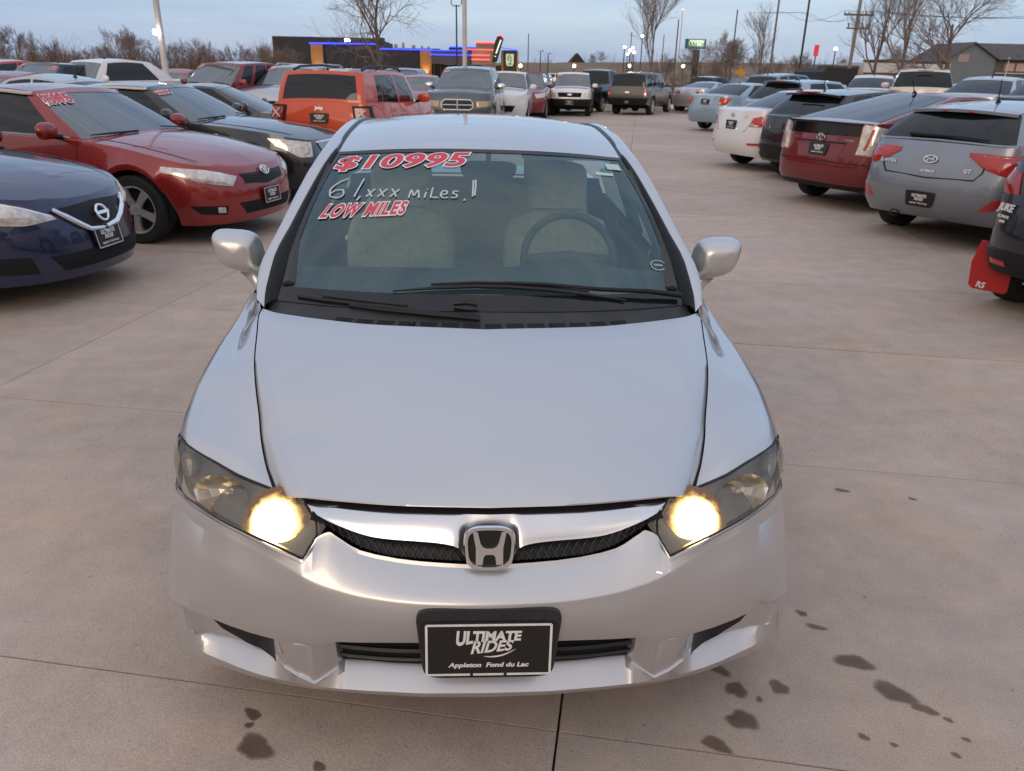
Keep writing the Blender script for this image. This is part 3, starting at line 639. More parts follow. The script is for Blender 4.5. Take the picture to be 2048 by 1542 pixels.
BND = pch([0, .16, .21, .40, .62, .80, .93, 1.0, 1.35, 1.7, 2.1, 2.6], [(.726, 1.065, .925), (.735, 1.16, .978), (.735, 1.25, 1.025), (.704, 1.45, 1.125), (.672, 1.65, 1.216), (.640, 1.85, 1.298), (.618, 1.95, 1.337), (.610, 2.02, 1.352), (.600, 2.35, 1.403), (.594, 2.75, 1.424), (.585, 3.1, 1.408), (.58, 3.5, 1.285)])
def pillar():
    rows = []
    for t in np.linspace(0, 2.6, 52):
        a = BND(t)[0]; c = PIL(t)[0]; r = [a + np.array([.001, 0, -.012])]
        for f in (0, .25, .5, .75, 1): r.append(a + (c-a)*f + np.array([.012, 0, .016])*math.sin(math.pi*f))
        r.append(c + np.array([.004, 0, -.012])); r.append(c + np.array([-.012, 0, -.022])); rows.append(r)
    return rows
sym('roof_rail', pillar, SILVER, ang=70)
MOULD = pch([0, .4, .8, 1.2, 1.7], [(.604, 1.955, 1.334), (.597, 2.3, 1.395), (.590, 2.7, 1.420), (.582, 3.1, 1.406), (.575, 3.48, 1.29)])
def roofmould():
    rows = []
    for t in np.linspace(0, 1.7, 26):
        a = MOULD(t)[0]; rows.append([a + np.array([-.014, 0, -.002]), a + np.array([-.008, 0, .004]), a + np.array([.010, 0, .004]), a + np.array([.016, 0, -.006])])
    return rows
sym('roof_moulding', roofmould, TRIM)
RC = pch([0, .1, .3, .5, .7, .88, 1.0], [(0, 1.862, 1.371), (0, 2.0, 1.405), (0, 2.3, 1.444), (0, 2.65, 1.459), (0, 3.0, 1.452), (0, 3.3, 1.40), (0, 3.48, 1.335)])
RE = pch([0, .1, .3, .5, .7, .88, 1.0], [(.594, 1.954, 1.338), (.590, 2.06, 1.362), (.584, 2.33, 1.399), (.578, 2.67, 1.419), (.570, 3.0, 1.410), (.565, 3.3, 1.355), (.562, 3.46, 1.295)])
def roof_pt(s, t):
    a = abs(s); c = RC(t)[0]; e_ = RE(t)[0]
    return np.array([e_[0]*s, c[1]+(e_[1]-c[1])*a**2, c[2]+(e_[2]-c[2])*a**2.3])
MB().grid(np.array([[roof_pt(s, t) for s in np.linspace(-1, 1, 25)] for t in np.linspace(0, 1, 30)])).obj('roof', SILVER, hero)
MB().grid(np.array([[roof_pt(s*1.02, t) - [0, 0, .03] for s in np.linspace(-1, 1, 9)] for t in np.linspace(0.03, 1, 8)])).obj('roof_lining', mat('headliner', (.30, .28, .25), .9), hero)
# --- cowl with vents, wipers
def cowl_pt(s, f):
    a = hood_pt(s*1.0, 1.0) + np.array([0, .004, -.010]); b = wind(s*.985, .0, .003) + np.array([0, .012, .004])
    return a + (b-a)*f + np.array([0, 0, -.012])*math.sin(math.pi*f)
cw = MB().grid(np.array([[cowl_pt(s, f) for s in np.linspace(-1.0, 1.0, 41)] for f in np.linspace(0, 1, 6)])).obj('cowl', mat('cowl_plastic', (.030, .031, .034), .5, noise=(7, .25)), hero)
b = MB()
for grp in np.arange(-.66, .66, .095):
    for k in range(9):
        for j in range(3):
            s = grp + k*.0085; f = .16 + j*.12
            p = cowl_pt(s, f); q = cowl_pt(s+.003, f+.09); p[2] += .0014; q[2] += .0014
            d = np.array([.0022, 0, 0]); b.add([p-d, p+d, q+d, q-d], [(0, 1, 2, 3)])
b.obj('vent_slots', DARK, cw, smooth=False)
for x in (-.23, .22):
    MB().lathe([(.006, 0), (.006, .008), (.004, .012), (.0005, .012)], 10, 'z', tuple(cowl_pt(x/.73, .30))).obj('washer_nozzle', TRIM, cw)
def wpt(x, y, z): return np.array([x, y, z])
def proj_w(s, t, h): return wind(s, t, h)
def wiper(arm, blade):
    w = MB().tube([proj_w(*q) for q in arm], [.010, .0085, .0075, .0065, .005][:len(arm)], 8).obj('wiper', BLACK, hero)
    bl = MB(); pts = [proj_w(*q) for q in blade]
    bl.tube(pts, [.003, .006, .008, .009, .008, .006, .003][:len(pts)], 6); bl.obj('wiper_blade', mat('wiper_rubber', (.012, .012, .013), .5), w)
    bl = MB(); bl.tube([proj_w(s, t+.004, h+.012) for s, t, h in blade[1:-1]], .005, 6); bl.obj('wiper_frame', TRIM, w)
wiper([(.97, .030, .020), (.80, .055, .026), (.55, .075, .026), (.30, .098, .028), (.10, .108, .026)], [(-.43, .078, .008), (-.25, .095, .010), (-.05, .105, .012), (.12, .105, .012), (.30, .095, .010), (.50, .068, .010), (.68, .035, .010)])
wiper([(-.02, -.035, .006), (-.2, -.024, .008), (-.45, -.010, .008), (-.62, .002, .008)], [(-.12, -.018, .006), (-.35, .0, .006), (-.55, .012, .006), (-.75, .022, .006), (-.88, .028, .006)])
MB().tube([proj_w(-.14, .018, .02), proj_w(-.08, .016, .026), proj_w(-.03, .012, .022)], .010, 8).obj('wiper_hinge', TRIM, hero)
# --- door mirrors
for s in (1, -1):
    V = []; F = []; nu, nv = 26, 15
    for i in range(nv):
        ph = math.pi*(i/(nv-1))
        for k in range(nu):
            th = 2*math.pi*k/nu
            cx = abs(math.cos(th))**(.55)*(1 if math.cos(th) > 0 else -1); cz = abs(math.sin(th))**(.60)*(1 if math.sin(th) > 0 else -1)
            r = math.sin(ph)**.55
            x = .094*cx*r; z = .084*cz*r; y = -.085*math.cos(ph) if ph < math.pi/2 else -.02*math.cos(ph)
            z += .022*(x/.094) if z < 0 else .004*(x/.094); x += .012*(z/.08)
            if z > 0: z *= .93
            V.append((s*(.935 + x), 1.575 + y, 1.005 + z))
    for i in range(nv-1):
        for k in range(nu):
            f = (i*nu+k, i*nu+(k+1) % nu, (i+1)*nu+(k+1) % nu, (i+1)*nu+k); F.append(f if s < 0 else tuple(reversed(f)))
    mi = obj('door_mirror', V, F, SILVER, hero, ang=80)
    MB().tube([(s*.905, 1.572, .935), (s*.885, 1.565, .90), (s*.855, 1.55, .865)], [.040, .028, .034], 12).obj('mirror_foot', SILVER, mi, ang=80)
    MB().prism([(x*.078, y*.062) for x, y in rr(1, 1, 3, 28)], 0, .004, Matrix.Translation((s*.935, 1.600, 1.005)) @ Matrix.Rotation(R_(90), 4, 'X')).obj('mirror_glass', CHROME, mi)
# --- sides: doors, windows, tail
BELT = pch([1.42, 2.2, 3.0, 3.6, 4.2, 4.45], [(.868, .880), (.876, .905), (.876, .93), (.868, .95), (.80, .95), (.70, .93)])
def side_panel(y0, y1, n=10):
    def fn():
        rows = []
        for y in np.linspace(y0, y1, n):
            x, z = BELT(y)[0]; ar = abs(y-3.585); zb = .21
            if ar < .345: zb = max(zb, math.sqrt(.345**2-ar**2)+.312)
            taper = float(smooth01((y-3.95)/.55))
            rows.append([np.array([x*px_ + (0 if k else 0), y, zb+(z-zb)*f]) for k, (f, px_) in enumerate(((0, .965), (.08, .985), (.3, 1.0), (.55, 1.004), (.75, 1.0), (.86, .985), (.94, 1.0), (1.0, .985)))] + [np.array([x*.94, y, z+.018]), np.array([x*.905, y, z+.03 + (0.012 if y < 3.4 else .06*float(smooth01((y-3.4)/.3)))])])
        return rows
    return fn
for y0, y1 in ((1.426, 2.40), (2.406, 3.34)):
    for d in sym('door', side_panel(y0, y1), SILVER, ang=60):
        sg = 1 if d.data.vertices[0].co.x > 0 else -1
        x, z = BELT(y1-.14)[0]
        MB().tube([(sg*(x*.99+.004), y1-.23, z-.10), (sg*(x+.028), y1-.19, z-.098), (sg*(x+.028), y1-.10, z-.094), (sg*(x*.99+.004), y1-.06, z-.092)], .010, 8).obj('door_handle', SILVER, d)
for d in sym('quarter_panel', side_panel(3.346, 4.45, 26), SILVER, ang=60): pass
TAIL = [[(x*s_, 4.45+.05*(1-(x/.7)**2), z) for s_ in (1,) for x in np.linspace(-.70, .70, 13)] for z in (.25, .45, .62, .80, .93)]
MB().grid(np.array(TAIL), flip=False).obj('rear_bumper', SILVER, hero)
MB().grid(np.array([[(x*(.70 if y > 4.3 else .80 - .1*(y-3.7)/.6)/.8, y, (z + .02*(1-(x/.8)**2)) if abs(x) < .81 else .90) for x in [-.84] + list(np.linspace(-.8, .8, 13)) + [.84]] for y, z in ((3.70, 1.035), (3.78, 1.035), (4.0, 1.04), (4.25, 1.035), (4.44, 1.01), (4.48, .93))])).obj('trunk_lid', SILVER, hero)
MB().grid(np.array([[(x*(.565+.10*t), 3.47+.36*t-.05*x*x, 1.325-.29*t - .03*x*x) for x in np.linspace(-1, 1, 13)] for t in np.linspace(0, 1, 6)])).obj('rear_window', glass('rear_glass', (.55, .62, .60), 1.0), hero)
for s in (1, -1):
    obj('tail_light', [(s*.45, 4.505, .74), (s*.69, 4.46, .74), (s*.82, 4.2, .76), (s*.82, 4.2, .90), (s*.69, 4.46, .90), (s*.45, 4.505, .90)], [(0, 1, 4, 5), (1, 2, 3, 4)], REDLENS, hero)
    for y0, y1 in ((1.30, 2.36), (2.44, 3.30)):
        rows = []
        for y in np.linspace(y0, y1, 10):
            x, z = BELT(max(1.42, y))[0]; tq = np.interp(y, [1.12, 1.25, 1.45, 1.65, 1.85, 2.02, 2.35, 2.75, 3.1, 3.5], [0, .2, .42, .62, .82, 1.0, 1.35, 1.7, 2.1, 2.6]); rp = PIL(tq)[0]
            lo = np.array([x*.905, y, z+.02]); hi = np.array([rp[0]-.006, y, rp[2]-.02])
            if hi[2] < lo[2]+.01: hi[2] = lo[2]+.01
            rows.append([(lo+(hi-lo)*f + np.array([.012*math.sin(math.pi*f), 0, 0]))*[s, 1, 1] for f in np.linspace(0, 1, 5)])
        MB().grid(np.array(rows), flip=s < 0).obj('side_window', glass('side_glass', (.60, .70, .67), .9), hero)
    MB().tube([(s*.80, 2.40, .93), (s*.640, 2.40, 1.33)], .030, 6).obj('door_pillar', BLACK, hero)
# --- wheels and underside
def wheel_meshes(R, w, spokes, rimR, tag_):
    b = MB().lathe([(rimR, -w/2+.01), (R*.93, -w/2), (R*.985, -w/2+.02), (R, -w/4), (R, w/4), (R*.985, w/2-.02), (R*.93, w/2), (rimR, w/2-.01), (rimR-.015, w/2-.04), (rimR-.02, -w/2+.04), (rimR, -w/2+.01)], 36, 'x')
    tyre = b.mesh('tyre', RUBBER, ang=50)
    b = MB().lathe([(rimR, w/2-.012), (rimR*.95, w/2-.010), (rimR*.90, w/2-.03), (rimR*.88, 0), (rimR*.86, -w/2+.03)], 30, 'x')
    for k in range(spokes):
        t = 2*math.pi*k/spokes; c, s_ = math.cos(t), math.sin(t)
        for off in ((0,) if spokes <= 6 else (0,)):
            V = []
            for r, hw, xx in ((rimR*.20, rimR*.15, w/2-.022), (rimR*.55, rimR*.135, w/2-.014), (rimR*.92, rimR*.19, w/2-.022)):
                for sg, dx in ((-1, 0), (1, 0), (1, -.03), (-1, -.03)): V.append((xx+dx, r*c - sg*hw*s_, r*s_ + sg*hw*c))
            F = []
            for i in range(2):
                for j in range(4): F.append((i*4+j, i*4+(j+1) % 4, (i+1)*4+(j+1) % 4, (i+1)*4+j))
            b.add(V, F)
    b.lathe([(rimR*.24, w/2-.05), (rimR*.23, w/2-.012), (rimR*.12, w/2-.005), (.001, w/2-.005)], 16, 'x')
    rim = b.mesh('rim', ALLOY, ang=30)
    b = MB().lathe([(rimR*.86, -.01), (rimR*.70, 0), (.02, .005)], 20, 'x'); br = b.mesh('brake_disc', mat('brake_dark', (.05, .048, .046), .5, .4), ang=30)
    return tyre, rim, br
WHEELS = {'a': wheel_meshes(.315, .205, 5, .215, 'a'), 'b': wheel_meshes(.335, .22, 5, .235, 'b'), 'c': wheel_meshes(.375, .25, 5, .235, 'c'), 'd': wheel_meshes(.315, .205, 7, .215, 'd')}
def add_wheel(parent, kind, x, y, r, flip):
    ty, ri, br = WHEELS[kind]; s = r/{'a': .315, 'b': .335, 'c': .375, 'd': .315}[kind]
    M = Matrix.Translation((x, y, r)) @ Matrix.Rotation(math.pi if flip else 0, 4, 'Z') @ Matrix.Rotation(random.uniform(0, 2), 4, 'X') @ Matrix.Scale(s, 4)
    w = put('wheel', ty, parent, M); put('rim', ri, w); put('brake_disc', br, w); return w
for s in (1, -1):
    for y in (.885, 3.585): add_wheel(hero, 'd', s*.765, y, .315, s < 0)
MB().box((0, 2.3, .30), (1.34, 4.1, .16)).box((0, .75, .48), (1.18, .95, .34)).box((0, 3.8, .5), (1.15, 1.0, .4)).obj('underbody', DARK, hero, smooth=False)
# --- interior
BEIGE = mat('beige_cloth', (.52, .44, .34), .9, noise=(30, .15), bump=(200, .3)); DASH = mat('dashboard_plastic', (.075, .078, .075), .6, noise=(20, .15))
ds = MB(); ds.grid(np.array([[(x, 1.06 + .45*f - .13*(1-f)*0 + .10*(x/.68)**2*(1-f), .935 + .035*math.sin(2.4*f) + (.045*math.exp(-((x-.34)/.17)**2)*smooth01(f*1.5))) for x in np.linspace(-.68, .68, 29)] for f in np.linspace(-.22, 1, 12)]))
ds.grid(np.array([[(x, 1.51 + .05*f, .958 - .40*f) for x in np.linspace(-.68, .68, 9)] for f in np.linspace(0, 1, 4)])); ds.obj('dashboard', DASH, hero)
sw_ = MB(); cwh = np.array([.36, 1.66, .965]); tl = R_(26)
ring = [cwh + np.array([.185*math.cos(t), .185*math.sin(t)*math.sin(tl), .185*math.sin(t)*math.cos(tl)]) for t in np.linspace(0, 2*math.pi, 37)]
sw_.tube(ring, .016, 10, cap=False); sw_.tube([cwh + np.array([-.18, 0, 0]), cwh + np.array([0, -.02, -.02]), cwh + np.array([.18, 0, 0])], [.018, .06, .018], 10); sw_.tube([cwh, cwh + np.array([0, -.05, -.17])], .02, 8); sw_.obj('steering_wheel', mat('wheel_grey', (.11, .105, .095), .6), hero)
def cushion(cx, w, y0, z0, z1, lean, thick, name, top_round=.5, parent=hero):
    rows = []; ns, nt_ = 17, 10
    for f in np.linspace(0, 1, nt_):
        row = []
        for k in range(ns):
            t = 2*math.pi*k/(ns-1); cx_, cy_ = math.cos(t), math.sin(t)
            sx = abs(cx_)**.55*(1 if cx_ > 0 else -1); sy = abs(cy_)**.7*(1 if cy_ > 0 else -1)
            nar = (1 - top_round*max(0, f-.70)**2/.09*.55) * (1 if f < .999 else .25); th = thick*(1 - .35*f)*(1 if f < .999 else .2)
            row.append((cx + w/2*nar*sx, y0 + lean*f + th*sy*.5, z0 + (z1-z0)*f))
        rows.append(row)
    return MB().grid(np.array(rows), flip=True).obj(name, BEIGE, parent, ang=80)
for cx in (-.36, .36):
    st = cushion(cx, .50, 2.00, .50, 1.10, .20, .17, 'front_seat')
    cushion(cx, .28, 2.20, 1.09, 1.30, .05, .11, 'headrest', .75, st)
    cushion(cx, .50, 1.80, .38, .56, .0, .50, 'seat_cushion', 0, st)
rs = cushion(0, 1.30, 2.95, .45, 1.08, .22, .18, 'rear_seat', .2)
for cx in (-.4, .4): cushion(cx, .26, 3.17, 1.07, 1.23, .04, .10, 'headrest', .35, rs)
MB().box((0, 2.3, .33), (1.5, 2.6, .04)).obj('cabin_floor', mat('carpet', (.13, .115, .095), .95), hero, smooth=False)
for s in (1, -1):
    MB().grid(np.array([[(s*.80, y, z) for z in (.35, .6, .88)] for y in (1.4, 2.2, 3.3)])).obj('door_lining', mat('door_lining_beige', (.24, .205, .16), .85), hero)
    MB().tube([(s*.66, 1.16, .97), (s*.665, 1.45, 1.10), (s*.62, 1.85, 1.28)], .028, 8).obj('pillar_lining', mat('pillar_lining_grey', (.05, .055, .055), .8), hero)
mr = MB(); mr.prism([(x*.115, y*.034) for x, y in rr(1, 1, 4, 24)], -.02, .02, Matrix.Translation((.03, 1.86, 1.29)) @ Matrix.Rotation(R_(90), 4, 'X')); mr.tube([(.03, 1.87, 1.31), (.03, 1.89, 1.36)], .012, 6); mr.obj('interior_mirror', mat('mirror_black', (.03, .032, .034), .4), hero)
for x in (-.34, .36): MB().box((x, 2.0, 1.335), (.36, .16, .012)).obj('sun_visor', mat('visor_beige', (.42, .39, .34), .85), hero, smooth=False)
MB().box((.0, 2.12, 1.36), (.16, .22, .03)).obj('roof_console', mat('visor_beige', (.42, .39, .34)), hero, smooth=False)
# --- stickers and writing on the windscreen
def on_wind(xy, quad, off=.004):
    """maps unit-square points onto a (s, t) quad of the windscreen: quad = lower left, lower right, upper right, upper left"""
    out = []
    for x, y in xy:
        q = np.array(quad); p = (1-x)*(1-y)*q[0] + x*(1-y)*q[1] + x*y*q[2] + (1-x)*y*q[3]; out.append(tuple(wind(p[0], p[1], off)))
    return out
def wind_text(name, s, m, quad, off, bold, shear=0.0, space=1.0, ref=None):
    xy, F = text_xy(s, 1.0, bold, shear, space); lo, hi = (xy.min(0), xy.max(0)) if ref is None else ref
    u = (xy-lo)/(hi-lo); return obj(name, on_wind(u, quad, off), F, m, ws, smooth=False), (lo, hi)
def strokes(name, lines, m, quad, wd, off):
    b = MB(); q = np.array(quad)
    sx = np.linalg.norm(wind(*q[1])-wind(*q[0])); sy = np.linalg.norm(wind(*q[3])-wind(*q[0]))
    for ln in lines:
        P = np.array(ln, float); k = np.arange(len(P)); P = pch(k, P)(np.linspace(0, k[-1], max(2, 5*len(P))))
        d = np.gradient(P*[sx, sy], axis=0); d /= np.linalg.norm(d, axis=1, keepdims=True)+1e-9
        nx = np.stack([-d[:, 1]/sx, d[:, 0]/sy], 1)*wd/2
        A = on_wind(P+nx, quad, off); B_ = on_wind(P-nx, quad, off); n = len(P)
        b.add(A+B_, [(i, n+i, n+i+1, i+1) for i in range(n-1)])
    return b.obj(name, m, ws, smooth=False)
QUAD_PRICE = [(-0.9273, 0.8113), (-0.09, 0.83), (-0.0761, 0.9666), (-0.9703, 0.9402)]
QUAD_LOW = [(-0.8903, 0.4616), (-0.4237, 0.4975), (-0.4197, 0.5831), (-0.8714, 0.5533)]
QUAD_HAND = [(-0.8991, 0.5922), (0.1023, 0.5992), (0.1217, 0.7759), (-0.9176, 0.7558)]
QUAD_ST1 = [(0.8316, 0.8782), (0.9277, 0.8742), (0.9282, 0.9291), (0.8308, 0.9276)]
QUAD_ST2 = [(0.7325, 0.822), (0.8484, 0.8185), (0.8541, 0.8406), (0.7383, 0.848)]
QUAD_OIL = [(0.8629, 0.1924), (0.9415, 0.1805), (0.9522, 0.2329), (0.8727, 0.2443)]
_, ref = wind_text('price_sticker', '$10995', REDINK, QUAD_PRICE, .0052, .026, .25, 1.05)
wind_text('price_sticker_outline', '$10995', WHITEVINYL, QUAD_PRICE, .0042, .064, .25, 1.05, ref)
_, ref = wind_text('low_miles_sticker', 'LOW MILES', REDINK, QUAD_LOW, .0052, .034, .22, 1.20)
wind_text('low_miles_sticker_outline', 'LOW MILES', WHITEVINYL, QUAD_LOW, .0042, .095, .22, 1.20, ref)
CHALK = mat('chalk_paint', (.50, .55, .58), .9)
hand = [[(.10, .95), (.05, .75), (.015, .40), (.03, .10), (.07, .06), (.10, .22), (.085, .42), (.05, .40), (.022, .25)],
        [(.195, .92), (.18, .5), (.165, .10)], [(.20, .14), (.185, -.05)],
        [(.235, .42), (.265, .10)], [(.275, .44), (.232, .10)], [(.300, .44), (.335, .10)], [(.345, .44), (.298, .10)], [(.372, .44), (.405, .10)], [(.415, .42), (.368, .10)],
        [(.475, .05), (.485, .38), (.503, .15), (.522, .38), (.535, .05)], [(.565, .06), (.57, .30)], [(.574, .40), (.577, .43)], [(.605, .48), (.60, .08), (.645, .08)], [(.66, .20), (.69, .22), (.69, .33), (.67, .35), (.655, .20), (.67, .07), (.70, .08)], [(.755, .33), (.73, .34), (.725, .24), (.75, .18), (.745, .08), (.715, .08)],
        [(.79, -.04), (.80, .02)], [(.835, .80), (.838, .50), (.84, .12)], [(.848, .82), (.852, .50), (.852, .16)]]
tag(strokes('mileage_writing', hand, CHALK, QUAD_HAND, .0066, .0046), kind='stuff')
GREENISH = mat('sticker_pale', (.45, .60, .57), .6)
for nm, qd in (('window_sticker', QUAD_ST1), ('window_sticker', QUAD_ST2)):
    obj(nm, on_wind([(0, 0), (1, 0), (1, 1), (0, 1)], qd, .0035), [(0, 1, 2, 3)], GREENISH, ws, smooth=False)
ringp = [(.5+.5*math.cos(t), .5+.5*math.sin(t)) for t in np.linspace(0, 6.2832, 30)]
strokes('oil_change_sticker', [ringp, [(.2, .56), (.8, .56)], [(.22, .44), (.78, .44)]], GREENISH, QUAD_OIL, .0028, .0036)
# ------------------------------------------------------------------ a builder for the other cars of the lot (y measured from the nose backwards, local +Y is forward)
BASE = dict(L=4.7, W=.90, H=1.46, gc=.20, R=.325, wk='a', fa=.95, ra=1.02, nf=2.7, nr=3.0, Lf=.62, Lr=.50,
            sh=[(0, .70), (.3, .76), (1.25, .94), (2.3, .98), (3.6, 1.01), (4.4, 1.05), (4.7, 1.0)],
            yc=1.30, yrf=2.15, yrr=3.15, yb=4.0, zrf=1.40, zrr=1.39, wr=.58, dW=.28, dT=.10, dR=.22,
            win=[(.05, .47), (.51, .88)], crown=[(0, .03), (.4, .075), (1.3, .06), (3.9, .04), (4.7, .03)], kind='sedan', clad=False, rwu=.875, rwh=(.05, .90), fo=(.06, 0, .0, .03, .10), ro=(.10, .02, 0, .02, .06),
            zf=(.20, .32, .50, .62), zs=(.20, .32, .55, .78), zr=(.27, .40, .60, .80))
SUV = dict(L=4.6, W=.92, H=1.70, gc=.24, R=.36, wk='b', nf=3.2, nr=4.5, Lf=.55, Lr=.30, sh=[(0, .88), (.25, .96), (1.2, 1.08), (2.5, 1.12), (4.0, 1.15), (4.6, 1.12)],
           yc=1.20, yrf=1.95, yrr=4.15, yb=4.50, zrf=1.64, zrr=1.60, wr=.63, dR=.16, dT=.10, win=[(.03, .34), (.37, .66), (.70, .93)], kind='suv',
           zf=(.26, .42, .62, .80), zs=(.26, .42, .66, .92), zr=(.32, .48, .70, .92), crown=[(0, .03), (.4, .07), (1.2, .06), (4.6, .03)], ro=(.10, .02, 0, .02, .05))
HATCH = dict(L=4.3, W=.89, H=1.47, sh=[(0, .70), (.3, .77), (1.2, .95), (2.3, 1.0), (3.6, 1.05), (4.3, 1.0)], yrr=3.70, yb=4.18, zrr=1.39, nr=3.2, Lr=.42, dR=.20, win=[(.04, .45), (.49, .84)], ra=.85,
             crown=[(0, .03), (.4, .07), (1.3, .06), (4.3, .03)], kind='hatch')
PICK = dict(L=5.0, W=.89, H=1.70, gc=.34, R=.36, wk='b', nf=4, nr=9, Lf=.45, Lr=.12, fa=.85, ra=1.15, sh=[(0, .93), (.25, 1.0), (1.3, 1.08), (3.0, 1.10), (5.0, 1.10)], yc=1.40, yrf=1.95, yrr=2.95, yb=3.15,
            zrf=1.64, zrr=1.64, wr=.64, dR=.06, dT=.06, dW=.18, win=[(.05, .90)], kind='pickup', zf=(.42, .56, .70, .84), zs=(.36, .50, .74, .94), zr=(.50, .62, .78, .95), crown=[(0, .02), (.4, .06), (1.3, .05), (5.0, .02)])

class Car:
    def __init__(s, **kw):
        d = dict(BASE); t = kw.pop('base', None)
        if t: d.update(t)
        d.update(kw); s.__dict__.update(d)
        s.shf = pch([a for a, b in s.sh], [b for a, b in s.sh]); s.crf = pch([a for a, b in s.crown], [b for a, b in s.crown])
        s.ya = s.fa; s.yr = s.L - s.ra
        s.zroof = pch([s.yrf, (s.yrf*.55+s.yrr*.45), s.yrr], [s.zrf, s.H-.035, s.zrr])
    def loc(s, x, y, z): return np.array([x, s.L/2-y, z])
    def wplan(s, y): return 1 - .045*((y-s.L*.52)/(s.L*.5))**2
    def zlev(s, k, y):
        if k == 4: z = float(s.shf(y)[0])
        else:
            a = float(smooth01(y/1.0)); b = float(smooth01((y-(s.L-.9))/.9)); z = s.zs[k] + (s.zf[k]-s.zs[k])*(1-a) + (s.zr[k]-s.zs[k])*b
        top = float(s.shf(y)[0])
        for yw in (s.ya, s.yr):
            r = s.R + .055
            if abs(y-yw) < r: z = max(z, min(s.R + math.sqrt(r*r-(y-yw)**2) + (.028*k if k < 4 else 0), top-.03*(4-k)))
        return z
    INS = (.06, .012, 0, .006, .055)
    def at(s, u, k):
        """point of level k at outline position u: 0 nose, 1..2 flank, 3 tail"""
        Wk = s.W - s.INS[k]; f = s.fo[k]; r = s.ro[k]
        if u <= 1:
            ph = u*math.pi/2; x = Wk*s.wplan(s.Lf)*math.sin(ph)**(2/s.nf); y = f + (s.Lf-f)*(1-max(0, math.cos(ph))**(2/s.nf))
        elif u < 2:
            y = s.Lf + (u-1)*(s.L-s.Lf-s.Lr); x = Wk*s.wplan(y)
        else:
            ph = (3-u)*math.pi/2; x = Wk*s.wplan(s.L-s.Lr)*math.sin(ph)**(2/s.nr); y = s.L - r - (s.Lr-r)*(1-max(0, math.cos(ph))**(2/s.nr))
        if 1 < u < 2:
            for yw in (s.ya, s.yr):
                dd = abs(y-yw)/(s.R+.16)
                if dd < 1 and k < 3: x += .016*float(smooth01((1-dd)*2.2))
                if dd < .9 and k == 0: x += .045*float(smooth01((1-dd)*5))
        return x, y, s.zlev(k, y)
    def P(s, u, z, sg=1):
        pts = [s.at(u, k) for k in range(5)]
        for k in range(4):
            a, b = pts[k], pts[k+1]
            if z <= b[2] or k == 3:
                t = (z-a[2])/max(1e-4, b[2]-a[2]); t = max(-.2, min(1.0, t)); return s.loc(sg*(a[0]+(b[0]-a[0])*t), a[1]+(b[1]-a[1])*t, z)
    def U(s, q):
        m, a, z = q; sg = 1
        if m == 'f':
            sg = 1 if a >= 0 else -1; w = min(1, abs(a)/((s.W-.01)*s.wplan(s.Lf))); return sg*math.asin(w**(s.nf/2))/(math.pi/2), z
        if m == 'r':
            sg = 1 if a >= 0 else -1; w = min(1, abs(a)/((s.W-.01)*s.wplan(s.L-s.Lr))); return sg*(3-math.asin(w**(s.nr/2))/(math.pi/2)), z
        return 1+(a-s.Lf)/(s.L-s.Lf-s.Lr), z
    def patch(s, lower, upper, off=.008, n=12, nz=4, sg=1, rear=False, bulge=0.0):
        lo = [s.U(q) for q in lower]; hi = [s.U(q) for q in upper]
        if rear:                                                    # run through the middle of the tail
            conv = lambda u: (3-u if u > 0 else -3-u)
            lo = [(conv(u), z) for u, z in lo]; hi = [(conv(u), z) for u, z in hi]
        f1 = np.array(lo); f2 = np.array(hi); t1 = np.linspace(0, 1, len(lo)); tt = np.linspace(0, 1, n); t2 = np.linspace(0, 1, len(hi))
        L_ = np.stack([np.interp(tt, t1, f1[:, 0]), np.interp(tt, t1, f1[:, 1])], 1); H_ = np.stack([np.interp(tt, t2, f2[:, 0]), np.interp(tt, t2, f2[:, 1])], 1)
        def pt(u, z):
            sgn = sg
            if u < 0: u = -u; sgn = -sg
            if rear: u = 3-u
            return s.P(min(3, max(0, u)), z, sgn)
        G = np.zeros((nz, n, 3))
        for i in range(nz):
            for j in range(n):
                q = L_[j] + (H_[j]-L_[j])*i/(nz-1); G[i, j] = pt(q[0], q[1])
        du = np.gradient(G, axis=1); dv = np.gradient(G, axis=0); nn = np.cross(du, dv); nn /= np.linalg.norm(nn, axis=2, keepdims=True)+1e-9
        c = G.mean((0, 1)) - np.array([0, 0, G[..., 2].mean()]); flip = (nn*c).sum() < 0
        if flip: nn = -nn
        bl = bulge*np.outer(np.sin(np.pi*np.linspace(0, 1, nz)), np.sin(np.pi*np.linspace(0, 1, n)))[..., None] if bulge else 0
        O = G + nn*(off+bl); I = G - nn*.012
        Q = np.zeros((nz+2, n+2, 3)); Q[1:-1, 1:-1] = O; Q[0, 1:-1] = I[0]; Q[-1, 1:-1] = I[-1]; Q[1:-1, 0] = I[:, 0]; Q[1:-1, -1] = I[:, -1]
        for a, b in ((0, 0), (0, -1), (-1, 0), (-1, -1)): Q[a, b] = I[a, b]
        return Q, flip
    def decal(s, name, m, parent, lower, upper, **kw):
        Q, fl = s.patch(lower, upper, **kw); return MB().grid(Q, flip=fl).obj(name, m, parent, ang=32)
    def frame(s, q, off=.01, sg=1):
        """a frame on the body: x to the reader's right, z outwards"""
        u, z = s.U(q); sgn = sg*(1 if u >= 0 else -1); u = abs(u); e = 1e-2
        p = s.P(u, z, sgn)
        if u < .02 or u > 2.98:
            p = s.P(0 if u < .5 else 3, z, 1); up = s.P(0 if u < .5 else 3, z+.03, 1)-p; x = Vector((-1, 0, 0)) if u < .5 else Vector((1, 0, 0)); y = Vector(up)
        else:
            a = s.P(max(0, u-e), z, sgn); b = s.P(min(3, u+e), z, sgn); y = Vector(s.P(u, z+.03, sgn)-p); x = Vector(b-a)
        zz = x.cross(y)
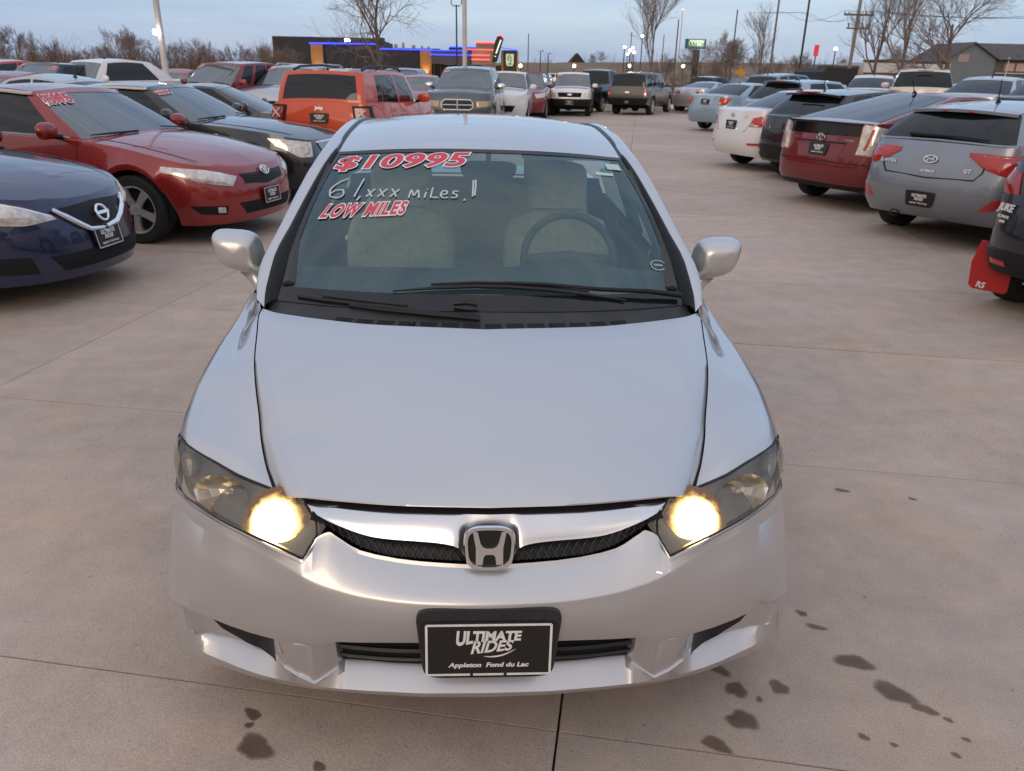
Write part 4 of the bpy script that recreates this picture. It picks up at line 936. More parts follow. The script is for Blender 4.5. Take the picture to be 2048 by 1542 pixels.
        outd = Vector((p[0], p[1], 0)) if abs(p[1]) < s.L*.30 else Vector((p[0]*.3, p[1], 0))
        if zz.dot(outd) < 0: x = -x; zz = -zz
        zz.normalize(); return frame_M(Vector(p)+zz*off, x, y)
    # greenhouse
    def wb(s, y): return (s.W - .105)*s.wplan(y)
    def base_ring(s, u):
        n = 4.5
        if u <= 1:
            ph = u*math.pi/2; x = s.wb(s.yc+s.dW)*math.sin(ph)**(2/n); y = s.yc + s.dW*(1-max(0, math.cos(ph))**(2/n))
        elif u < 2: y = s.yc+s.dW + (u-1)*(s.yb-s.dR-s.yc-s.dW); x = s.wb(y)
        else: ph = (3-u)*math.pi/2; x = s.wb(s.yb-s.dR)*math.sin(ph)**(2/n); y = s.yb - s.dR*(1-max(0, math.cos(ph))**(2/n))
        w = s.W - .055; q = min(1, x/w); return np.array([x, y, float(s.shf(y)[0]) + float(s.crf(y)[0])*(1-q*q) - .012])
    def top_ring(s, u):
        n = 4.0
        if u <= 1: ph = u*math.pi/2; x = s.wr*math.sin(ph)**(2/n); y = s.yrf + s.dT*(1-max(0, math.cos(ph))**(2/n))
        elif u < 2: y = s.yrf+s.dT + (u-1)*(s.yrr-s.dT-s.yrf-s.dT); x = s.wr*(1+.03*math.sin(math.pi*(u-1)))
        else: ph = (3-u)*math.pi/2; x = s.wr*math.sin(ph)**(2/n); y = s.yrr - s.dT*(1-max(0, math.cos(ph))**(2/n))
        z = float(s.zroof(y)[0]); return np.array([x, y, z + .035*(1-(x/s.wr)**2)*(1 if u < 1 or u > 2 else 0)])
    def gh(s, u, h, sg=1, off=0.0):
        a = s.base_ring(u); b = s.top_ring(u); p = a + (b-a)*h; k = math.sin(math.pi*h); 
        if u <= 1: p[1] -= .022*k; p[0] += .016*k*u
        elif u >= 2: p[1] += .03*k; p[0] += .016*k*(3-u)
        else: p[0] += .020*k
        if off:
            d = np.array([.35*p[0]/s.wr, -1, .9]) if u < 1 else (np.array([.35*p[0]/s.wr, 1, .5]) if u > 2 else np.array([1, 0, .35])); p = p + off*d/np.linalg.norm(d)
        return s.loc(sg*p[0], p[1], p[2])

def build_car(S, name, label, cat, x, y, head, pmat, group='cars parked in the sales rows', z=None, far=False, extras=None, glassm=None):
    root = empty(name, (x, y, gz(x, y) if z is None else z), R_(head-90)); tag(root, label, cat, group)
    gm = glassm or CARGLASS
    # ---- lower body, one skin with the hood and deck
    us = list(np.linspace(0, 1, 9 if far else 13)[:-1])
    ys = set(np.linspace(S.Lf, S.L-S.Lr, 9 if far else 13))
    for yw in (S.ya, S.yr):
        for d in np.linspace(-1, 1, 9 if far else 13): ys.add(min(S.L-S.Lr-.01, max(S.Lf+.01, yw + (S.R+.055)*math.sin(d*math.pi/2))))
    ys = sorted(ys); yy = [ys[0]]
    for q in ys[1:]:
        if q-yy[-1] > .012: yy.append(q)
    us += [1 + (q-S.Lf)/(S.L-S.Lf-S.Lr) for q in yy]
    us = [min(2, max(0, q)) for q in us] + list(np.linspace(2, 3, 9 if far else 13)[1:])
    V = []; F = []; nl = 5; caps = (.80, .55, .28, 0.0); nrow = nl + len(caps)
    fm = []
    for sg in (1, -1):
        base_i = len(V)
        for u in us:
            pts = [S.at(u, k) for k in range(nl)]
            for p in pts: V.append(S.loc(sg*p[0], p[1], p[2]))
            xs_, ys_, zs_ = pts[-1]; cr = float(S.crf(ys_)[0])
            bed = S.kind == 'pickup' and ys_ > S.yb+.03 and ys_ < S.L-.04
            for c in caps:
                w = min(1, xs_/(S.W-.055)); zz = zs_ + cr*(w*w)*(1-c*c)
                if bed: zz = zs_ - (.34 if c < .85 else 0)
                V.append(S.loc(sg*xs_*c if not (bed and c == .8) else sg*xs_*.87, ys_, zz))
        for i in range(len(us)-1):
            for k in range(nrow-1):
                f = (base_i+i*nrow+k, base_i+(i+1)*nrow+k, base_i+(i+1)*nrow+k+1, base_i+i*nrow+k+1)
                F.append(f if sg < 0 else tuple(reversed(f))); fm.append(1 if (S.clad and k == 0) else 0)
    body = obj('body', V, F, pmat, root, ang=42)
    if S.clad:
        body.data.materials.append(BLACK); body.data.polygons.foreach_set('material_index', fm)
    # ---- greenhouse: roof, pillars and separate windows
    hs = (0, .05, .3, .6, .90, 1.0); gu = list(np.linspace(0, 1, 9)); cuts = set([0.0, 1.0])
    for a, b in S.win: cuts.add(a); cuts.add(b)
    side = sorted(cuts | set(np.linspace(0, 1, 9))); sd = [side[0]]
    for q in side[1:]:
        if q in cuts or q-sd[-1] > .03: sd.append(q)
    gu = gu[:-1] + [1+q for q in sd] + [2+q for q in np.linspace(0, 1, 9)[1:]]
    frame_ = MB(); wins = []
    for sg in (1, -1):
        for i in range(len(gu)-1):
            um = (gu[i]+gu[i+1])/2
            isw = (um < .86) or (um > 3-S.rwu and S.rwh == (.05, .90)) or any(1+a <= um <= 1+b for a, b in S.win)
            rows_ = [(0, 5)] if not isw else [(0, 1), (4, 5)]
            for a, b in rows_:
                P = np.array([[S.gh(gu[i], h, sg) for h in hs[a:b+1]], [S.gh(gu[i+1], h, sg) for h in hs[a:b+1]]]); frame_.grid(P, flip=sg > 0)
    # roof skin
    tr = [S.top_ring(u) for u in gu if 1 <= u <= 2]
    tops = [S.top_ring(u) for u in gu]
    P = []
    for p in tops:
        P.append([S.loc(p[0]*c, p[1], float(S.zroof(p[1])[0]) + .035*(1-(p[0]*c/S.wr)**2) if True else 0) for c in (1, .6, .2, -.2, -.6, -1)])
        P[-1][0] = S.loc(p[0], p[1], p[2]); P[-1][-1] = S.loc(-p[0], p[1], p[2])
    frame_.grid(np.array(P), flip=False)
    roof = frame_.obj('roof', pmat, root, ang=50)
    def pane(nm, u0, u1, sgs, h0=.05, h1=.90, n=9):
        P = np.array([[S.gh(abs(u), h, (1 if u >= 0 else -1)*sgs, -.004) for u in np.linspace(u0, u1, n)] for h in np.linspace(h0, h1, 5)]) if nm != 'rear_window' else \
            np.array([[S.gh(3-abs(u), h, (1 if u >= 0 else -1), -.004 if S.rwh == (.05, .90) else .006) for u in np.linspace(u0, u1, n)] for h in np.linspace(h0, h1, 5)])
        return MB().grid(P, flip=(sgs < 0 and nm == 'side_window') or nm == 'windshield').obj(nm, CARSCREEN if (nm == 'windshield' and glassm is None) else gm, root, ang=180)
    ws_ = pane('windshield', -.875, .875, 1, n=17); pane('rear_window', -S.rwu, S.rwu, 1, *S.rwh, n=17)
    for sg in (1, -1):
        for a, b in S.win: pane('side_window', 1+a, 1+b, sg, n=5)
    # ---- wheels and dark underside
    for sg in (1, -1):
        for yw in (S.ya, S.yr): add_wheel(root, S.wk, sg*(S.W-.125), S.L/2-yw, S.R, sg < 0)
    b = MB(); w = S.W*2-.50
    b.box((0, 0, S.gc+.16), (w, S.L-.5, .22)); 
    for yw in (S.ya, S.yr): b.box((0, S.L/2-yw, S.R+.12), (S.W*2-.16, S.R*2+.16, S.R*1.2))
    b.obj('underbody', DARK, root, smooth=False)
    # ---- mirrors
    for sg in (1, -1):
        yq = S.yc + S.dW*.95 + .12; p = S.loc(sg*(S.W+.085), yq, float(S.shf(yq)[0])+.085); V = []; F = []; nu, nv = 14, 9
        for i in range(nv):
            ph = math.pi*i/(nv-1); r = max(.001, math.sin(ph))**.6
            for k in range(nu):
                th = 2*math.pi*k/nu; V.append((p[0] + .122*r*abs(math.cos(th))**.75*(1 if math.cos(th) > 0 else -1), p[1] + (.07*math.cos(ph) if ph < 1.57 else .025*math.cos(ph)), p[2] + .083*r*abs(math.sin(th))**.75*(1 if math.sin(th) > 0 else -1)))
        for i in range(nv-1):
            for k in range(nu): F.append((i*nu+k, i*nu+(k+1) % nu, (i+1)*nu+(k+1) % nu, (i+1)*nu+k))
        mi = obj('door_mirror', V, F, getattr(S, 'mirm', None) or pmat, root, ang=80)
        if not far: MB().tube([(sg*(S.W-.08), p[1]+.02, p[2]-.07), (sg*(S.W+.03), p[1], p[2]-.05)], .028, 6).obj('mirror_foot', BLACK, mi)
    # ---- shut lines, door handles
    if not far:
        b = MB(); q = lambda yv, z_: S.P(S.U(('s', yv, z_))[0], z_, 1)
        doors = getattr(S, 'doors', [S.yc+.18, S.yc+1.32, S.yr-.36])
        for sg in (1, -1):
            for yd in doors:
                zt = float(S.shf(yd)[0]); pts = []
                for z_ in np.linspace(S.zs[1]-.02, zt, 8):
                    p = q(yd, z_); pts.append((p[0]*sg, p[1], p[2]))
                b.tube(pts, .004, 4, cap=False)
            pts = []
            for yv in np.linspace(.34, S.yc+.05, 9):
                w = (S.W-.055)*S.wplan(yv)*.83; zz = float(S.shf(yv)[0]) + float(S.crf(yv)[0])*(1-.83**2)+.001; pts.append(S.loc(sg*w, yv, zz))
            b.tube(pts, .0026, 4, cap=False)
        b.obj('panel_gap', DARK, body)
        for sg in (1, -1):
            for yd in doors[1:]:
                p = q(yd-.20, float(S.shf(yd)[0])-.13); MB().tube([(sg*(p[0]-.005), p[1]+.07, p[2]), (sg*(p[0]+.028), p[1]+.05, p[2]), (sg*(p[0]+.028), p[1]-.05, p[2]), (sg*(p[0]-.005), p[1]-.07, p[2])], .010, 6).obj('door_handle', getattr(S, 'handm', None) or pmat, root)
    return root, body, roof, ws_
# ---- fittings shared by many cars
_pf = {}
def plate_mesh():
    if 'p' not in _pf:
        _pf['p'] = MB().prism(rr(.156, .081, 12, 32), -.012, .004).mesh('plate', PLATEBLACK, ang=30)
        b = MB(); hw, hh, wd = .147, .072, .003
        for c, d in (((0, hh, .0045), (2*hw, wd*2, .001)), ((0, -hh, .0045), (2*hw, wd*2, .001)), ((-hw, 0, .0045), (wd*2, 2*hh, .001)), ((hw, 0, .0045), (wd*2, 2*hh, .001))): b.box(c, d)
        _pf['b'] = b.mesh('plate_border', WHITEINK, smooth=False)
        for k, s_, wid, hgt, cy, bo, sh in (('t1', 'ULTIMATE', .17, .034, .036, .05, 0), ('t2', 'RIDES', .11, .032, .0, .04, .3), ('t3', 'Appleton  Fond du Lac', .21, .022, -.045, .04, .2)):
            xy, F = text_xy(s_, 1, bo, sh); lo, hi = xy.min(0), xy.max(0); xy = (xy-(lo+hi)/2)/(hi-lo)*[wid, hgt] + [0, cy]
            _pf[k] = mesh_of('plate_lettering', [(a, c, .0052) for a, c in xy], F, WHITEINK, smooth=False)
    return _pf
def add_plate(root, S, q, off=.016, border=True, tiny=False):
    M = S.frame(q, off); p = plate_mesh(); o = put('license_plate', p['p'], root, M)
    if border: put('plate_border', p['b'], o)
    for k in ('t1', 't2', 't3'): put('plate_lettering', p[k], o)
    return o
def ring_mesh(kind, m=CHROME):
    k = 'ring'+kind
    if k in _pf: return _pf[k]
    b = MB()
    def el(rx, ry, cx=0, cy=0, rad=.007, n=24): b.tube([(cx+rx*math.cos(t), cy+ry*math.sin(t), 0) for t in np.linspace(0, 2*math.pi, n+1)], rad, 6, cap=False)
    if kind == 'ovals': el(.072, .050); el(.019, .049, 0, 0, .006); el(.044, .018, 0, .025, .006)
    elif kind == 'bar': el(.060, .060, rad=.010); b.box((0, 0, .002), (.150, .024, .012))
    elif kind == 'slant': el(.070, .036); b.tube([(-.034, -.022, 0), (-.024, .004, .003), (-.006, .003, .003), (.010, -.002, .003), (.026, -.003, .003), (.034, .022, 0)], .006, 6); b.tube([(-.040, .012, 0), (-.024, .004, .003)], .005, 6); b.tube([(.040, -.012, 0), (.026, -.003, .003)], .005, 6)
    elif kind == 'oval': b.prism(rr(.075, .030, 2, 28), 0, .008)
    elif kind == 'bow': b.prism([(-.075, -.014), (-.03, -.014), (-.022, -.03), (.022, -.03), (.03, -.014), (.075, -.014), (.075, .014), (.03, .014), (.022, .03), (-.022, .03), (-.03, .014), (-.075, .014)], 0, .008)
    _pf[k] = b.mesh('emblem', m); return _pf[k]
def add_emblem(root, S, q, kind, sc=1.0, off=.012, m=CHROME):
    return put('emblem', ring_mesh(kind, m), root, S.frame(q, off) @ Matrix.Scale(sc, 4))
def add_text(root, S, q, txt, size, m=None, off=.012, bold=.02, shear=0.0, name='badge'):
    return put(name, text_mesh(txt, m or CHROME, 1.0, .05, bold, shear), root, S.frame(q, off) @ Matrix.Scale(size, 4))
def add_antenna(root, S, y, h=.18, lean=.35, x=0.0):
    z = float(S.zroof(y)[0])+.034; p = S.loc(x, y, z); b = MB(); b.tube([p + [0, .045, -.005], p + [0, 0, .018], p + [0, -.03, -.005]], [.014, .020, .012], 6)
    b.tube([p + [0, 0, .015], p + [0, -h*lean, .015+h]], [.0065, .0045], 6); return b.obj('antenna', BLACK, root)
def sticker(root, S, ws_, txt=None, u0=-.80, u1=-.10, h0=.74, h1=.88, seed=0):
    """red price sticker with a white edge along the top of the windscreen (u runs -1..1 across, reader's left first)"""
    if txt:
        for nm, m, bo, off in (('price_sticker', REDINK, .03, .012), ('price_sticker_outline', WHITEVINYL, .085, .006)):
            xy, F = text_xy(txt, 1.0, bo, .25, 1.02); lo, hi = text_xy(txt, 1.0, .03, .25, 1.02)[0].min(0), text_xy(txt, 1.0, .03, .25, 1.02)[0].max(0); q = (xy-lo)/(hi-lo)
            V = []
            for a, b in q:
                u = u0+(u1-u0)*a; V.append(S.gh(abs(u), h0+(h1-h0)*b - .02*a, -1 if u > 0 else 1, off))
            obj(nm, V, F, m, ws_, smooth=False)
    else:
        r = random.Random(seed); n = 6; b = MB(); w = MB()
        for i in range(n):
            a = (i+.5)/n
            for mb, g_, off in ((b, .72, .014), (w, 1.08, .007)):
                pts = []
                for t in np.linspace(0, 2*math.pi, 11)[:-1]:
                    u = u0+(u1-u0)*(a + .5/n*g_*math.cos(t) + .03*math.sin(t)); h = (h0+h1)/2 + (h1-h0)/2*g_*math.sin(t)*r.uniform(.85, 1.1); pts.append(S.gh(abs(u), min(.97, h), -1 if u > 0 else 1, off))
                mb.add(pts, [tuple(range(10))])
        b.obj('price_sticker', REDINK, ws_, smooth=False); w.obj('price_sticker_outline', WHITEVINYL, ws_, smooth=False)
def wipers(root, S):
    for a, b_ in ((-.62, -.02), (.05, .70)):
        MB().tube([S.gh(abs(u), h, -1 if u > 0 else 1, .018) for u, h in ((a, .09), ((a+b_)/2, .075), (b_, .03))], [.006, .010, .012], 6).obj('wiper', BLACK, root)
def both(fn):
    return [fn(1), fn(-1)]
def lamps(root, S, nm, m, lower, upper, inner=None, **kw):
    for sg in (1, -1):
        o = S.decal(nm, m, root, lower, upper, sg=sg, **kw)
        for im in (inner or []): S.decal(im[0], im[1], o, im[2], im[3], sg=sg, off=kw.get('off', .008)+.004, n=6)
# ------------------------------------------------------------------ the cars round about
P_RED = paint('red_paint', (.25, .007, .006), .2, .35, .04); P_DKRED = paint('maroon_paint', (.20, .014, .020), .35, .35, .08)
P_NAVY = paint('navy_paint', (.004, .012, .058), .35, .35, .03); P_BLACK = paint('black_paint', (.006, .006, .009), .1, .3, .02)
P_ORANGE = paint('orange_paint', (.56, .055, .009), .1, .4, .03); P_GREY = paint('steel_grey_paint', (.235, .262, .30), .6, .36, .04)
P_DGREY = paint('dark_grey_paint', (.065, .066, .072), .45, .38, .08); P_WHITE = paint('white_paint', (.74, .74, .75), 0, .45, .06)
P_LBLUE = paint('light_blue_paint', (.30, .42, .50), .5, .38, .05); P_SILV = paint('far_silver_paint', (.46, .47, .49), .65, .38, .06)
P_BLUE = paint('blue_paint', (.16, .28, .40), .4, .38, .05); P_CREAM = paint('pearl_paint', (.66, .61, .52), .1, .4, .05); P_SLATE = paint('slate_paint', (.075, .088, .105), .5, .35, .06)
P_TAUPE = paint('grey_brown_paint', (.10, .094, .088), .45, .38, .10); P_RB = paint('royal_blue_paint', (.02, .05, .22), .4, .35, .05)
f = lambda x, z: ('f', x, z); s_ = lambda y, z: ('s', y, z); r_ = lambda x, z: ('r', x, z)
GLOW = CLEARLENS
# --- left row
S = Car(L=4.81, W=.91, H=1.47, fa=.97, yc=1.36, yrf=2.18, yrr=3.25, yb=4.15, R=.335, wk='b', sh=[(0, .71), (.3, .775), (1.4, .96), (2.4, 1.0), (3.6, 1.03), (4.5, 1.08), (4.81, 1.02)], nf=2.5, fo=(.05, -.01, .0, .03, .10))
rt, body, roof, w_ = build_car(S, 'red_sedan', 'bright red sedan with a price on its windscreen just behind the navy sedan', 'car', -4.43, 7.75, -17.5, P_RED)
lamps(rt, S, 'headlight', GLOW, [f(.52, .565), f(.66, .59), f(.78, .625), f(.895, .72)], [f(.44, .650), f(.60, .70), f(.74, .735), f(.897, .765)], bulge=.015)
S.decal('upper_grille', BLACK, rt, [f(-.33, .585), f(0, .545), f(.33, .585)], [f(-.40, .672), f(0, .66), f(.40, .672)], n=15, off=.004)
for k in range(4): S.decal('grille_bar', TRIM, rt, [f(-.36+.02*k*0, .580+.022*k), f(0, .560+.022*k), f(.36, .580+.022*k)], [f(-.36, .588+.022*k), f(0, .568+.022*k), f(.36, .588+.022*k)], n=13, nz=2, off=.012)
S.decal('lower_grille', DARK, rt, [f(-.40, .285), f(.40, .285)], [f(-.48, .40), f(.48, .40)], n=13, off=.004)
lamps(rt, S, 'fog_light_pocket', DARK, [f(.62, .30), f(.80, .32)], [f(.60, .385), f(.84, .40)], inner=[('fog_light', CLEARLENS, [f(.63, .32), f(.69, .325)], [f(.63, .375), f(.69, .38)])], off=.004)
add_emblem(rt, S, f(0, .665), 'ovals', .95, .03); add_plate(rt, S, f(0, .43), .03); sticker(rt, S, w_, '$15995', -.86, -.16, .70, .92); wipers(rt, S)
TRIMC = mat('bright_window_trim', (.62, .62, .63), .3, .6)
CHW = [S.gh(1+u, .925, 1, .016) for u in np.linspace(-.02, .95, 12)]
for sg in (1, -1): MB().tube([p*[sg, 1, 1] for p in CHW], .018, 5).obj('window_trim', TRIMC, rt); MB().tube([S.gh(1+u, .03, sg, .016) for u in np.linspace(0, .95, 10)], .011, 5).obj('window_trim', TRIMC, rt)
lamps(rt, S, 'tail_light', REDLENS, [r_(.45, .85), r_(.80, .85)], [r_(.45, .98), r_(.80, .98)])

S = Car(L=4.63, W=.885, H=1.50, fa=.93, yc=1.25, yrf=2.10, yrr=3.05, yb=3.95, sh=[(0, .72), (.25, .79), (1.3, .97), (2.3, 1.01), (3.6, 1.04), (4.4, 1.08), (4.63, 1.03)], nf=2.35, Lf=.75, fo=(.03, 0, .03, .05, .11), crown=[(0, .03), (.35, .085), (1.3, .06), (3.9, .04), (4.7, .03)])
rt, body, roof, w_ = build_car(S, 'navy_sedan', 'dark navy sedan with a chrome V grille, cut by the left picture edge', 'car', -5.09, 5.09, -10.3, P_NAVY)
lamps(rt, S, 'headlight', GLOW, [f(.40, .635), f(.60, .615), f(.74, .64), s_(1.0, .80)], [f(.43, .665), f(.58, .735), f(.72, .79), s_(1.1, .88)], inner=[('lamp_cavity', BLACK, [f(.50, .652), f(.72, .665)], [f(.56, .69), f(.72, .735)]), ('lamp_strip', CHROME, [f(.42, .648), f(.56, .712), f(.72, .765)], [f(.43, .660), f(.57, .728), f(.72, .782)])], bulge=.02)
S.decal('upper_grille', BLACK, rt, [f(-.13, .535), f(.13, .535)], [f(-.36, .70), f(0, .715), f(.36, .70)], n=13, off=.006)
for sg in (1, -1):
    pts = [S.P(*(lambda q: (abs(q[0]), q[1]))(S.U(f(x, z))), 1 if x*sg >= 0 else -1) for x, z in ((.42, .705), (.33, .64), (.24, .575), (.165, .53), (0.02, .515))]
    MB().tube([np.array([p[0]*1.0, p[1]+.016, p[2]]) for p in pts] if sg > 0 else [np.array([-p[0] if p[0] > 0 else p[0], p[1]+.016, p[2]]) for p in pts], [.016, .024, .024, .022, .016], 8).obj('chrome_trim', CHROME, rt)
add_emblem(rt, S, f(0, .615), 'bar', 1.0, .028); add_plate(rt, S, f(0, .445), .02); wipers(rt, S)
S.decal('lower_grille', DARK, rt, [f(-.45, .27), f(.45, .27)], [f(-.52, .385), f(.52, .385)], n=15, off=.004)
lamps(rt, S, 'fog_light_pocket', DARK, [f(.60, .28), f(.80, .30)], [f(.62, .40), f(.82, .42)], off=.004)

S = Car(L=4.86, W=.92, H=1.45, fa=.85, yc=1.45, yrf=2.25, yrr=3.2, yb=4.1, R=.34, wk='b', sh=[(0, .76), (.25, .83), (1.5, .98), (2.4, 1.02), (3.6, 1.05), (4.5, 1.10), (4.86, 1.04)], nf=3.4, Lf=.55, fo=(.05, 0, -.01, .03, .09))
rt, body, roof, w_ = build_car(S, 'black_sedan', 'black angular sedan with tall upright headlamp between the red sedan and the orange SUV', 'car', -4.24, 10.13, -9.6, P_BLACK)
lamps(rt, S, 'headlight', CLEARLENS, [f(.66, .60), f(.82, .60), s_(.50, .74)], [f(.62, .775), f(.80, .80), s_(.60, .83)], inner=[('turn_signal', AMBERLENS, [f(.70, .63), f(.76, .63)], [f(.70, .75), f(.76, .75)])], bulge=.01)
S.decal('upper_grille', mat('grille_silver', (.33, .33, .34), .3, .9), rt, [f(-.30, .50), f(0, .44), f(.30, .50)], [f(-.48, .76), f(.48, .76)], n=11, off=.012)
S.decal('grille_frame', CHROME, rt, [f(-.50, .755), f(.50, .755)], [f(-.50, .775), f(.50, .775)], n=11, nz=2, off=.022)
add_plate(rt, S, f(0, .36), .03); sticker(rt, S, w_, None, -.78, -.18, .76, .88, 3); wipers(rt, S)
for sg in (1, -1):
    MB().tube([S.gh(1+u, .925, sg, .016) for u in np.linspace(-.02, .95, 12)], .018, 5).obj('window_trim', TRIMC, rt); MB().tube([S.gh(1+u, .03, sg, .016) for u in np.linspace(0, .95, 10)], .011, 5).obj('window_trim', TRIMC, rt)
    q = [S.U(s_(y, z)) for y, z in ((1.30, .80), (1.58, .80), (1.52, .86), (1.24, .86), (1.30, .80))]; MB().tube([S.P(u, z, sg)*[1.004, 1, 1] for u, z in q], .010, 5).obj('fender_vent', CHROME, rt)

S = Car(L=4.65, W=.91, H=1.385, yc=1.45, yrf=2.35, yrr=2.95, yb=4.25, win=[(.05, .50), (.55, .80)], sh=[(0, .70), (.3, .76), (1.4, .93), (2.4, .98), (3.3, 1.02), (4.2, 1.07), (4.65, 1.0)], R=.34, zrf=1.33, zrr=1.34)
rt, *_ = build_car(S, 'grey_coupe', 'dark grey two door coupe seen past the black sedan windscreen', 'car', -4.35, 13.55, 4, P_DGREY); add_antenna(rt, S, 3.0, .03)

# --- orange SUV from behind
S = Car(base=SUV, L=4.24, W=.90, H=1.67, nf=4, nr=6, Lr=.22, ra=.78, fa=.88, sh=[(0, .98), (.2, 1.03), (1.2, 1.08), (2.5, 1.10), (3.4, 1.13), (4.24, 1.14)], yc=1.25, yrf=1.75, yrr=4.0, yb=4.17, wr=.68, zrf=1.60, zrr=1.60, dR=.10, dT=.08, rwu=.50, rwh=(.10, .88), win=[(.04, .37), (.40, .70), (.71, .80)], clad=True, dW=.15)
rt, body, roof, w_ = build_car(S, 'orange_suv', 'boxy orange SUV seen from behind with black roof rails and X marked tail lamps', 'SUV', -1.97, 14.22, 76.2, P_ORANGE)
for sg in (1, -1):
    o = S.decal('tail_light', BLACK, rt, [r_(.60, .84), r_(.88, .84)], [r_(.60, 1.10), r_(.88, 1.10)], sg=sg, off=.028, rear=False)
    S.decal('red_lens', REDLENS, o, [r_(.64, .875), r_(.845, .875)], [r_(.64, 1.065), r_(.845, 1.065)], sg=sg, off=.036)
    M = S.frame(r_(.745*sg, .97), .050); b = MB(); b.tube([M @ Vector((-.07, -.07, 0)), M @ Vector((0, 0, .004)), M @ Vector((.07, .07, 0))], .014, 5); b.tube([M @ Vector((-.07, .07, 0)), M @ Vector((0, 0, .004)), M @ Vector((.07, -.07, 0))], .014, 5); b.obj('lamp_cross', CLEARLENS, o)
    b = MB(); pts = [S.loc(sg*.60, y, float(S.zroof(y)[0])+zz) for y, zz in ((1.75, .035), (1.9, .075), (2.6, .085), (3.5, .075), (3.75, .035))]; b.tube(pts, .022, 6); b.obj('roof_rail', BLACK, rt)
add_plate(rt, S, r_(-.05, .90), .02, border=False); add_text(rt, S, r_(-.05, 1.06), 'Jeep', .085, CHROME, .012, .02); add_antenna(rt, S, 3.75, .22, .3)
S.decal('rear_bumper', BLACK, rt, [r_(-.86, .34), r_(.86, .34)], [r_(-.86, .58), r_(.86, .58)], n=15, off=.02, rear=True)

# --- row across the aisle end, seen from the front
S = Car(base=SUV, L=5.07, W=.96, H=1.80, sh=[(0, 1.02), (.2, 1.10), (1.3, 1.17), (2.5, 1.2), (4.5, 1.22), (5.07, 1.18)], yrf=2.05, yc=1.3, zrf=1.70, zrr=1.68, wr=.66, zf=(.28, .45, .68, .92), yb=4.95, yrr=4.6)
rt, body, roof, w_ = build_car(S, 'slate_suv', 'slate grey SUV facing the viewer behind the silver sedan, chrome crosshair grille', 'SUV', .03, 23.36, -97.2, P_SLATE)
S.decal('upper_grille', BLACK, rt, [f(-.42, .72), f(-.36, .66), f(.36, .66), f(.42, .72)], [f(-.42, .86), f(-.36, .94), f(.36, .94), f(.42, .86)], n=17, off=.01)
b = MB()
for sg in (1, -1):
    pts = [S.frame(f(sg*x, z), .02).translation for x, z in ((.05, .925), (.34, .925), (.42, .86), (.42, .73), (.34, .675), (.05, .675), (.035, .70), (.05, .80), (.035, .90), (.05, .925))]; b.tube([tuple(p) for p in pts], .020, 6)
    b.tube([tuple(S.frame(f(sg*x, .80), .02).translation) for x in (.05, .2, .42)], .014, 6)
b.obj('grille_frame', CHROME, rt)
lamps(rt, S, 'headlight', mat('amber_clear_lens', (.42, .33, .22), .15, .3, coat=1.0), [f(.52, .74), f(.86, .78)], [f(.50, .90), f(.90, .92)]); sticker(rt, S, w_, None, -.80, -.30, .80, .92, 5)
for m_ in [o for o in rt.children if o.name.startswith('door_mirror')]: m_.data.materials[0] = CHROME
S = Car(base=SUV, L=4.6, H=1.68)
rt, body, roof, w_ = build_car(S, 'white_suv', 'white SUV facing the viewer just right of the slate grey SUV', 'SUV', 1.42, 28.4, -98, P_WHITE, far=True)
lamps(rt, S, 'headlight', CLEARLENS, [f(.55, .76), f(.84, .80)], [f(.50, .90), f(.90, .98)]); S.decal('upper_grille', DARK, rt, [f(-.4, .40), f(.4, .40)], [f(-.5, .60), f(.5, .60)], off=.006); wipers(rt, S)
S = Car(base=SUV, L=4.6, H=1.60)
rt, body, roof, w_ = build_car(S, 'maroon_crossover', 'maroon crossover third in the line after the white SUV', 'SUV', 2.35, 31.2, -99, P_DKRED, far=True); lamps(rt, S, 'headlight', CLEARLENS, [f(.55, .76), f(.84, .80)], [f(.50, .90), f(.90, .98)])
S = Car(base=SUV, L=4.7, H=1.66)
rt, *_ = build_car(S, 'black_suv', 'black SUV at the end of the line beyond the maroon crossover', 'SUV', 2.95, 34.9, -99, P_BLACK, far=True)
S = Car(L=4.6, H=1.50); build_car(S, 'red_hatch', 'red car mostly hidden behind the left side of the slate grey SUV', 'car', -1.75, 29.5, -97, P_RED, far=True)
S = Car(base=SUV, L=4.6, H=1.72); build_car(S, 'grey_suv', 'dark grey SUV behind the orange SUV at its right roof edge', 'SUV', -2.5, 31, -97, P_DGREY, far=True)

# --- pickups at the end of the aisle
S = Car(base=PICK, L=4.95, W=.87, H=1.69, gc=.36)
rt, body, roof, w_ = build_car(S, 'white_pickup', 'white pickup truck facing the viewer at the end of the aisle', 'pickup truck', 4.59, 34.11, -100.5, P_WHITE)
S.decal('front_bumper', BLACK, rt, [f(-.82, .42), f(.82, .42)], [f(-.82, .68), f(.82, .68)], n=13, off=.035)
S.decal('upper_grille', DARK, rt, [f(-.44, .745), f(.44, .745)], [f(-.50, .91), f(.50, .91)], n=11, off=.012); add_emblem(rt, S, f(0, .83), 'oval', 1.3, .02)
lamps(rt, S, 'headlight', CLEARLENS, [f(.56, .76), f(.80, .76)], [f(.58, .91), f(.80, .91)], inner=[('turn_signal', AMBERLENS, [f(.76, .77), f(.80, .77)], [f(.76, .90), f(.80, .90)])]); sticker(rt, S, w_, None, -.80, -.25, .78, .90, 6); add_plate(rt, S, f(0, .55), .05)
S = Car(base=PICK, L=5.1, W=.885, H=1.745, yrr=4.80, yb=4.95, win=[(.03, .28), (.31, .40), (.47, .66), (.70, .93)], sh=[(0, .98), (.25, 1.05), (1.3, 1.12), (3.0, 1.14), (5.1, 1.14)], zrf=1.69, zrr=1.68, kind='suv', gc=.38, R=.37, wr=.66)
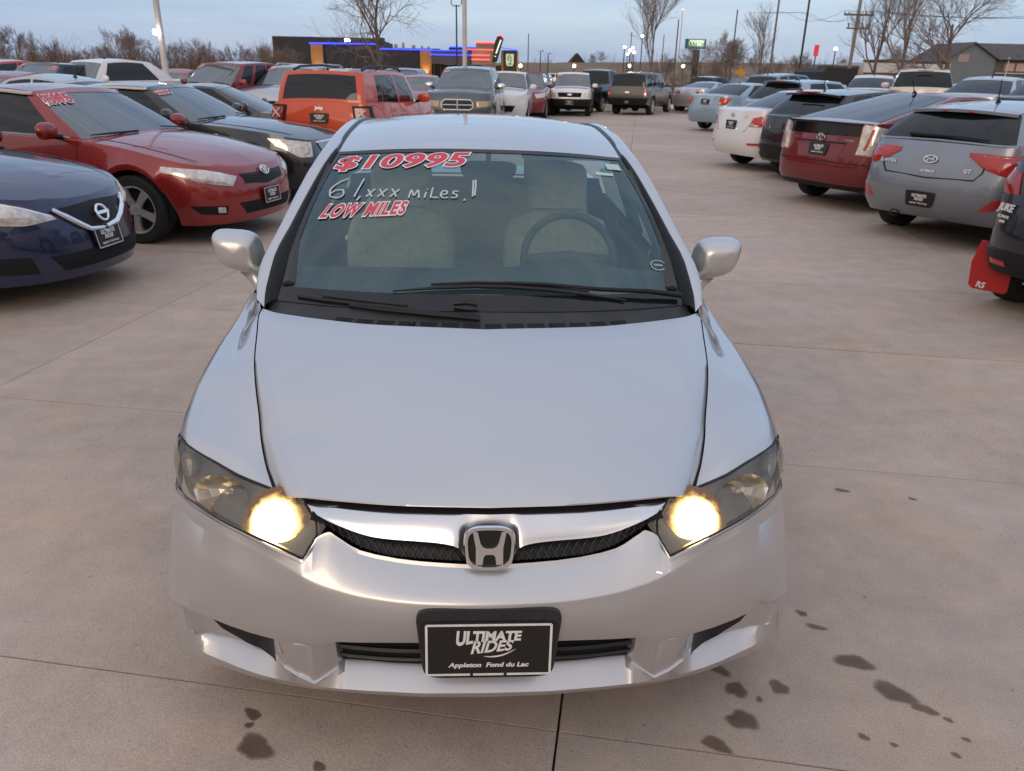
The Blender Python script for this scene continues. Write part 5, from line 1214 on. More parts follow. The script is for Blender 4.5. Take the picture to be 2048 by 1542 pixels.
rt, *_ = build_car(S, 'grey_pickup', 'dark grey pickup truck with a hard cap over its bed, seen from behind', 'pickup truck', 7.99, 35.70, 62.8, P_TAUPE)
lamps(rt, S, 'tail_light', REDLENS, [r_(.74, .78), s_(4.95, .78)], [r_(.74, 1.08), s_(4.95, 1.08)], inner=[('reverse_lens', CLEARLENS, [r_(.76, .84), r_(.82, .84)], [r_(.76, .92), r_(.82, .92)])])
S.decal('rear_bumper', BLACK, rt, [r_(-.86, .44), r_(.86, .44)], [r_(-.86, .70), r_(.86, .70)], n=13, off=.05, rear=True); add_plate(rt, S, r_(0, .57), .06, border=False)
add_emblem(rt, S, r_(0, .93), 'oval', 1.4, .01); add_antenna(rt, S, 2.1, .5, .3, .5)
S = Car(base=PICK, L=5.2, W=.93, H=1.84, sh=[(0, 1.05), (.25, 1.12), (1.3, 1.18), (5.2, 1.2)], zrf=1.76, zrr=1.76)
rt, *_ = build_car(S, 'black_pickup', 'black pickup truck wedged between the white and the dark grey pickups', 'pickup truck', 6.25, 37.9, 58, P_BLACK, far=True); lamps(rt, S, 'tail_light', REDLENS, [r_(.76, .85), s_(5.1, .85)], [r_(.76, 1.15), s_(5.1, 1.15)])
S = Car(base=PICK, L=5.4, W=.96, H=1.84, yc=1.5, yrf=2.1, yrr=3.5, yb=3.7, sh=[(0, 1.05), (.25, 1.12), (1.3, 1.18), (5.4, 1.2)], zrf=1.76, zrr=1.76, win=[(.05, .45), (.5, .92)])
rt, *_ = build_car(S, 'dark_pickup', 'black pickup truck beyond the silver coupe on the right, tail lamp showing', 'pickup truck', 13.4, 43.5, 40, P_BLACK, far=True, z=-.22); lamps(rt, S, 'tail_light', REDLENS, [r_(.78, .85), s_(5.25, .85)], [r_(.78, 1.15), s_(5.25, 1.15)])

# --- right row, tails to the aisle
S = Car(L=4.45, W=.875, H=1.49, ra=.87, yc=1.05, yrf=1.85, yrr=2.65, yb=4.22, zrf=1.43, zrr=1.455, sh=[(0, .70), (.3, .78), (1.1, .95), (2.2, 1.0), (3.4, 1.08), (4.1, 1.135), (4.45, 1.13)], nr=3.3, Lr=.34, dR=.10, win=[(.03, .38), (.41, .72), (.73, .80)], rwu=.60, rwh=(.02, .95), ro=(.10, -.01, -.02, .03, .05), zr=(.27, .40, .60, .82), crown=[(0, .03), (.4, .07), (1.1, .06), (4.1, .03), (4.45, .012)], kind='hatch', R=.32)
rt, body, roof, w_ = build_car(S, 'red_hatchback', 'dark red hatchback with tall clear tail lamps, steep Kamm tail to the aisle', 'car', 6.80, 10.15, 22.8, paint('barcelona_red', (.165, .006, .008), .25, .33, .03))
S.decal('lower_rear_window', CARGLASS, rt, [r_(-.60, .965), r_(.60, .965)], [r_(-.62, 1.105), r_(.62, 1.105)], n=13, off=.010, rear=True)
S.decal('tail_spoiler', BLACK, rt, [r_(-.66, 1.10), r_(.66, 1.10)], [r_(-.66, 1.13), r_(.66, 1.13)], n=13, nz=3, off=.05, rear=True)
for sg in (1, -1):
    o = S.decal('tail_light', CLEARLENS, rt, [r_(.63, .72), s_(4.22, .74)] if 0 else [r_(.60, .73), r_(.79, .73)], [r_(.655, 1.12), s_(4.22, 1.075)], sg=sg, off=.022, bulge=.012)
    S.decal('red_lens', REDLENS, o, [r_(.68, .80), r_(.71, .80)], [r_(.755, 1.06), r_(.785, 1.06)], sg=sg, off=.038); S.decal('red_lens', REDLENS, o, [r_(.605, .722), r_(.74, .722)], [r_(.605, .745), r_(.74, .745)], sg=sg, off=.036)
S.decal('plate_recess', paint('barcelona_red', (.3, .02, .02)), rt, [r_(-.34, .66), r_(.34, .66)], [r_(-.42, .86), r_(.42, .86)], n=11, off=.004, rear=True)
MB().tube([tuple(S.frame(r_(x, .87), .010).translation) for x in np.linspace(-.42, .42, 9)], .010, 5).obj('plate_hood', BLACK, rt)
add_plate(rt, S, r_(0, .77), .018, border=False); add_emblem(rt, S, r_(-.02, .925), 'ovals', .95, .016); add_text(rt, S, r_(-.48, .90), 'PRIUS', .055, CHROME, .010, .02); add_text(rt, S, r_(.48, .905), 'HYBRID', .042, CHROME, .010, .02)
S.decal('lower_valance', BLACK, rt, [r_(-.76, .27), r_(.76, .27)], [r_(-.78, .33), r_(.78, .33)], n=13, nz=2, off=.008, rear=True); add_antenna(rt, S, 2.75, .16, .5)
MB().tube([tuple(S.frame(r_(x, .62), .006).translation) for x in np.linspace(-.76, .76, 13)], .005, 4).obj('bumper_seam', DARK, body)

S = Car(base=HATCH, L=4.30, W=.89, H=1.47, ra=.85, sh=[(0, .70), (.3, .78), (1.2, .96), (2.3, 1.02), (3.5, 1.08), (4.0, 1.08), (4.30, 1.04)], yrr=3.82, yb=4.20, zrr=1.37, wr=.57, ro=(.13, .0, -.02, .03, .09), win=[(.04, .40), (.43, .74), (.75, .82)], R=.33, wk='b')
rt, body, roof, w_ = build_car(S, 'grey_hatchback', 'steel grey hatchback with red swept tail lamps, second car from the right edge', 'car', 6.78, 7.79, 27.1, P_GREY)
lamps(rt, S, 'tail_light', REDLENS, [r_(.40, .945), r_(.56, .835), r_(.74, .775), s_(4.02, .825), s_(3.78, .975)], [r_(.39, .985), r_(.56, .985), r_(.74, .975), s_(4.02, .995), s_(3.76, 1.01)], inner=[('clear_lens', CLEARLENS, [r_(.56, .925), r_(.80, .90)], [r_(.54, .965), r_(.80, .955)])], bulge=.014, n=16)
lamps(rt, S, 'bumper_reflector', REDLENS, [r_(.60, .42), r_(.74, .44)], [r_(.70, .54), r_(.80, .57)])
add_plate(rt, S, r_(-.02, .475), .02, border=False); add_emblem(rt, S, r_(0, .885), 'slant', 1.05, .014); add_text(rt, S, r_(-.50, .83), 'ELANTRA', .05, CHROME, .010, .02); add_text(rt, S, r_(.42, .80), 'GT', .055, CHROME, .010, .02)
add_text(rt, S, r_(.05, .765), 'ULTIMATE', .034, CHROME, .010, .02, .2)
P_ = [S.P(*((lambda q: (abs(q[0]), q[1]))(S.U(r_(x, z)))), 1 if x >= 0 else -1) for x, z in ((-.60, .98), (-.56, .80), (-.50, .72), (0, .70), (.50, .72), (.56, .80), (.60, .98))]
MB().tube([p*[1.0, 1.003, 1] for p in P_], .007, 5).obj('tailgate_gap', DARK, body)
sp = MB(); sp.grid(np.array([[S.loc(x*(.56+.02*t), 3.66+.30*t-.10*x*x, float(S.zroof(3.7)[0])+.045-.035*t-.03*x*x + (0 if k == 0 else -.03)) for x in np.linspace(-1, 1, 13)] for k, t in ((0, 0), (0, .5), (0, 1), (1, 1), (1, .6))])); sp.obj('roof_spoiler', P_GREY, rt, ang=40)
MB().box(S.loc(0, 3.95, 1.365), (.36, .012, .014)).obj('brake_lamp', REDLENS, rt, smooth=False)
wp = [S.gh(3-abs(u), h, -1 if u < 0 else 1, .02) for u, h in ((-.12, .14), (.05, .13), (.30, .12))]; MB().tube(wp, [.020, .012, .008], 6).obj('wiper', BLACK, rt); add_antenna(rt, S, 3.25, .22, .12)
MB().tube([S.loc(-.34+.05*math.cos(t), 4.2, .27+.035*math.sin(t)) for t in np.linspace(0, 6.28, 14)], .008, 5).obj('tow_hook', BLACK, rt)

S = Car(L=4.37, W=.85, H=1.45, ra=.90, yrf=2.0, yrr=2.95, yb=3.80, yc=1.2, sh=[(0, .70), (.3, .78), (1.2, .95), (2.3, 1.0), (3.6, 1.06), (4.15, 1.09), (4.37, 1.06)], nr=3.4, ro=(.10, 0, -.02, .03, .05), R=.31)
rt, body, roof, w_ = build_car(S, 'white_sedan', 'white sedan, tail to the aisle, between a light blue sedan and a black crossover', 'car', 7.09, 14.44, 16.2, P_WHITE)
lamps(rt, S, 'tail_light', REDLENS, [r_(.50, .80), r_(.72, .80), s_(4.0, .86)], [r_(.60, .955), r_(.74, .985), s_(3.95, .985)], inner=[('reverse_lens', CLEARLENS, [r_(.53, .81), r_(.70, .81)], [r_(.56, .86), r_(.70, .87)])], bulge=.01)
add_plate(rt, S, r_(-.02, .81), .016, border=False); add_emblem(rt, S, r_(0, .985), 'slant', .8, .01); add_text(rt, S, r_(.42, .97), 'GLS', .04, CHROME, .008, .02)
lamps(rt, S, 'bumper_reflector', REDLENS, [r_(.56, .47), r_(.74, .47)], [r_(.54, .51), r_(.78, .52)]); add_antenna(rt, S, 2.85, .2, .5)
P_ = [S.P(*((lambda q: (abs(q[0]), q[1]))(S.U(r_(x, z)))), 1 if x >= 0 else -1) for x, z in ((-.48, .80), (-.46, .74), (-.42, .70), (.42, .70), (.46, .74), (.48, .80))]; MB().tube(P_, .006, 5).obj('trunk_gap', mat('gap_grey', (.18, .18, .18), .8), body)

S = Car(base=SUV, L=4.3, W=.87, H=1.50, R=.325, wk='a', ra=.85, sh=[(0, .78), (.25, .86), (1.2, .99), (2.5, 1.03), (3.7, 1.08), (4.3, 1.05)], zrf=1.44, zrr=1.40, yrr=3.75, yb=4.18, wr=.57, dR=.18, nr=3.2, Lr=.42, zf=(.22, .36, .54, .70), zs=(.22, .36, .58, .80), zr=(.30, .44, .64, .84))
rt, body, roof, w_ = build_car(S, 'black_crossover', 'black crossover, tail to the aisle, between the white sedan and the dark red hatchback', 'SUV', 7.30, 12.75, 24.5, P_BLACK)
lamps(rt, S, 'tail_light', REDLENS, [r_(.60, .86), s_(3.95, .88)], [r_(.62, 1.03), s_(3.9, 1.04)], inner=[('clear_lens', CLEARLENS, [r_(.68, .93), r_(.78, .93)], [r_(.68, 1.01), r_(.78, 1.01)])], bulge=.01); add_emblem(rt, S, r_(0, .96), 'bar', .9, .012); lamps(rt, S, 'bumper_reflector', REDLENS, [r_(.66, .44), r_(.82, .44)], [r_(.66, .50), r_(.82, .50)])
S.decal('lower_bumper', BLACK, rt, [r_(-.86, .34), r_(.86, .34)], [r_(-.88, .58), r_(.88, .58)], n=13, off=.012, rear=True)
MB().box(S.loc(0, 3.97, 1.445), (.5, .03, .02)).obj('brake_lamp', REDLENS, rt, smooth=False); add_antenna(rt, S, 3.6, .2, .15); add_plate(rt, S, r_(0, .86), .016, border=False)
sp = MB(); sp.grid(np.array([[S.loc(x*.56, 3.70+.24*t-.06*x*x, 1.455-.02*t-.03*x*x - (0 if k == 0 else .03)) for x in np.linspace(-1, 1, 11)] for k, t in ((0, 0), (0, 1), (1, 1), (1, .3))])); sp.obj('roof_spoiler', P_BLACK, rt, ang=40)

S = Car(L=4.6, W=.875, H=1.45, sh=[(0, .72), (.3, .79), (1.3, .95), (2.4, 1.0), (3.6, 1.04), (4.3, 1.08), (4.6, 1.05)], nr=3.6, ro=(.08, 0, -.02, .03, .05))
rt, body, roof, w_ = build_car(S, 'light_blue_sedan', 'light blue sedan with angular red tail lamps and a plate, tail to the aisle', 'car', 9.40, 25.33, 32.8, P_LBLUE)
lamps(rt, S, 'tail_light', REDLENS, [r_(.50, .80), r_(.74, .80)], [r_(.58, 1.03), s_(4.38, 1.0)], inner=[('reverse_lens', CLEARLENS, [r_(.53, .82), r_(.60, .82)], [r_(.55, .88), r_(.61, .88)])], bulge=.01); add_plate(rt, S, r_(-.02, .88), .016, border=False); add_antenna(rt, S, 3.0, .03)
S = Car(base=HATCH, L=4.35, H=1.60, sh=[(0, .75), (.3, .85), (1.2, 1.0), (2.4, 1.06), (4.0, 1.10), (4.35, 1.06)], zrf=1.54, zrr=1.52)
rt, *_ = build_car(S, 'pale_blue_hatchback', 'pale blue hatchback with a roof spoiler half hidden behind the white sedan', 'car', 9.35, 19.9, 28, P_LBLUE); lamps(rt, S, 'tail_light', REDLENS, [r_(.62, .85), s_(4.1, .85)], [r_(.66, 1.05), s_(4.0, 1.05)]); add_antenna(rt, S, 3.2, .08, .3)
sp = MB(); sp.grid(np.array([[S.loc(x*.55, 3.62+.26*t-.06*x*x, 1.585-.01*t-.03*x*x - (0 if k == 0 else .03)) for x in np.linspace(-1, 1, 11)] for k, t in ((0, 0), (0, 1), (1, 1), (1, .3))])); o = sp.obj('roof_spoiler', P_BLUE, rt, ang=40)
MB().box(S.loc(0, 3.88, 1.545), (.42, .03, .018)).obj('brake_lamp', REDLENS, rt, smooth=False)
S = Car(L=4.84, W=.95, H=1.38, yc=1.6, yrf=2.45, yrr=3.05, yb=4.25, win=[(.05, .55), (.62, .80)], sh=[(0, .72), (.3, .80), (1.6, .95), (2.6, 1.0), (3.7, 1.06), (4.4, 1.08), (4.84, 1.04)], R=.36, wk='c', zrf=1.32, zrr=1.32, nr=4)
rt, *_ = build_car(S, 'silver_coupe', 'low silver coupe with paired square tail lamps beyond the light blue sedan', 'car', 12.08, 38.91, 48, P_SILV)
for sg in (1, -1):
    for x in (.42, .64): S.decal('tail_light', REDLENS, rt, [r_(x, .84), r_(x+.16, .84)], [r_(x, .94), r_(x+.16, .94)], sg=sg, n=4)
add_antenna(rt, S, 3.0, .06)

# --- black crossover cut by the right edge, red mud flap
S = Car(base=SUV, L=4.13, W=.885, H=1.57, R=.335, wk='b', ra=.72, nr=3.0, Lr=.46, sh=[(0, .85), (.25, .92), (1.1, 1.02), (2.4, 1.06), (3.4, 1.12), (4.13, 1.12)], zrf=1.50, zrr=1.44, yrr=3.6, yb=4.05, wr=.58, dR=.2, clad=True, ro=(.08, 0, .02, .06, .10), zr=(.34, .48, .64, .88))
rt, body, roof, w_ = build_car(S, 'black_hatchback', 'black crossover with a red mud flap lettered RS, cut by the right picture edge', 'SUV', 6.00, 4.42, 27.5, P_BLACK)
lamps(rt, S, 'tail_light', REDLENS, [r_(.64, .90), s_(3.78, .90)], [r_(.70, 1.05), s_(3.70, 1.08)], bulge=.02)
add_text(rt, S, r_(-.70, .80), 'JUKE', .075, WHITEINK, .012, .03, .2); add_text(rt, S, r_(-.70, .735), 'ULTIMATE', .028, WHITEINK, .012, .03); add_text(rt, S, r_(-.70, .70), 'RIDES', .026, WHITEINK, .012, .03, .3)
S.decal('lower_bumper', BLACK, rt, [r_(-.84, .33), r_(.84, .33)], [r_(-.86, .50), r_(.86, .50)], n=15, off=.02, rear=True)
lamps(rt, S, 'bumper_reflector', REDLENS, [r_(.60, .40), r_(.74, .40)], [r_(.60, .435), r_(.74, .435)], off=.03)
FLAP = mat('red_mud_flap', (.42, .020, .018), .4)
for sg in (1, -1):
    yq = S.L-S.ra+.43; poly = [(-.13, .30), (-.17, .12), (-.155, -.06), (-.12, -.085), (.13, -.075), (.15, -.05), (.15, .16), (.10, .30)]
    M = Matrix.Translation(S.loc(sg*(S.W-.11), yq, .21)) @ Matrix.Rotation(R_(90), 4, 'X')
    fl = MB().prism([(x*(1 if sg < 0 else -1), y) for x, y in poly], -.004, .004, M).obj('mud_flap', FLAP, rt, smooth=False)
    put('flap_lettering', text_mesh('RS', WHITEINK, 1, .02, .03, .2), fl, Matrix.Translation(S.loc(sg*(S.W-.11)-.06, yq+.008, .165)) @ Matrix.Rotation(R_(90), 4, 'X') @ Matrix.Scale(.065, 4))

# --- second row on the left, noses this way
def row2(S, name, label, cat, x, y, head, pm_, seed=None, **kw):
    rt, body, roof, w_ = build_car(S, name, label, cat, x, y, head, pm_, far=True, **kw)
    lamps(rt, S, 'headlight', CLEARLENS, [f(.50, S.zf[2]+.02), f(.80, S.zf[2]+.06)], [f(.48, S.zf[3]+.06), f(.84, S.zf[3]+.10)])
    S.decal('upper_grille', DARK, rt, [f(-.36, S.zf[2]), f(.36, S.zf[2])], [f(-.40, S.zf[3]+.05), f(.40, S.zf[3]+.05)], n=9)
    if seed is not None: sticker(rt, S, w_, None, -.80, -.28, .78, .92, seed)
    wipers(rt, S); return rt, S, w_
S = Car(base=PICK, L=5.5, W=.98, H=1.80, sh=[(0, 1.06), (.25, 1.14), (1.4, 1.22), (3, 1.25), (5.5, 1.28)], yc=1.5, yrf=2.05, yrr=3.5, yb=4.1, zrf=1.72, zrr=1.72, win=[(.08, .80)], kind='suv')
rt, S, w_ = row2(S, 'white_truck', 'white sport truck with a pale pillar in the second row on the left', 'pickup truck', -9.6, 21.6, -122, P_WHITE, 11, glassm=None)
add_antenna(rt, S, 2.6, .05)
S = Car(base=SUV, L=4.5, H=1.66); rt, S, w_ = row2(S, 'black_suv', 'black SUV with two red stickers on its windscreen at the far left', 'SUV', -10.7, 20.6, -112, P_BLACK, 12); sticker(rt, S, w_, None, .35, .75, .74, .88, 14); add_antenna(rt, S, 2.5, .1)
S = Car(base=SUV, L=4.7, W=.88, H=1.80, sh=[(0, 1.02), (.25, 1.10), (1.3, 1.18), (4.7, 1.22)], zrf=1.72, zrr=1.72, wr=.66, nf=4.5, win=[(.05, .22), (.27, .46), (.50, .92)]); rt, S, w_ = row2(S, 'red_suv', 'boxy red SUV with a price sticker behind the black angular sedan', 'SUV', -6.55, 22.0, -113, P_RED, 15)
S = Car(base=SUV, L=4.9, W=.95, H=1.76, yc=1.0, yrf=1.9, sh=[(0, .95), (.25, 1.05), (1.0, 1.14), (4.9, 1.16)], zrf=1.68, zrr=1.66); rt, S, w_ = row2(S, 'silver_minivan', 'silver minivan with a price sticker just behind the orange SUV', 'van', -4.75, 22.6, -104, P_SILV, 16)
for sg in (1, -1): MB().tube([S.loc(sg*.58, y, float(S.zroof(y)[0])+q) for y, q in ((2.1, .03), (2.3, .07), (3.9, .07), (4.1, .03))], .02, 6).obj('roof_rail', P_SILV, rt)
S = Car(L=4.8, H=1.50); rt, *_ = build_car(S, 'silver_sedan', 'silver sedan with a roof antenna showing over the red sedan roof', 'car', -7.3, 13.2, 172, P_SILV, far=True); add_antenna(rt, S, 3.0, .16, .5)
S = Car(base=SUV, L=4.5, H=1.80); build_car(S, 'maroon_suv', 'maroon SUV whose roof shows over the white sport truck', 'SUV', -13.6, 31, -110, P_DKRED, far=True)
S = Car(L=4.7, H=1.55); build_car(S, 'crimson_sedan', 'crimson sedan peeping out between the white sport truck and the boxy red SUV', 'car', -10.2, 28.2, -100, P_RED, far=True)
S = Car(base=SUV, L=4.5, H=1.74); build_car(S, 'orange_red_suv', 'orange red SUV pillar cut by the far left picture edge', 'SUV', -14.2, 24.0, -105, P_ORANGE, far=True)
S = Car(L=4.7, H=1.50); build_car(S, 'pink_red_sedan', 'red sedan roof low at the left edge before the black stickered SUV', 'car', -9.4, 15.8, -105, P_RED, far=True)

# --- further rows on the right
def row3(S, name, label, cat, x, y, head, pm_, **kw):
    rt, *_ = build_car(S, name, label, cat, x, y, head, pm_, far=True, **kw); lamps(rt, S, 'tail_light', REDLENS, [r_(.56, S.zr[2]+.16), s_(S.L-.30, S.zr[2]+.18)], [r_(.58, S.zr[3]+.14), s_(S.L-.34, S.zr[3]+.15)]); add_antenna(rt, S, S.yrr-.3, .06); return rt, S
S = Car(base=SUV, L=4.7, H=1.72); row3(S, 'blue_suv', 'pale blue SUV roof behind the pale blue hatchback', 'SUV', 13.6, 33.0, 35, P_BLUE)
S = Car(L=4.8, W=.92, H=1.49); row3(S, 'cream_sedan', 'cream sedan behind the black crossover and left of the white crossover', 'car', 14.3, 27.0, 62, P_CREAM)
S = Car(base=SUV, L=4.6, H=1.68, nr=3.4, win=[(.03, .36), (.39, .66), (.69, .86)]); rt, S = row3(S, 'white_crossover', 'white crossover seen from behind in the second row on the right', 'SUV', 14.0, 23.4, 62, P_CREAM); MB().box(S.loc(0, 4.32, 1.60), (.4, .03, .02)).obj('brake_lamp', REDLENS, rt, smooth=False)
S = Car(L=4.8, H=1.48); row3(S, 'silver_sedan', 'silver sedan in the second row on the right, beyond the red hatchback roof', 'car', 13.9, 19.6, 40, P_SILV)
S = Car(L=4.7, H=1.47); rt, S = row3(S, 'black_sedan', 'black sedan with a bow tie badge above the steel grey hatchback', 'car', 14.0, 17.2, 40, P_BLACK); add_emblem(rt, S, r_(0, .98), 'bow', 1.3, .014, CHROME)
S = Car(L=4.7, H=1.48); rt, S = row3(S, 'blue_sedan', 'royal blue sedan behind the black sedan at the right edge', 'car', 14.6, 15.1, 45, P_RB); add_emblem(rt, S, r_(0, .98), 'oval', 1.2, .014)

# --- far away: at the cinema and on the road
for i, (x, y, hd, pm_, lb) in enumerate([(9.4, 96, 170, P_WHITE, 'small white SUV far off in front of the brown bank'), (12.6, 97, 175, P_DKRED, 'small dark red car far off beside the small white SUV'), (6.5, 99, 175, P_BLACK, 'small dark car far off left of the small white SUV'), (-8.6, 120, 5, P_DGREY, 'small grey car parked by the lit orange pilaster of the cinema')]):
    S = Car(base=SUV, L=4.6, H=1.65); build_car(S, 'distant_car', lb, 'car', x, y, hd, pm_, far=True, z=-.10)
S = Car(base=SUV, L=4.7, H=1.7, sh=[(0, .88), (.25, .96), (1.2, 1.08), (4.7, 1.12)])
rt, *_ = build_car(S, 'oncoming_car', 'distant car with two white headlights lit on the road below the trees', 'car', 22.6, 66.0, -112, P_DGREY, far=True, z=-.10, group='cars on the road')
for sg in (1, -1): S.decal('lit_headlight', lamp_mat('white_headlamp', (.92, .95, 1.0), 22.0), rt, [f(.48, .72), f(.74, .72)], [f(.48, .92), f(.74, .92)], sg=sg)
for i, (x, y) in enumerate([(25.6, 68.5), (30.5, 69.5), (20.5, 70.0)]):
    S = Car(base=SUV, L=4.6, H=1.65); rt, *_ = build_car(S, 'distant_car', ['dark car with red tail lamps lit on the road right of the white headlights', 'dark car with red lamps further right on the road below the trees', 'dark car left of the white headlights with a red roof light'][i], 'car', x, y, 75, P_DGREY, far=True, z=-.10, group='cars on the road')
    for sg in (1, -1): S.decal('lit_tail_light', lamp_mat('red_tail_lamp', (1.0, .06, .03), 4.0), rt, [r_(.60, .85), r_(.84, .85)], [r_(.60, 1.05), r_(.84, 1.05)], sg=sg)
# ------------------------------------------------------------------ trees in winter
BARK = mat('bark', (.14, .112, .102), .9, noise=(3, .3)); TWIG = mat('twigs', (.23, .185, .168), .95); BRUSH = mat('brush_stems', (.24, .165, .132), .95)
def tree_meshes(seed, h, spread, up=.25, levels=4, limbs=7, trunk_r=None, first=.28, lean=0.0, minr=.010, stems=1):
    r = random.Random(seed); T = MB(); Cn = MB(); tr = trunk_r or h*.018
    def rv(k): return np.array([r.gauss(0, k), r.gauss(0, k), r.gauss(0, k)])
    def branch(p, d, L, rad, dep):
        n = 4 if dep < 2 else 3; pts = [p]; q = p.copy(); dd = d/np.linalg.norm(d)
        for i in range(n):
            dd = dd + rv(.16 if dep else .05) + np.array([0, 0, up*(.25 if dep else .1)]); dd /= np.linalg.norm(dd); q = q + dd*L/n; pts.append(q.copy())
        rads = [max(minr, rad*(1-.62*i/n)) for i in range(n+1)]
        (T if dep == 0 else Cn).tube(pts, rads, 7 if dep == 0 else (5 if dep == 1 else 3), cap=False)
        if dep >= levels: return
        kids = limbs if dep == 0 else (5 if dep == 1 else 5)
        for k in range(kids):
            f = (first + (1-first)*(k+r.random())/kids) if dep == 0 else (.25 + .75*(k+r.random())/kids)
            x = f*n; i = min(n-1, int(x)); b = pts[i] + (pts[i+1]-pts[i])*(x-i); a = pts[i+1]-pts[i]; a /= np.linalg.norm(a)
            s = rv(1.0); s -= a*np.dot(s, a); s /= np.linalg.norm(s)+1e-9; ang = r.uniform(.45, .95)*spread
            nd = a*math.cos(ang) + s*math.sin(ang); nd[2] += up*.5
            branch(b, nd, L*(r.uniform(.50, .72) if dep else r.uniform(.45, .75)*(1.15-.45*f)), rads[i]*.62, dep+1)
        if dep: branch(pts[-1], dd, L*.55, rads[-1]*.9, dep+1)
    for sN in range(stems):
        o = np.array([0, 0, 0.0]) if stems == 1 else np.array([r.uniform(-.3, .3), r.uniform(-.3, .3), 0])
        branch(o, np.array([lean + (r.uniform(-.25, .25) if stems > 1 else 0), r.uniform(-.15, .15), 1.0]), h*.62, tr, 0)
    top = max(v[2] for v in T.V + Cn.V); k = h/top
    T.V = [tuple(np.array(v)*[k, k, k]) for v in T.V]; Cn.V = [tuple(np.array(v)*[k, k, k]) for v in Cn.V]
    return T.mesh('trunk', BARK, ang=180), Cn.mesh('crown', TWIG, ang=180)
def tree(meshes, label, x, y, rz=0.0, sc=1.0, z=-.12, name='bare_tree', group='bare winter trees'):
    o = empty(name, (x, y, z), rz); o.scale = (sc,)*3; tag(o, label, 'tree', group); put('trunk', meshes[0], o); put('crown', meshes[1], o); return o
t_big = tree_meshes(3, 9.5, 1.05, .16, 4, 8, .16, .22, -.05, .006)
t_slim = tree_meshes(8, 11.5, .55, .35, 4, 8, .15, .25, 0, .008)
t_round = [tree_meshes(20+i, 7.0, 1.0, .10, 4, 7, .14, .15, 0, .012) for i in range(2)]
t_tall = [tree_meshes(30+i, 10.5, .62, .30, 4, 5, .20, .30, .06*(1-2*i), .007) for i in range(2)]
t_wide = tree_meshes(41, 8.6, 1.0, .12, 4, 5, .17, .2, .0, .005, stems=2)
t_line = [tree_meshes(50+i, 7.5, .80, .24, 4, 6, .13, .25, 0, .011) for i in range(4)]
tree(t_big, 'bare tree in front of the cinema, its limbs spreading left over the flat roof', -6.0, 58, .6, 1.12)
tree(t_slim, 'slender bare tree standing before the brown bank left of the lit pylon sign', 16.9, 75, 1.1, 1.05)
for i, (x, y, sc, rz, lb) in enumerate([(26.6, 92, .80, 0, 'dense dark bare tree just right of the lit pylon sign'), (29.4, 95, .98, 2, 'tallest dense bare tree of the dark clump beside the pylon sign'), (31.2, 97, .9, 4, 'dense bare tree at the right of the dark clump by the pylon sign'), (23.9, 98, .62, 1, 'small dense bare tree at the left foot of the dark clump')]):
    tree(t_round[i % 2], lb, x, y, rz, sc)
tree(t_tall[0], 'open bare tree with forked trunk between the dark clump and the thin dark pole', 30.6, 84, .4, .86)
tree(t_tall[0], 'left one of two tall bare trees behind the cream and white cars', 31.0, 60, 1.9, .98, z=-.1)
tree(t_tall[1], 'right one of two tall bare trees behind the white crossover, leaning right', 32.0, 58.5, .3, 1.05, z=-.1)
tree(t_wide, 'wide dark many stemmed bare tree in front of the blue grey gabled building', 28.3, 46, .9, 1.0, z=-.1)
for i, (x, y, sc) in enumerate([(50.0, 105, .62), (44.5, 108, .70), (47.5, 112, .66), (40.2, 104, .62), (55.5, 120, .72), (37, 102, .70), (52.0, 95, .8)]):
    tree(t_line[i % 4], ['low bare tree in front of the beige building', 'low bare tree behind the long white building', 'low bare tree above the long white building roof', 'low bare tree left of the brown shed by the utility pole', 'low bare tree right of the beige building', 'low bare tree behind the black box trailer', 'largest of the low bare trees, by the two tall trees'][i], x, y, i*1.3, sc, group='low trees on the right')
lx = [(-72, 0, .80), (-69.5, 1, .95), (-67, 2, .98), (-64.5, 3, .85), (-62, 1, .74), (-59.5, 0, .55), (-57.4, 2, .62), (-55, 3, .66), (-52.8, 1, .98), (-50.7, 0, 1.05), (-49.0, 2, .95), (-46.6, 3, .74), (-44.6, 1, .70), (-42.6, 0, .78), (-40.6, 2, .80), (-38.8, 3, .72), (-36.8, 1, .70), (-34.9, 0, .76), (-33.0, 2, .68), (-31.0, 3, .74), (-29.4, 1, .70), (-28.0, 2, .66)]
for i, (x, k, sc) in enumerate(lx):
    y = 128 + (i*7 % 5)*1.5; x2 = x*(y/128.0)
    ORD = ['first', 'second', 'third', 'fourth', 'fifth', 'sixth', 'seventh', 'eighth', 'ninth', 'tenth', 'eleventh', 'twelfth']
    lb = f'bare tree, {ORD[i]} from the left end of the brown treeline' if i < 11 else f'bare tree, {ORD[21-i]} from the cinema end of the brown treeline'
    tree(t_line[k], lb, x2, y, i*2.1, sc*.98, group='trees of the left treeline')
def thicket(name, n, x0, x1, y0, y1, h0, h1, seed, m):
    r = random.Random(seed); b = MB()
    for i in range(n):
        x, y = r.uniform(x0, x1), r.uniform(y0, y1); h = r.uniform(h0, h1)*(.8+.35*math.sin(x*.55)+.2*math.sin(x*1.7)); p = np.array([x, y, -.15]); d = np.array([r.gauss(0, .22), r.gauss(0, .2), 1])
        q = p + d*h*.6; e_ = q + (d + [r.gauss(0, .4), 0, .2])*h*.4; b.tube([p, q, e_], [.035, .022, .012], 3, cap=False)
        for k in range(4):
            s = p + d*h*r.uniform(.25, .75); b.tube([s, s + np.array([r.gauss(0, .45), r.gauss(0, .3), r.uniform(.3, .9)])*h*.35], [.018, .010], 3, cap=False)
    return tag(b.obj(name, m, None, ang=180), 'tangle of leafless reddish brown brush', None, None, 'stuff')
thicket('brush_thicket', 3000, -82, -28, 128, 142, 2.2, 4.4, 5, BRUSH)
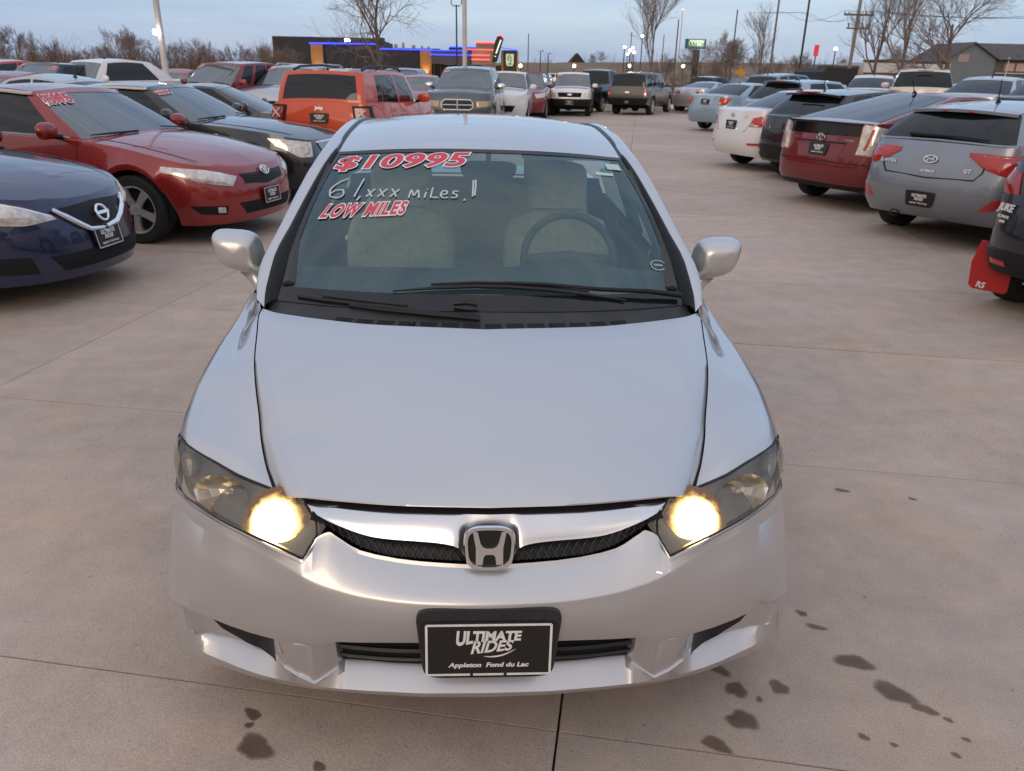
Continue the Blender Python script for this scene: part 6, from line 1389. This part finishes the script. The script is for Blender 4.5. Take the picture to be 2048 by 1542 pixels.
thicket('hedge_brush', 700, 20, 60, 110, 125, 1.6, 3.6, 6, TWIG)
thicket('bank_brush', 900, 5, 150, 262, 270, 5.0, 6.0, 7, mat('far_brush', (.13, .10, .095), .95))
tree(t_line[2], 'small round bush like tree beside the dark gabled roof on the bank', 41.5, 268, 0, 1.1, z=0.5, group='far trees')
# ------------------------------------------------------------------ land behind
BANKM = mat('dry_bank_grass', (.185, .135, .095), .95, noise=(.12, .25), bump=(3, .5))
P = []
rr_ = random.Random(4)
for x in np.linspace(9, 260, 90):
    zt = 4.2 + 1.3*(x-16)/60*(1 if x < 80 else 0) + (1.35 if x >= 80 else 0) + rr_.uniform(-.12, .12)
    P.append([(x, 228, -.2), (x, 236, .9 + rr_.uniform(-.1, .1)), (x, 248, 2.9), (x, 258, zt-.2), (x, 264, zt), (x, 300, zt-.3)])
tag(MB().grid(np.array(P), flip=False).obj('grassy_bank', BANKM, None, ang=180), kind='structure')
# ------------------------------------------------------------------ cinema
DARKB = mat('charcoal_panel', (.026, .027, .033), .7, noise=(.4, .12)); TANP = mat('tan_panel', (.34, .27, .22), .7, noise=(.6, .1)); ORP = mat('orange_stucco', (.42, .21, .085), .8, noise=(.8, .1)); GREYP = mat('taupe_fascia', (.085, .076, .078), .7)
NEONB = lamp_mat('blue_neon', (.03, .06, 1.0), 3.2); NEONR = lamp_mat('red_neon', (1.0, .10, .09), 2.6); NEONW = lamp_mat('pale_neon', (.85, 1.0, .70), 1.3)
cin = tag(empty('cinema', (-20, 200, -.1)), 'dark box like cinema building with blue neon lines and a red lit marquee', 'building')
def cb_(nm, x0, x1, z0, z1, y0, y1, m, par=cin): return MB().box((((x0+x1)/2)+20, (y0+y1)/2-200, (z0+z1)/2+.1), (x1-x0, y1-y0, z1-z0)).obj(nm, m, par, smooth=False)
w1 = cb_('hall', -45.5, -21.2, 0, 8.35, 200, 245, DARKB); cb_('hall', -21.2, -6.2, 0, 6.35, 200.3, 240, DARKB); cb_('roof_unit', -22.2, -19.9, 6.2, 8.6, 203, 208, mat('roof_brick', (.07, .055, .05), .8, noise=(2, .4)))
for i, (x, w, h) in enumerate([(-17.5, .7, 1.0), (-15.6, .5, 1.4), (-13.2, .8, .9), (-11.0, .5, .7), (-9.5, .6, .6)]): cb_('roof_unit', x, x+w, 6.3, 6.3+h, 206, 207, TANP)
for k in range(12):
    x = -45.3+k*2.0; MB().box((x+20, -.03, 4.1), (.05, .04, 8.2)).obj('panel_joint', GREYP, w1, smooth=False)
for x0, x1, zt in ((-36.6, -33.8, 6.75), (-10.9, -8.2, 5.9)):
    p = cb_('pilaster', x0, x1, 0, zt, 199.2, 200.2, ORP); fx = MB().box(((x0+x1)/2+20, -1.6, .25), (.5, .3, .3)).obj('uplight', lamp_mat('uplight_lens', (1.0, .62, .2), 6.0), p, smooth=False)
    l = bpy.data.lights.new('uplight', 'SPOT'); l.energy = 520; l.color = (1.0, .55, .18); l.spot_size = R_(75); l.spot_blend = .8; l.shadow_soft_size = .15
    lo = bpy.data.objects.new('uplight_lamp', l); COL.objects.link(lo); lo.parent = fx; lo.location = ((x0+x1)/2+20, -1.5, .5); lo.rotation_euler = Vector((0, -.5, -1)).to_track_quat('Z', 'Y').to_euler()
def neon(pts, m, r=.13, par=cin, nm='neon_tube'): MB().tube([(x+20, y-200, z+.1) for x, y, z in pts], r, 6).obj(nm, m, par)
neon([(-36.8, 199.1, 6.95), (-20.9, 199.1, 7.05)], NEONB, .17); neon([(-20.9, 199.1, 7.05), (-20.5, 199.1, 6.1)], NEONB, .10); neon([(-20.6, 199.1, 6.05), (-8.0, 199.1, 6.05)], NEONB, .16)
can = cb_('canopy', -8.1, 3.4, 2.95, 5.9, 195, 201, GREYP); cb_('canopy_top', -4.0, 3.0, 5.9, 6.6, 196.5, 201, DARKB)
for k in range(9): cb_('column', -7.6+k*1.6, -7.45+k*1.6, 0, 2.95, 196, 196.2, GREYP)
cb_('entrance_glazing', -8.0, 9.0, 0, 2.9, 198.5, 199, mat('entrance_glass', (.02, .02, .024), .1))
for x in (-2.0, -.9, .2, 1.6, 4.2, 6.0): cb_('door_frame', x, x+.12, 0, 2.6, 198.3, 198.5, mat('door_frame_white', (.6, .58, .55), .5))
neon([(-8.1, 194.8, 5.85), (.5, 194.8, 5.95)], NEONB); neon([(-8.4, 194.8, 4.95), (1.4, 194.8, 4.95)], NEONB); neon([(-3.8, 196.2, 6.7), (2.6, 196.2, 6.7)], NEONB)
mq = cb_('marquee', 1.4, 6.9, 3.0, 6.1, 193.6, 199, TANP); cb_('marquee_top', 2.4, 6.6, 6.1, 7.6, 195, 199, mat('marquee_mauve', (.20, .16, .16), .7)); cb_('marquee_foot', 4.0, 7.0, 2.2, 3.0, 194, 198, TANP)
neon([(2.3, 194.8, 7.75), (6.6, 194.8, 7.75)], NEONR, .18); neon([(.3, 193.4, 6.2), (6.4, 193.4, 6.2)], NEONR, .12)
for z in (4.95, 4.05):
    neon([(1.3, 193.4, z), (5.6, 193.4, z)], NEONR, .13); cb_('marquee_band', 1.35, 5.4, z-.42, z-.18, 193.45, 193.6, mat('marquee_salmon', (.5, .14, .11), .6))
fp = [(6.1, 3.6), (7.2, 3.6), (8.7, 8.6), (8.1, 9.3), (7.2, 9.0), (6.6, 7.6)]
MB().prism([(x+20, z+.1) for x, z in fp], 6.9, 7.6, Matrix.Rotation(R_(90), 4, 'X')).obj('fin_sign', DARKB, cin, smooth=False)
neon([(6.95, 192.2, 5.4), (8.05, 192.2, 8.3)], NEONW, .17); neon([(6.75, 192.2, 4.7), (6.8, 192.2, 4.85)], NEONW, .22); neon([(7.3, 192.2, 9.1), (8.1, 192.2, 9.25), (8.6, 192.2, 8.7)], NEONR, .10)
tw = cb_('tower', 8.6, 12.1, 0, 6.2, 195, 203, mat('tower_brown', (.04, .033, .032), .7)); neon([(8.0, 194.8, 6.75), (12.2, 194.8, 6.2)], NEONB, .12)
for x in (8.4, 11.95): 
    p = cb_('tower_edge', x, x+.35, 0, 6.0, 194.7, 195, ORP); l = bpy.data.lights.new('uplight', 'SPOT'); l.energy = 150; l.color = (1.0, .6, .25); l.spot_size = R_(60); l.shadow_soft_size = .1
    lo = bpy.data.objects.new('uplight_lamp', l); COL.objects.link(lo); lo.parent = p; lo.location = (x+20.2, -6.3, .4); lo.rotation_euler = Vector((0, -.3, -1)).to_track_quat('Z', 'Y').to_euler()
sh_ = [(-.9, 1.3), (.9, 1.3), (.9, -.7), (.6, -1.3), (-.6, -1.3), (-.9, -.7)]
MB().prism([(x+30.3, z+4.2) for x, z in sh_], 5.35, 5.6, Matrix.Rotation(R_(90), 4, 'X')).obj('lit_crest', lamp_mat('crest_panel', (.62, .72, .46), .85), tw, smooth=False)
b = MB()
for c, d in (((29.9, -5.62, 4.5), (.25, .02, .9)), ((30.5, -5.62, 4.3), (.25, .02, 1.3)), ((30.3, -5.62, 3.35), (.8, .02, .3)), ((30.2, -5.62, 5.1), (.7, .02, .18))): b.box(c, d)
b.obj('crest_mark', GREYP, tw, smooth=False)
# ------------------------------------------------------------------ other buildings
def building(name, label, x, y, parts):
    o = tag(empty(name, (x, y, -.1)), label, 'building')
    for nm, c, d, m in parts: MB().box(c, d).obj(nm, m, o, smooth=False)
    return o
WSID = mat('white_siding', (.52, .52, .54), .7, noise=(.8, .08)); BGREY = mat('blue_grey_siding', (.15, .18, .22), .8, noise=(1.2, .1)); ROOFG = mat('grey_shingles', (.085, .083, .09), .9, noise=(1.6, .25)); BROWN = mat('brown_siding', (.085, .05, .04), .85)
o = building('white_building', 'long low white building behind the cream sedan on the right', 49, 92, [('wall', (0, 0, 1.0), (9.5, 6, 2.0), WSID), ('wall_band', (0, -3.03, 2.1), (9.5, .06, .5), mat('band_brown', (.14, .11, .10), .8)), ('roof', (0, 0, 2.85), (9.9, 6.6, 1.0), mat('white_metal_roof', (.56, .57, .60), .5))])
for k in range(5): MB().box((-3.8+k*1.7, -3.05, 1.15), (.75, .06, .9)).obj('window', CARGLASS, o, smooth=False)
building('brown_shed', 'small brown building left of the long white building', 42.6, 92, [('wall', (0, 0, 1.4), (2.6, 4, 2.8), BROWN), ('roof', (0, 0, 2.9), (3.0, 4.4, .25), ROOFG)])
building('beige_building', 'long beige building seen between the two tall bare trees', 58, 105, [('wall', (0, 0, 1.9), (9.0, 6, 3.8), mat('beige_wall', (.40, .34, .27), .8)), ('roof', (0, 0, 3.9), (9.4, 6.4, .25), BROWN)])
building('tan_building', 'pale tan building showing low behind the bare trees right of the pylon sign', 43.5, 140, [('wall', (0, 0, 1.5), (7.5, 6, 3.0), mat('tan_wall', (.42, .34, .26), .8)), ('roof', (0, 0, 3.1), (8, 6.4, .25), mat('tan_roof', (.3, .25, .2), .8))])
g_ = tag(empty('gabled_building', (60.6, 100, -.1)), 'blue grey gabled building with a red lit band at the right edge', 'building')
MB().prism([(-3.0, 0), (3.2, 0), (3.2, 4.2), (.0, 5.85), (-3.0, 4.05)], -4, 4, Matrix.Rotation(R_(90), 4, 'X')).obj('gable_wall', BGREY, g_, smooth=False)
for sx, zx in ((-3.45, 3.85), (3.6, 4.05)):
    V = [(0, -4.4, 6.0), (0, 4, 6.0), (sx, 4, zx), (sx, -4.4, zx), (0, -4.4, 5.86), (0, 4, 5.86), (sx, 4, zx-.14), (sx, -4.4, zx-.14)]; obj('gable_roof', V, [(0, 1, 2, 3), (4, 5, 6, 7), (0, 3, 7, 4), (3, 2, 6, 7)], ROOFG, g_, smooth=False)
MB().box((14, 0, 2.1), (21.5, 7.6, 4.2)).obj('wall', mat('grey_wall', (.10, .10, .11), .8), g_, smooth=False)
V = [(0, 0, 6.05), (28, 0, 6.05), (28, -4.6, 4.1), (3.3, -4.6, 4.1), (28, 4.6, 4.1), (0, 4.6, 4.1)]; obj('roof', V, [(0, 1, 2, 3), (0, 5, 4, 1)], ROOFG, g_, smooth=False)
for k in range(5): MB().box((5.2+k*1.5, -3.83, 3.3), (1.25, .06, .9)).obj('window', mat('pink_window', (.48, .36, .34), .4), g_, smooth=False)
MB().box((9.0, -3.95, 2.6), (11, .12, .12)).obj('white_trim', WSID, g_, smooth=False); MB().box((15.5, -3.9, 3.35), (10.5, .12, .75)).obj('red_sign_band', lamp_mat('red_sign', (1.0, .12, .05), .75), g_, smooth=False)
MB().box((4.6, -4.3, 2.2), (.12, .12, 4.4)).obj('downpipe', WSID, g_, smooth=False); MB().box((-.9, -4.03, 4.2), (1.3, .05, .9)).obj('gable_sign', mat('gable_sign', (.32, .26, .30), .6), g_, smooth=False)
gr_ = tag(empty('dark_gabled_roof', (36.3, 272, 4.3)), 'dark triangular roof rising behind the brown bank', 'building'); MB().prism([(-2.9, 0), (2.9, 0), (0, 3.2)], -3, 3, Matrix.Rotation(R_(90), 4, 'X')).obj('roof', mat('dark_roof', (.035, .028, .028), .9), gr_, smooth=False)
tr_ = tag(empty('box_trailer', (24.9, 55, -.1)), 'black box trailer standing behind the cars right of the thin dark pole', 'trailer')
MB().prism([(-1.25, .65), (1.1, .65), (1.15, 2.35), (-1.0, 2.35), (-1.25, 2.1)], -2.4, 2.4, Matrix.Rotation(R_(90), 4, 'X')).obj('box', mat('trailer_black', (.018, .021, .026), .6), tr_, smooth=False); MB().box((0, -2.43, .72), (2.2, .05, .10)).obj('orange_stripe', mat('orange_stripe', (.55, .2, .04), .5), tr_, smooth=False)
for sx in (-.9, .9): MB().lathe([(.05, -.1), (.33, -.1), (.35, 0), (.33, .1), (.05, .1)], 16, 'x', (sx, -.8, .35)).obj('wheel', RUBBER, tr_)
building('tan_shed', 'small tan boarded shed at the right end of the black trailer', 26.75, 56, [('wall', (0, 0, 1.0), (1.3, 2, 2.0), mat('tan_boards', (.42, .29, .17), .8, noise=(6, .2))), ('roof', (0, 0, 2.08), (1.5, 2.3, .16), mat('tan_boards', (.4, .3, .2)))])
# ------------------------------------------------------------------ poles, lamps, signs
STEEL = mat('painted_steel', (.50, .47, .47), .5, noise=(4, .08)); DKPOLE = mat('dark_pole', (.022, .024, .03), .5); WOOD = mat('weathered_wood', (.16, .13, .115), .9, noise=(5, .25))
LAMPW = lamp_mat('white_lamp', (1.0, .97, .90), 18.0); LAMPY = lamp_mat('warm_lamp', (1.0, .80, .48), 14.0)
def pole(name, label, cat, x, y, h, r0, r1, m, z=-.1, group=None):
    o = tag(empty(name, (x, y, z)), label, cat, group); MB().tube([(0, 0, 0), (0, 0, h*.5), (0, 0, h)], [r0, (r0+r1)/2, r1], 12).obj('shaft', m, o); MB().lathe([(.001, 0), (r0*2.2, 0), (r0*2.2, .05), (r0*1.3, .09)], 12).obj('base', m, o); return o
for nm, x, y, lb in (('lot_lamp', -9.02, 24, 'white steel lamp pole between the white truck and the boxy red SUV on the left'), ('lot_lamp', -.10, 40, 'white steel lamp pole rising behind the slate grey SUV, in front of the cinema')):
    o = pole(nm, lb, 'lamp post', x, y, 10.5, .095 if y < 30 else .115, .070 if y < 30 else .10, STEEL, 0, 'lamp posts of the lot'); MB().box((0, 0, 10.55), (1.6, .35, .14)).obj('lamp_head', STEEL, o, smooth=False)
MB().lathe([(.001, -.09), (.07, -.06), (.09, 0), (.07, .06), (.001, .09)], 12, 'z', (-.05, -.22, 2.55)).obj('lamp', LAMPW, [o for o in bpy.data.objects if o.name == 'lot_lamp'][0])
o = pole('street_lamp', 'thin dark double armed lamp post just left of the white pole before the cinema', 'street lamp', -.70, 60, 6.1, .07, .05, DKPOLE)
for sx in (-1, 1): MB().tube([(0, 0, 6.05), (sx*.25, 0, 6.02), (sx*.37, 0, 6.2), (sx*.36, 0, 6.6)], .035, 6).obj('arm', DKPOLE, o); MB().lathe([(.02, 0), (.16, .05), (.13, .35), (.02, .42)], 10, 'z', (sx*.36, 0, 6.6)).obj('lantern', mat('lantern_glass', (.4, .4, .38), .3), o)
pole('dark_pole', 'tall thin dark pole left of the black trailer on the right', 'pole', 25.05, 60, 9.5, .085, .07, DKPOLE)
for x, y, h, lb in ((33.95, 90, 12, 'tall wooden pole behind the dark clump of trees'), (36.6, 112, 10.0, 'wooden pole rising left of the tall wooden pole behind the trees'), (30.2, 118, 9.0, 'thin wooden pole over the left side of the dark tree clump'), (31.9, 160, 9.2, 'thin far pole left of the lit pylon sign'), (51.0, 100, 6.2, 'short leaning wooden pole behind the long white building'), (12.9, 172, 9.0, 'lone thin pole above the brown bank left of the dark gabled roof'), (41.8, 175, 9.6, 'thin far pole just left of the pylon sign over the bank')):
    pole('wooden_pole', lb, 'pole', x, y, h, .13, .09, WOOD, group='wooden poles')
u_ = pole('utility_pole', 'grey wooden utility pole with two crossarms behind the cream sedan', 'utility pole', 33.6, 70, 11.5, .16, .13, mat('grey_wood', (.25, .235, .225), .9, noise=(5, .2)))
MB().box((0, -.12, 6.78), (2.6, .14, .16)).obj('crossarm', WOOD, u_, smooth=False); MB().box((.1, -.12, 5.72), (2.0, .12, .12)).obj('crossarm', WOOD, u_, smooth=False)
for x in (-.75, .45, .95): MB().lathe([(.03, 0), (.08, .08), (.05, .16), (.08, .24), (.04, .38)], 8, 'z', (x, -.12, 5.78)).obj('insulator', mat('porcelain', (.12, .12, .13), .4), u_)
for x in (-1.25, -.9, .6, 1.2): MB().lathe([(.03, 0), (.07, .06), (.04, .14)], 8, 'z', (x, -.12, 6.86)).obj('insulator', mat('porcelain', (.1, .1, .1)), u_)
for x in (-1.0, -.6, .45, .95): MB().tube([(x, -.12, 6.7), (x*.86, -.14, 6.2), (x*.85, -.12, 6.0)], .012, 4).obj('jumper', DKPOLE, u_)
for i, (x, z) in enumerate(((-1.25, 7.0), (.6, 7.0), (1.2, 7.0), (0, 10.9))):
    pts = [np.array([33.6+x, 69.9, z]) + (np.array([2.5, 20, 1.2])*k) + np.array([0, 0, -.9*math.sin(math.pi*min(1, k))]) for k in np.linspace(0, 2, 14)]; b = MB().tube(pts, .014, 4)
    pts = [np.array([33.6+x, 69.9, z]) + np.array([26, -8, 1.5])*k + np.array([0, 0, -1.2*math.sin(math.pi*k)]) for k in np.linspace(0, 1, 10)]; b.tube(pts, .014, 4); tag(b.obj('power_line', DKPOLE), ['thin overhead wire from the left end of the upper crossarm', 'thin overhead wire from right of the pole on the upper crossarm', 'thin overhead wire from the right end of the upper crossarm', 'topmost thin overhead wire, from the utility pole top'][i], 'wire', 'overhead wires')
for x, y, z, lb in ((34.05, 160, 8.2, 'tallest lit street lamp right of the dark gabled roof, by the slender tree'), (30.7, 160, 6.2, 'lit street lamp left of the tallest one above the bank'), (31.8, 160, 5.6, 'smaller lit lamp just right of the lit lamp above the bank'), (32.6, 160, 5.3, 'lowest lit lamp of the row beside the slender tree'), (36.3, 180, 6.6, 'lit lamp seen through the slender bare tree'), (37.2, 190, 5.6, 'faint lit lamp right of the slender bare tree')):
    o = pole('street_lamp', lb, 'street lamp', x, y, z+.1, .12, .09, DKPOLE, group='lit street lamps'); MB().lathe([(.001, -.22), (.22, -.14), (.28, 0), (.22, .16), (.001, .24)], 12, 'z', (0, -.1, z+.3)).obj('lamp', LAMPW, o)
for i, (x, z) in enumerate(((9.9, 2.6), (19.75, 2.75), (29.9, 2.95), (39.9, 3.1))):
    o = pole('path_lamp', ['warm glowing lamp beside the cinema tower', 'warm glowing lamp above the white pickup roof', 'warm glowing lamp above the dark grey pickup cap', 'warm glowing lamp left of the pylon sign post'][i], 'street lamp', x, 150, z+.05, .09, .07, DKPOLE, group='warm lamps along the bank'); MB().lathe([(.001, -.30), (.20, -.20), (.27, 0), (.22, .22), (.001, .32)], 12, 'z', (0, 0, z+.1)).obj('lamp', LAMPY, o)
for x, z, lb in ((14.4, 5.5, 'left double headed floodlight pole above the bank'), (15.9, 5.1, 'right double headed floodlight pole above the bank')):
    o = pole('floodlight_pole', lb, 'street lamp', x, 160, z, .10, .08, DKPOLE, group='floodlights'); MB().box((-.35, 0, z), (.35, .3, .16)).obj('lamp_head', STEEL, o, smooth=False); MB().box((.4, 0, z), (.35, .3, .16)).obj('lamp_head', DKPOLE, o, smooth=False)
o = pole('car_park_lamp', 'lit twin lamp before the cinema wall above the orange SUV', 'street lamp', -24.9, 178, 6.9, .10, .08, DKPOLE)
for dx, r in ((-.28, .34), (.32, .24)): MB().lathe([(.001, -r), (r*.7, -r*.7), (r, 0), (r*.7, r*.7), (.001, r)], 12, 'z', (dx, -.2, 7.2)).obj('lamp', LAMPW, o)
o = pole('street_lamp', 'lit lamp between the utility pole and the red pylon sign', 'street lamp', 54.6, 120, 5.4, .10, .08, DKPOLE, group='lit street lamps'); MB().lathe([(.001, -.2), (.2, -.14), (.28, 0), (.2, .14), (.001, .2)], 12, 'z', (0, 0, 5.7)).obj('lamp', LAMPW, o)
o = pole('radio_mast', 'very thin tall radio mast with a red light above the pylon sign', 'mast', 103.2, 400, 30, .22, .14, mat('mast_pale', (.35, .33, .36), .6)); MB().lathe([(.001, -.5), (.5, 0), (.001, .5)], 10, 'z', (0, 0, 30.4)).obj('lamp', lamp_mat('red_beacon', (1, .2, .16), 5), o)
sg_ = tag(empty('pylon_sign', (33.5, 120, -.1)), 'lit pylon sign lettered ODYSSEY on a thick dark post', 'sign')
MB().box((.25, 0, 2.6), (.85, .5, 5.2)).obj('post', mat('post_charcoal', (.028, .028, .033), .7), sg_, smooth=False); cbx = MB().box((0, 0, 5.95), (2.95, .6, 1.30)).obj('sign_box', mat('sign_green', (.02, .13, .10), .6), sg_, smooth=False)
MB().box((0.05, -.32, 5.98), (2.55, .06, 1.18)).obj('lit_panel', lamp_mat('lit_sign_panel', (.10, .34, .24), .6), cbx, smooth=False)
put('sign_lettering', text_mesh('ODYSSEY', lamp_mat('lit_letters', (.85, 1.0, .72), 1.25), 1.0, .01, .05, 0, 1.05), cbx, Matrix.Translation((.05, -.37, 6.0)) @ Matrix.Rotation(R_(90), 4, 'X') @ Matrix.Diagonal((.50, 1.05, .5, 1)))
sg2 = tag(empty('red_sign', (64.5, 150, -.1)), 'tall narrow red sign above the trees near the utility pole', 'sign'); MB().box((0, 0, 6.3), (.75, .4, 1.9)).obj('panel', lamp_mat('red_sign_face', (.85, .04, .05), .75), sg2, smooth=False); MB().tube([(0, 0, 0), (0, 0, 5.4)], .12, 8).obj('post', DKPOLE, sg2)
ys_ = tag(empty('warning_sign', (24.6, 72, -.1)), 'small yellow warning sign on a post by the dark tree clump', 'sign'); MB().prism([(-.4, 0), (0, .4), (.4, 0), (0, -.4)], 0, .03, Matrix.Translation((0, 0, 2.05)) @ Matrix.Rotation(R_(90), 4, 'X')).obj('panel', mat('yellow_sign', (.55, .28, .02), .5), ys_, smooth=False); MB().tube([(0, .02, 0), (0, .02, 2.1)], .03, 6).obj('post', STEEL, ys_)

# ------------------------------------------------------------------ the dealership the photographer stands in front of: it and its lamps show as reflections in the cars
dl = tag(empty('dealership_building', (2, -34, -.08)), 'long grey dealership building with dark shop windows behind the photographer', 'building')
MB().box((0, -6, 3.2), (64, 12, 6.4)).obj('wall', mat('dealer_panel', (.20, .18, .165), .7, noise=(.5, .1)), dl, smooth=False)
for k in range(10): MB().box((-26+k*5.6, .03, 1.9), (4.6, .08, 2.9)).obj('window', CARGLASS, dl, smooth=False)
MB().box((0, .4, 5.6), (64.4, .9, 1.3)).obj('fascia', mat('dealer_fascia', (.05, .05, .055), .5), dl, smooth=False)
for x, y, h, lb in ((7.5, -15, 8.0, 'lit lamp post of the lot behind the photographer on the right'), (-6.5, -19, 8.0, 'lit lamp post of the lot behind the photographer on the left')):
    o = pole('lot_lamp', lb, 'lamp post', x, y, h, .09, .07, STEEL, 0, 'lamp posts of the lot'); MB().lathe([(.001, -.12), (.16, -.08), (.22, 0), (.16, .08), (.001, .12)], 12, 'z', (0, .35, h)).obj('lamp', lamp_mat('lot_lamp_light', (1.0, .86, .62), 55.0), o)
